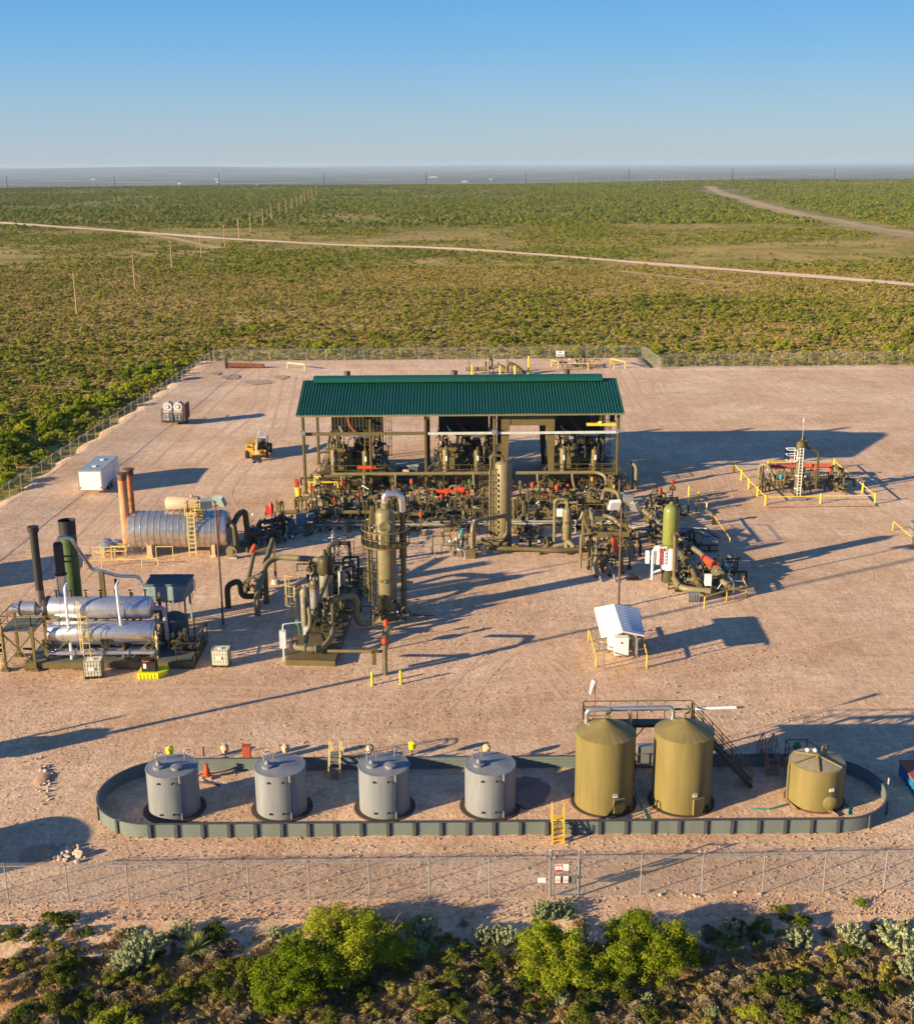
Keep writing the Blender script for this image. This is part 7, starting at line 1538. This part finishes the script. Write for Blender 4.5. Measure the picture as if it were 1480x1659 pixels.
# portable toilets on a trailer
t=thing('toilet_trailer','dark framed trailer carrying portable toilets near the left fence','trailer',(-38.3,161.2,0))
b=MB(t); b.box(-39.9,-36.9,161.2,164.6,.5,.62); b.rail([(-39.9,161.2,.62),(-36.9,161.2,.62)],1.1,.03,.5); b.rail([(-39.9,164.6,.62),(-39.9,161.2,.62)],1.6,.03,.8); b.build('frame',BLACK,t)
b=MB(t); b.box(-36.95,-36.8,161.6,164.6,.62,2.75); b.build('side_panel',RUSTD,t)
for x in(-39.8,-37.0): b=MB(t); b.lathe((x,163.4,.35),[(.3,-.12),(.35,-.1),(.35,.1),(.3,.12)],18,'X'); b.build('wheel',RUBBER,t)
for i,x in enumerate((-39.15,-37.75)):
    t=thing('portable_toilet','white portable toilet with round red emblem, %s one on the trailer'%('left' if i==0 else 'right'),'toilet',(x,162.4,.62)); b=MB(t); b.box(x-.6,x+.6,161.8,163.0,.62,2.5); b.build('cabin',mat('toilet_grey',(.36,.36,.35),.5),t)
    b=MB(t); b.lathe((x,161.75,2.5),[(.62,0),(.62,1.3)],20,'Y'); b.build('domed_roof',mat('toilet_dome_grey',(.52,.53,.53),.5),t); b=MB(t); b.lathe((x,161.70,2.55),[(.27,0),(.27,-.03)],20,'Y'); b.build('emblem',REDT,t); b=MB(t); b.lathe((x,161.66,2.55),[(.18,0),(.18,-.02)],16,'Y'); b.build('emblem_centre',WHITE,t)
    b=MB(t); b.box(x-.45,x+.45,161.76,161.8,.7,2.0); b.build('door',mat('toilet_grey',(.36,.36,.35)),t)
# telehandler
t=thing('telehandler','yellow telehandler with a raised pale boom and open cab facing the camera','telehandler',(-24,141,0))
X=lambda a:-24+a
b=MB(t); b.box(X(-1.25),X(-.35),141.6,145.8,.75,1.75); b.box(X(-.5),X(1.2),141.4,145.8,.6,1.05); b.box(X(-1.2),X(-.4),141.5,143,1.75,1.85); b.add([(X(.2),141.2,.9),(X(1.2),141.2,1.2),(X(1.2),141.2,1.0),(X(.2),141.2,.6),(X(.2),141.5,.9),(X(1.2),141.5,1.2),(X(1.2),141.5,1.0),(X(.2),141.5,.6)],[(0,1,2,3),(4,7,6,5),(0,4,5,1),(1,5,6,2),(2,6,7,3),(3,7,4,0)]); b.build('body',mat('loader_yellow',(.58,.34,.035),.5,dirt=(.3,.2,.1),dirta=.5),t)
b=MB(t); b.box(X(-1.05),X(-.75),141.35,141.6,1.45,1.6); b.build('grille',BLACK,t)
b=MB(t)
for x in(.15,1.15):
    for y in(141.9,143.4): b.beam((X(x),y,1.05),(X(x),y,2.55),.09)
b.beam((X(.15),141.9,2.5),(X(1.15),141.9,2.5),.09); b.build('cab_frame',BLACK,t)
b=MB(t); b.box(X(.2),X(1.1),142.0,143.3,1.05,1.7); b.obox(Vector((X(.65),142.9,1.7)),.5,.2,.9); b.build('seat',BLACK,t)
b=MB(t); b.box(X(.08),X(1.22),141.8,143.5,2.55,2.63); b.build('cab_roof',mat('cab_roof_grey',(.55,.57,.66),.4),t)
b=MB(t); b.beam((X(-.15),145.6,2.5),(X(.05),141.2,1.5),.34,.42); b.beam((X(.05),141.2,1.5),(X(.25),140.5,.7),.22,.3); b.build('boom',mat('pale_boom_paint',(.72,.58,.36),.5),t)
b=MB(t); b.obox(Vector((X(.2),140.4,.45)),1.1,.15,.6); 
for k in(-.3,.3): b.box(X(.2+k)-.06,X(.2+k)+.06,139.3,140.4,.08,.14)
b.build('fork_carriage',BLACK,t)
for x in(-1.15,1.15):
    for y in(142.0,145.0): b=MB(t); b.lathe((X(x),y,.6),[(.5,-.2),(.6,-.16),(.6,.16),(.5,.2)],20,'X'); w_=b.build('wheel',RUBBER,t); b=MB(t); b.lathe((X(x),y,.6),[(.28,-.21),(.28,.21)],14,'X'); b.build('rim',YELT,w_)
# right edge
cabinet('pale grey steel box cut by the right edge behind a yellow rail',G(1481,866)+Vector((.4,.3,0)),1.4,1.0,1.1,.05,GALV,False); b=MB(); p=G(1484,834); b.obox(p+Vector((.6,.3,.9)),1.4,.9,.12); tag(b.build('white_cover',WHITE),'small white cover cut by the right edge above the grey box','cover')
# unseen equipment guessed left of the frame, added for the shadows it casts
t=thing('tall_mast','unseen tall dark mast left of the pad foreground, guessed from its long shadow','mast',(-36,62.2,0)); b=MB(t); b.cyl((-36,61.1,0),(-36,61.1,27),.20,12,.16); b.build('pole',BROWN,t); b=MB(t); b.box(-36.9,-35.3,60.9,62.2,2.6,4.0); b.build('equipment_box',OLIVE_D,t); b=MB(t); b.beam((-36,63.4,0),(-36,63.4,4.3),.15); b.build('support_post',OLIVE_D,t)
t=thing('unseen_side_tank','unseen squat olive tank outside the left edge, guessed from its shadow','tank',(-31.5,51.2,0)); b=MB(t); b.lathe((-31.5,51.2,0),[(2.3,0),(2.3,2.9),(.2,3.4)],32); b.build('tank_body',TANKOL,t)
t=thing('unseen_parked_tank','unseen long brown tank beside the left fence, guessed at for its shadow','tank',(-44.6,97,0)); b=MB(t); b.box(-46.2,-43.4,93.5,99.5,.5,3.0); b.build('tank_body',BROWN,t); b=MB(t)
for y in(94.5,98.5): b.cyl((-46,y,.45),(-43.6,y,.45),.45,16)
b.build('wheel',RUBBER,t)
t=thing('unseen_pump_skid','unseen low olive pump skid outside the left edge, guessed at for its shadow','pump skid',(-31.2,63,0))
b=MB(t); b.box(-32.4,-29.6,64.0,66.5,.0,.3); b.cyl((-32,65,1.2),(-30,65,1.2),.6,14); b.build('pump_body',OLIVE,t)
# buried line trace, a faint darker strip of disturbed gravel
def strip(name,px,wd,m,z=.15):
    P=[G(u,v) for u,v in px]; D=[P[0]]
    for a,c in zip(P,P[1:]): k=max(1,int((c-a).length/2)); D+= [a.lerp(c,i/k) for i in range(1,k+1)]
    vs=[];fs=[]
    for i,q in enumerate(D):
        d=(D[min(i+1,len(D)-1)]-D[max(0,i-1)]).normalized(); nrm=Vector((-d.y,d.x,0))*wd/2*(.8+.4*float(vnoise(q.x,q.y,2.5,8)))
        
        for v in(q+nrm,q-nrm): vs.append((v.x,v.y,.030+.10*(float(vnoise(v.x,v.y,9,11))-.5)+.035*(float(vnoise(v.x,v.y,1.7,12))-.5)))
    for i in range(len(D)-1): fs.append((2*i,2*i+1,2*i+3,2*i+2))
    b=MB(); b.add(vs,fs); return tag(b.build(name,m),kind='structure')
strip('trench_trace',[(-10,1012),(60,940),(126,868),(200,793),(290,712),(367,640),(400,610),(420,598)],.38,mat('disturbed_gravel',(.60,.40,.265),.95,var=.2,scale=3,bump=.5,bscale=8),.11)

TRK=mat('packed_track_gravel',(.655,.43,.275),.95,var=.14,scale=1.5)
TRL=mat('pale_track_gravel',(.78,.54,.36),.95,var=.1,scale=2,bump=.4,bscale=8)
def track(px,m=TRK,gap=1.9,wd=.42):
    P=[G(u,v) for u,v in px]
    D=[P[0]]
    for a,c in zip(P,P[1:]): k=max(1,int((c-a).length/2)); D+=[a.lerp(c,i/k) for i in range(1,k+1)]
    for _ in range(6): D=[D[0]]+[(D[i-1]+D[i]*2+D[i+1])/4 for i in range(1,len(D)-1)]+[D[-1]]
    for s in(-gap/2,gap/2):
        vs=[];fs=[]
        for i,q in enumerate(D):
            d=(D[min(i+1,len(D)-1)]-D[max(0,i-1)]).normalized(); n_=Vector((-d.y,d.x,0)); c=q+n_*s; hw=wd/2*(.3+1.0*float(vnoise(c.x,c.y,1.1,5)))
            for e_ in(hw,-hw): v=c+n_*e_; vs.append((v.x,v.y,.030+.10*(float(vnoise(v.x,v.y,9,11))-.5)+.035*(float(vnoise(v.x,v.y,1.7,12))-.5)))
        for i in range(len(D)-1): fs.append((2*i,2*i+1,2*i+3,2*i+2))
        b=MB(); b.add(vs,fs); tag(b.build('tyre_track',m),kind='structure')
for px in([(1010,600),(1030,640),(1075,690),(1150,720)],[(1060,612),(1075,650),(1130,700),(1240,730)],[(1480,640),(1300,640),(1120,625),(1045,600)],[(1480,668),(1300,655),(1110,650),(1020,690)],[(985,605),(1010,650),(1020,700)],
 [(430,600),(420,660),(340,720),(250,800),(60,1000)],[(470,610),(450,700),(350,800),(420,900)],[(0,1150),(200,1120),(420,1125),(700,1130),(900,1110),(1200,1060),(1480,1000)],[(740,1140),(760,1090),(830,1040),(900,1000)],[(700,1150),(790,1070),(870,1050),(930,1130)],[(100,600+400),(200,940),(350,940)],[(660,1000),(760,1010),(860,1060),(900,1120)],
 [(1200,900),(1300,880),(1480,905)],[(1160,760),(1180,850),(1300,900)]): track(px,TRK)
b=MB(); R=random.Random(3)
for cu,cv,ru,rv in((375,612,16,4),(420,620,22,4),(455,612,14,3),(350,606,8,3)):
    c=[G(cu+ru*math.cos(a)*(.6+.7*R.random()),cv+rv*math.sin(a)*(.6+.7*R.random()))+Vector((0,0,.13)) for a in [i*6.283/18 for i in range(18)]]; b.add(c,[tuple(range(18))])
tag(b.build('damp_patch',mat('damp_gravel',(.46,.31,.20),.9,var=.2,scale=.6),smooth=False),kind='structure')
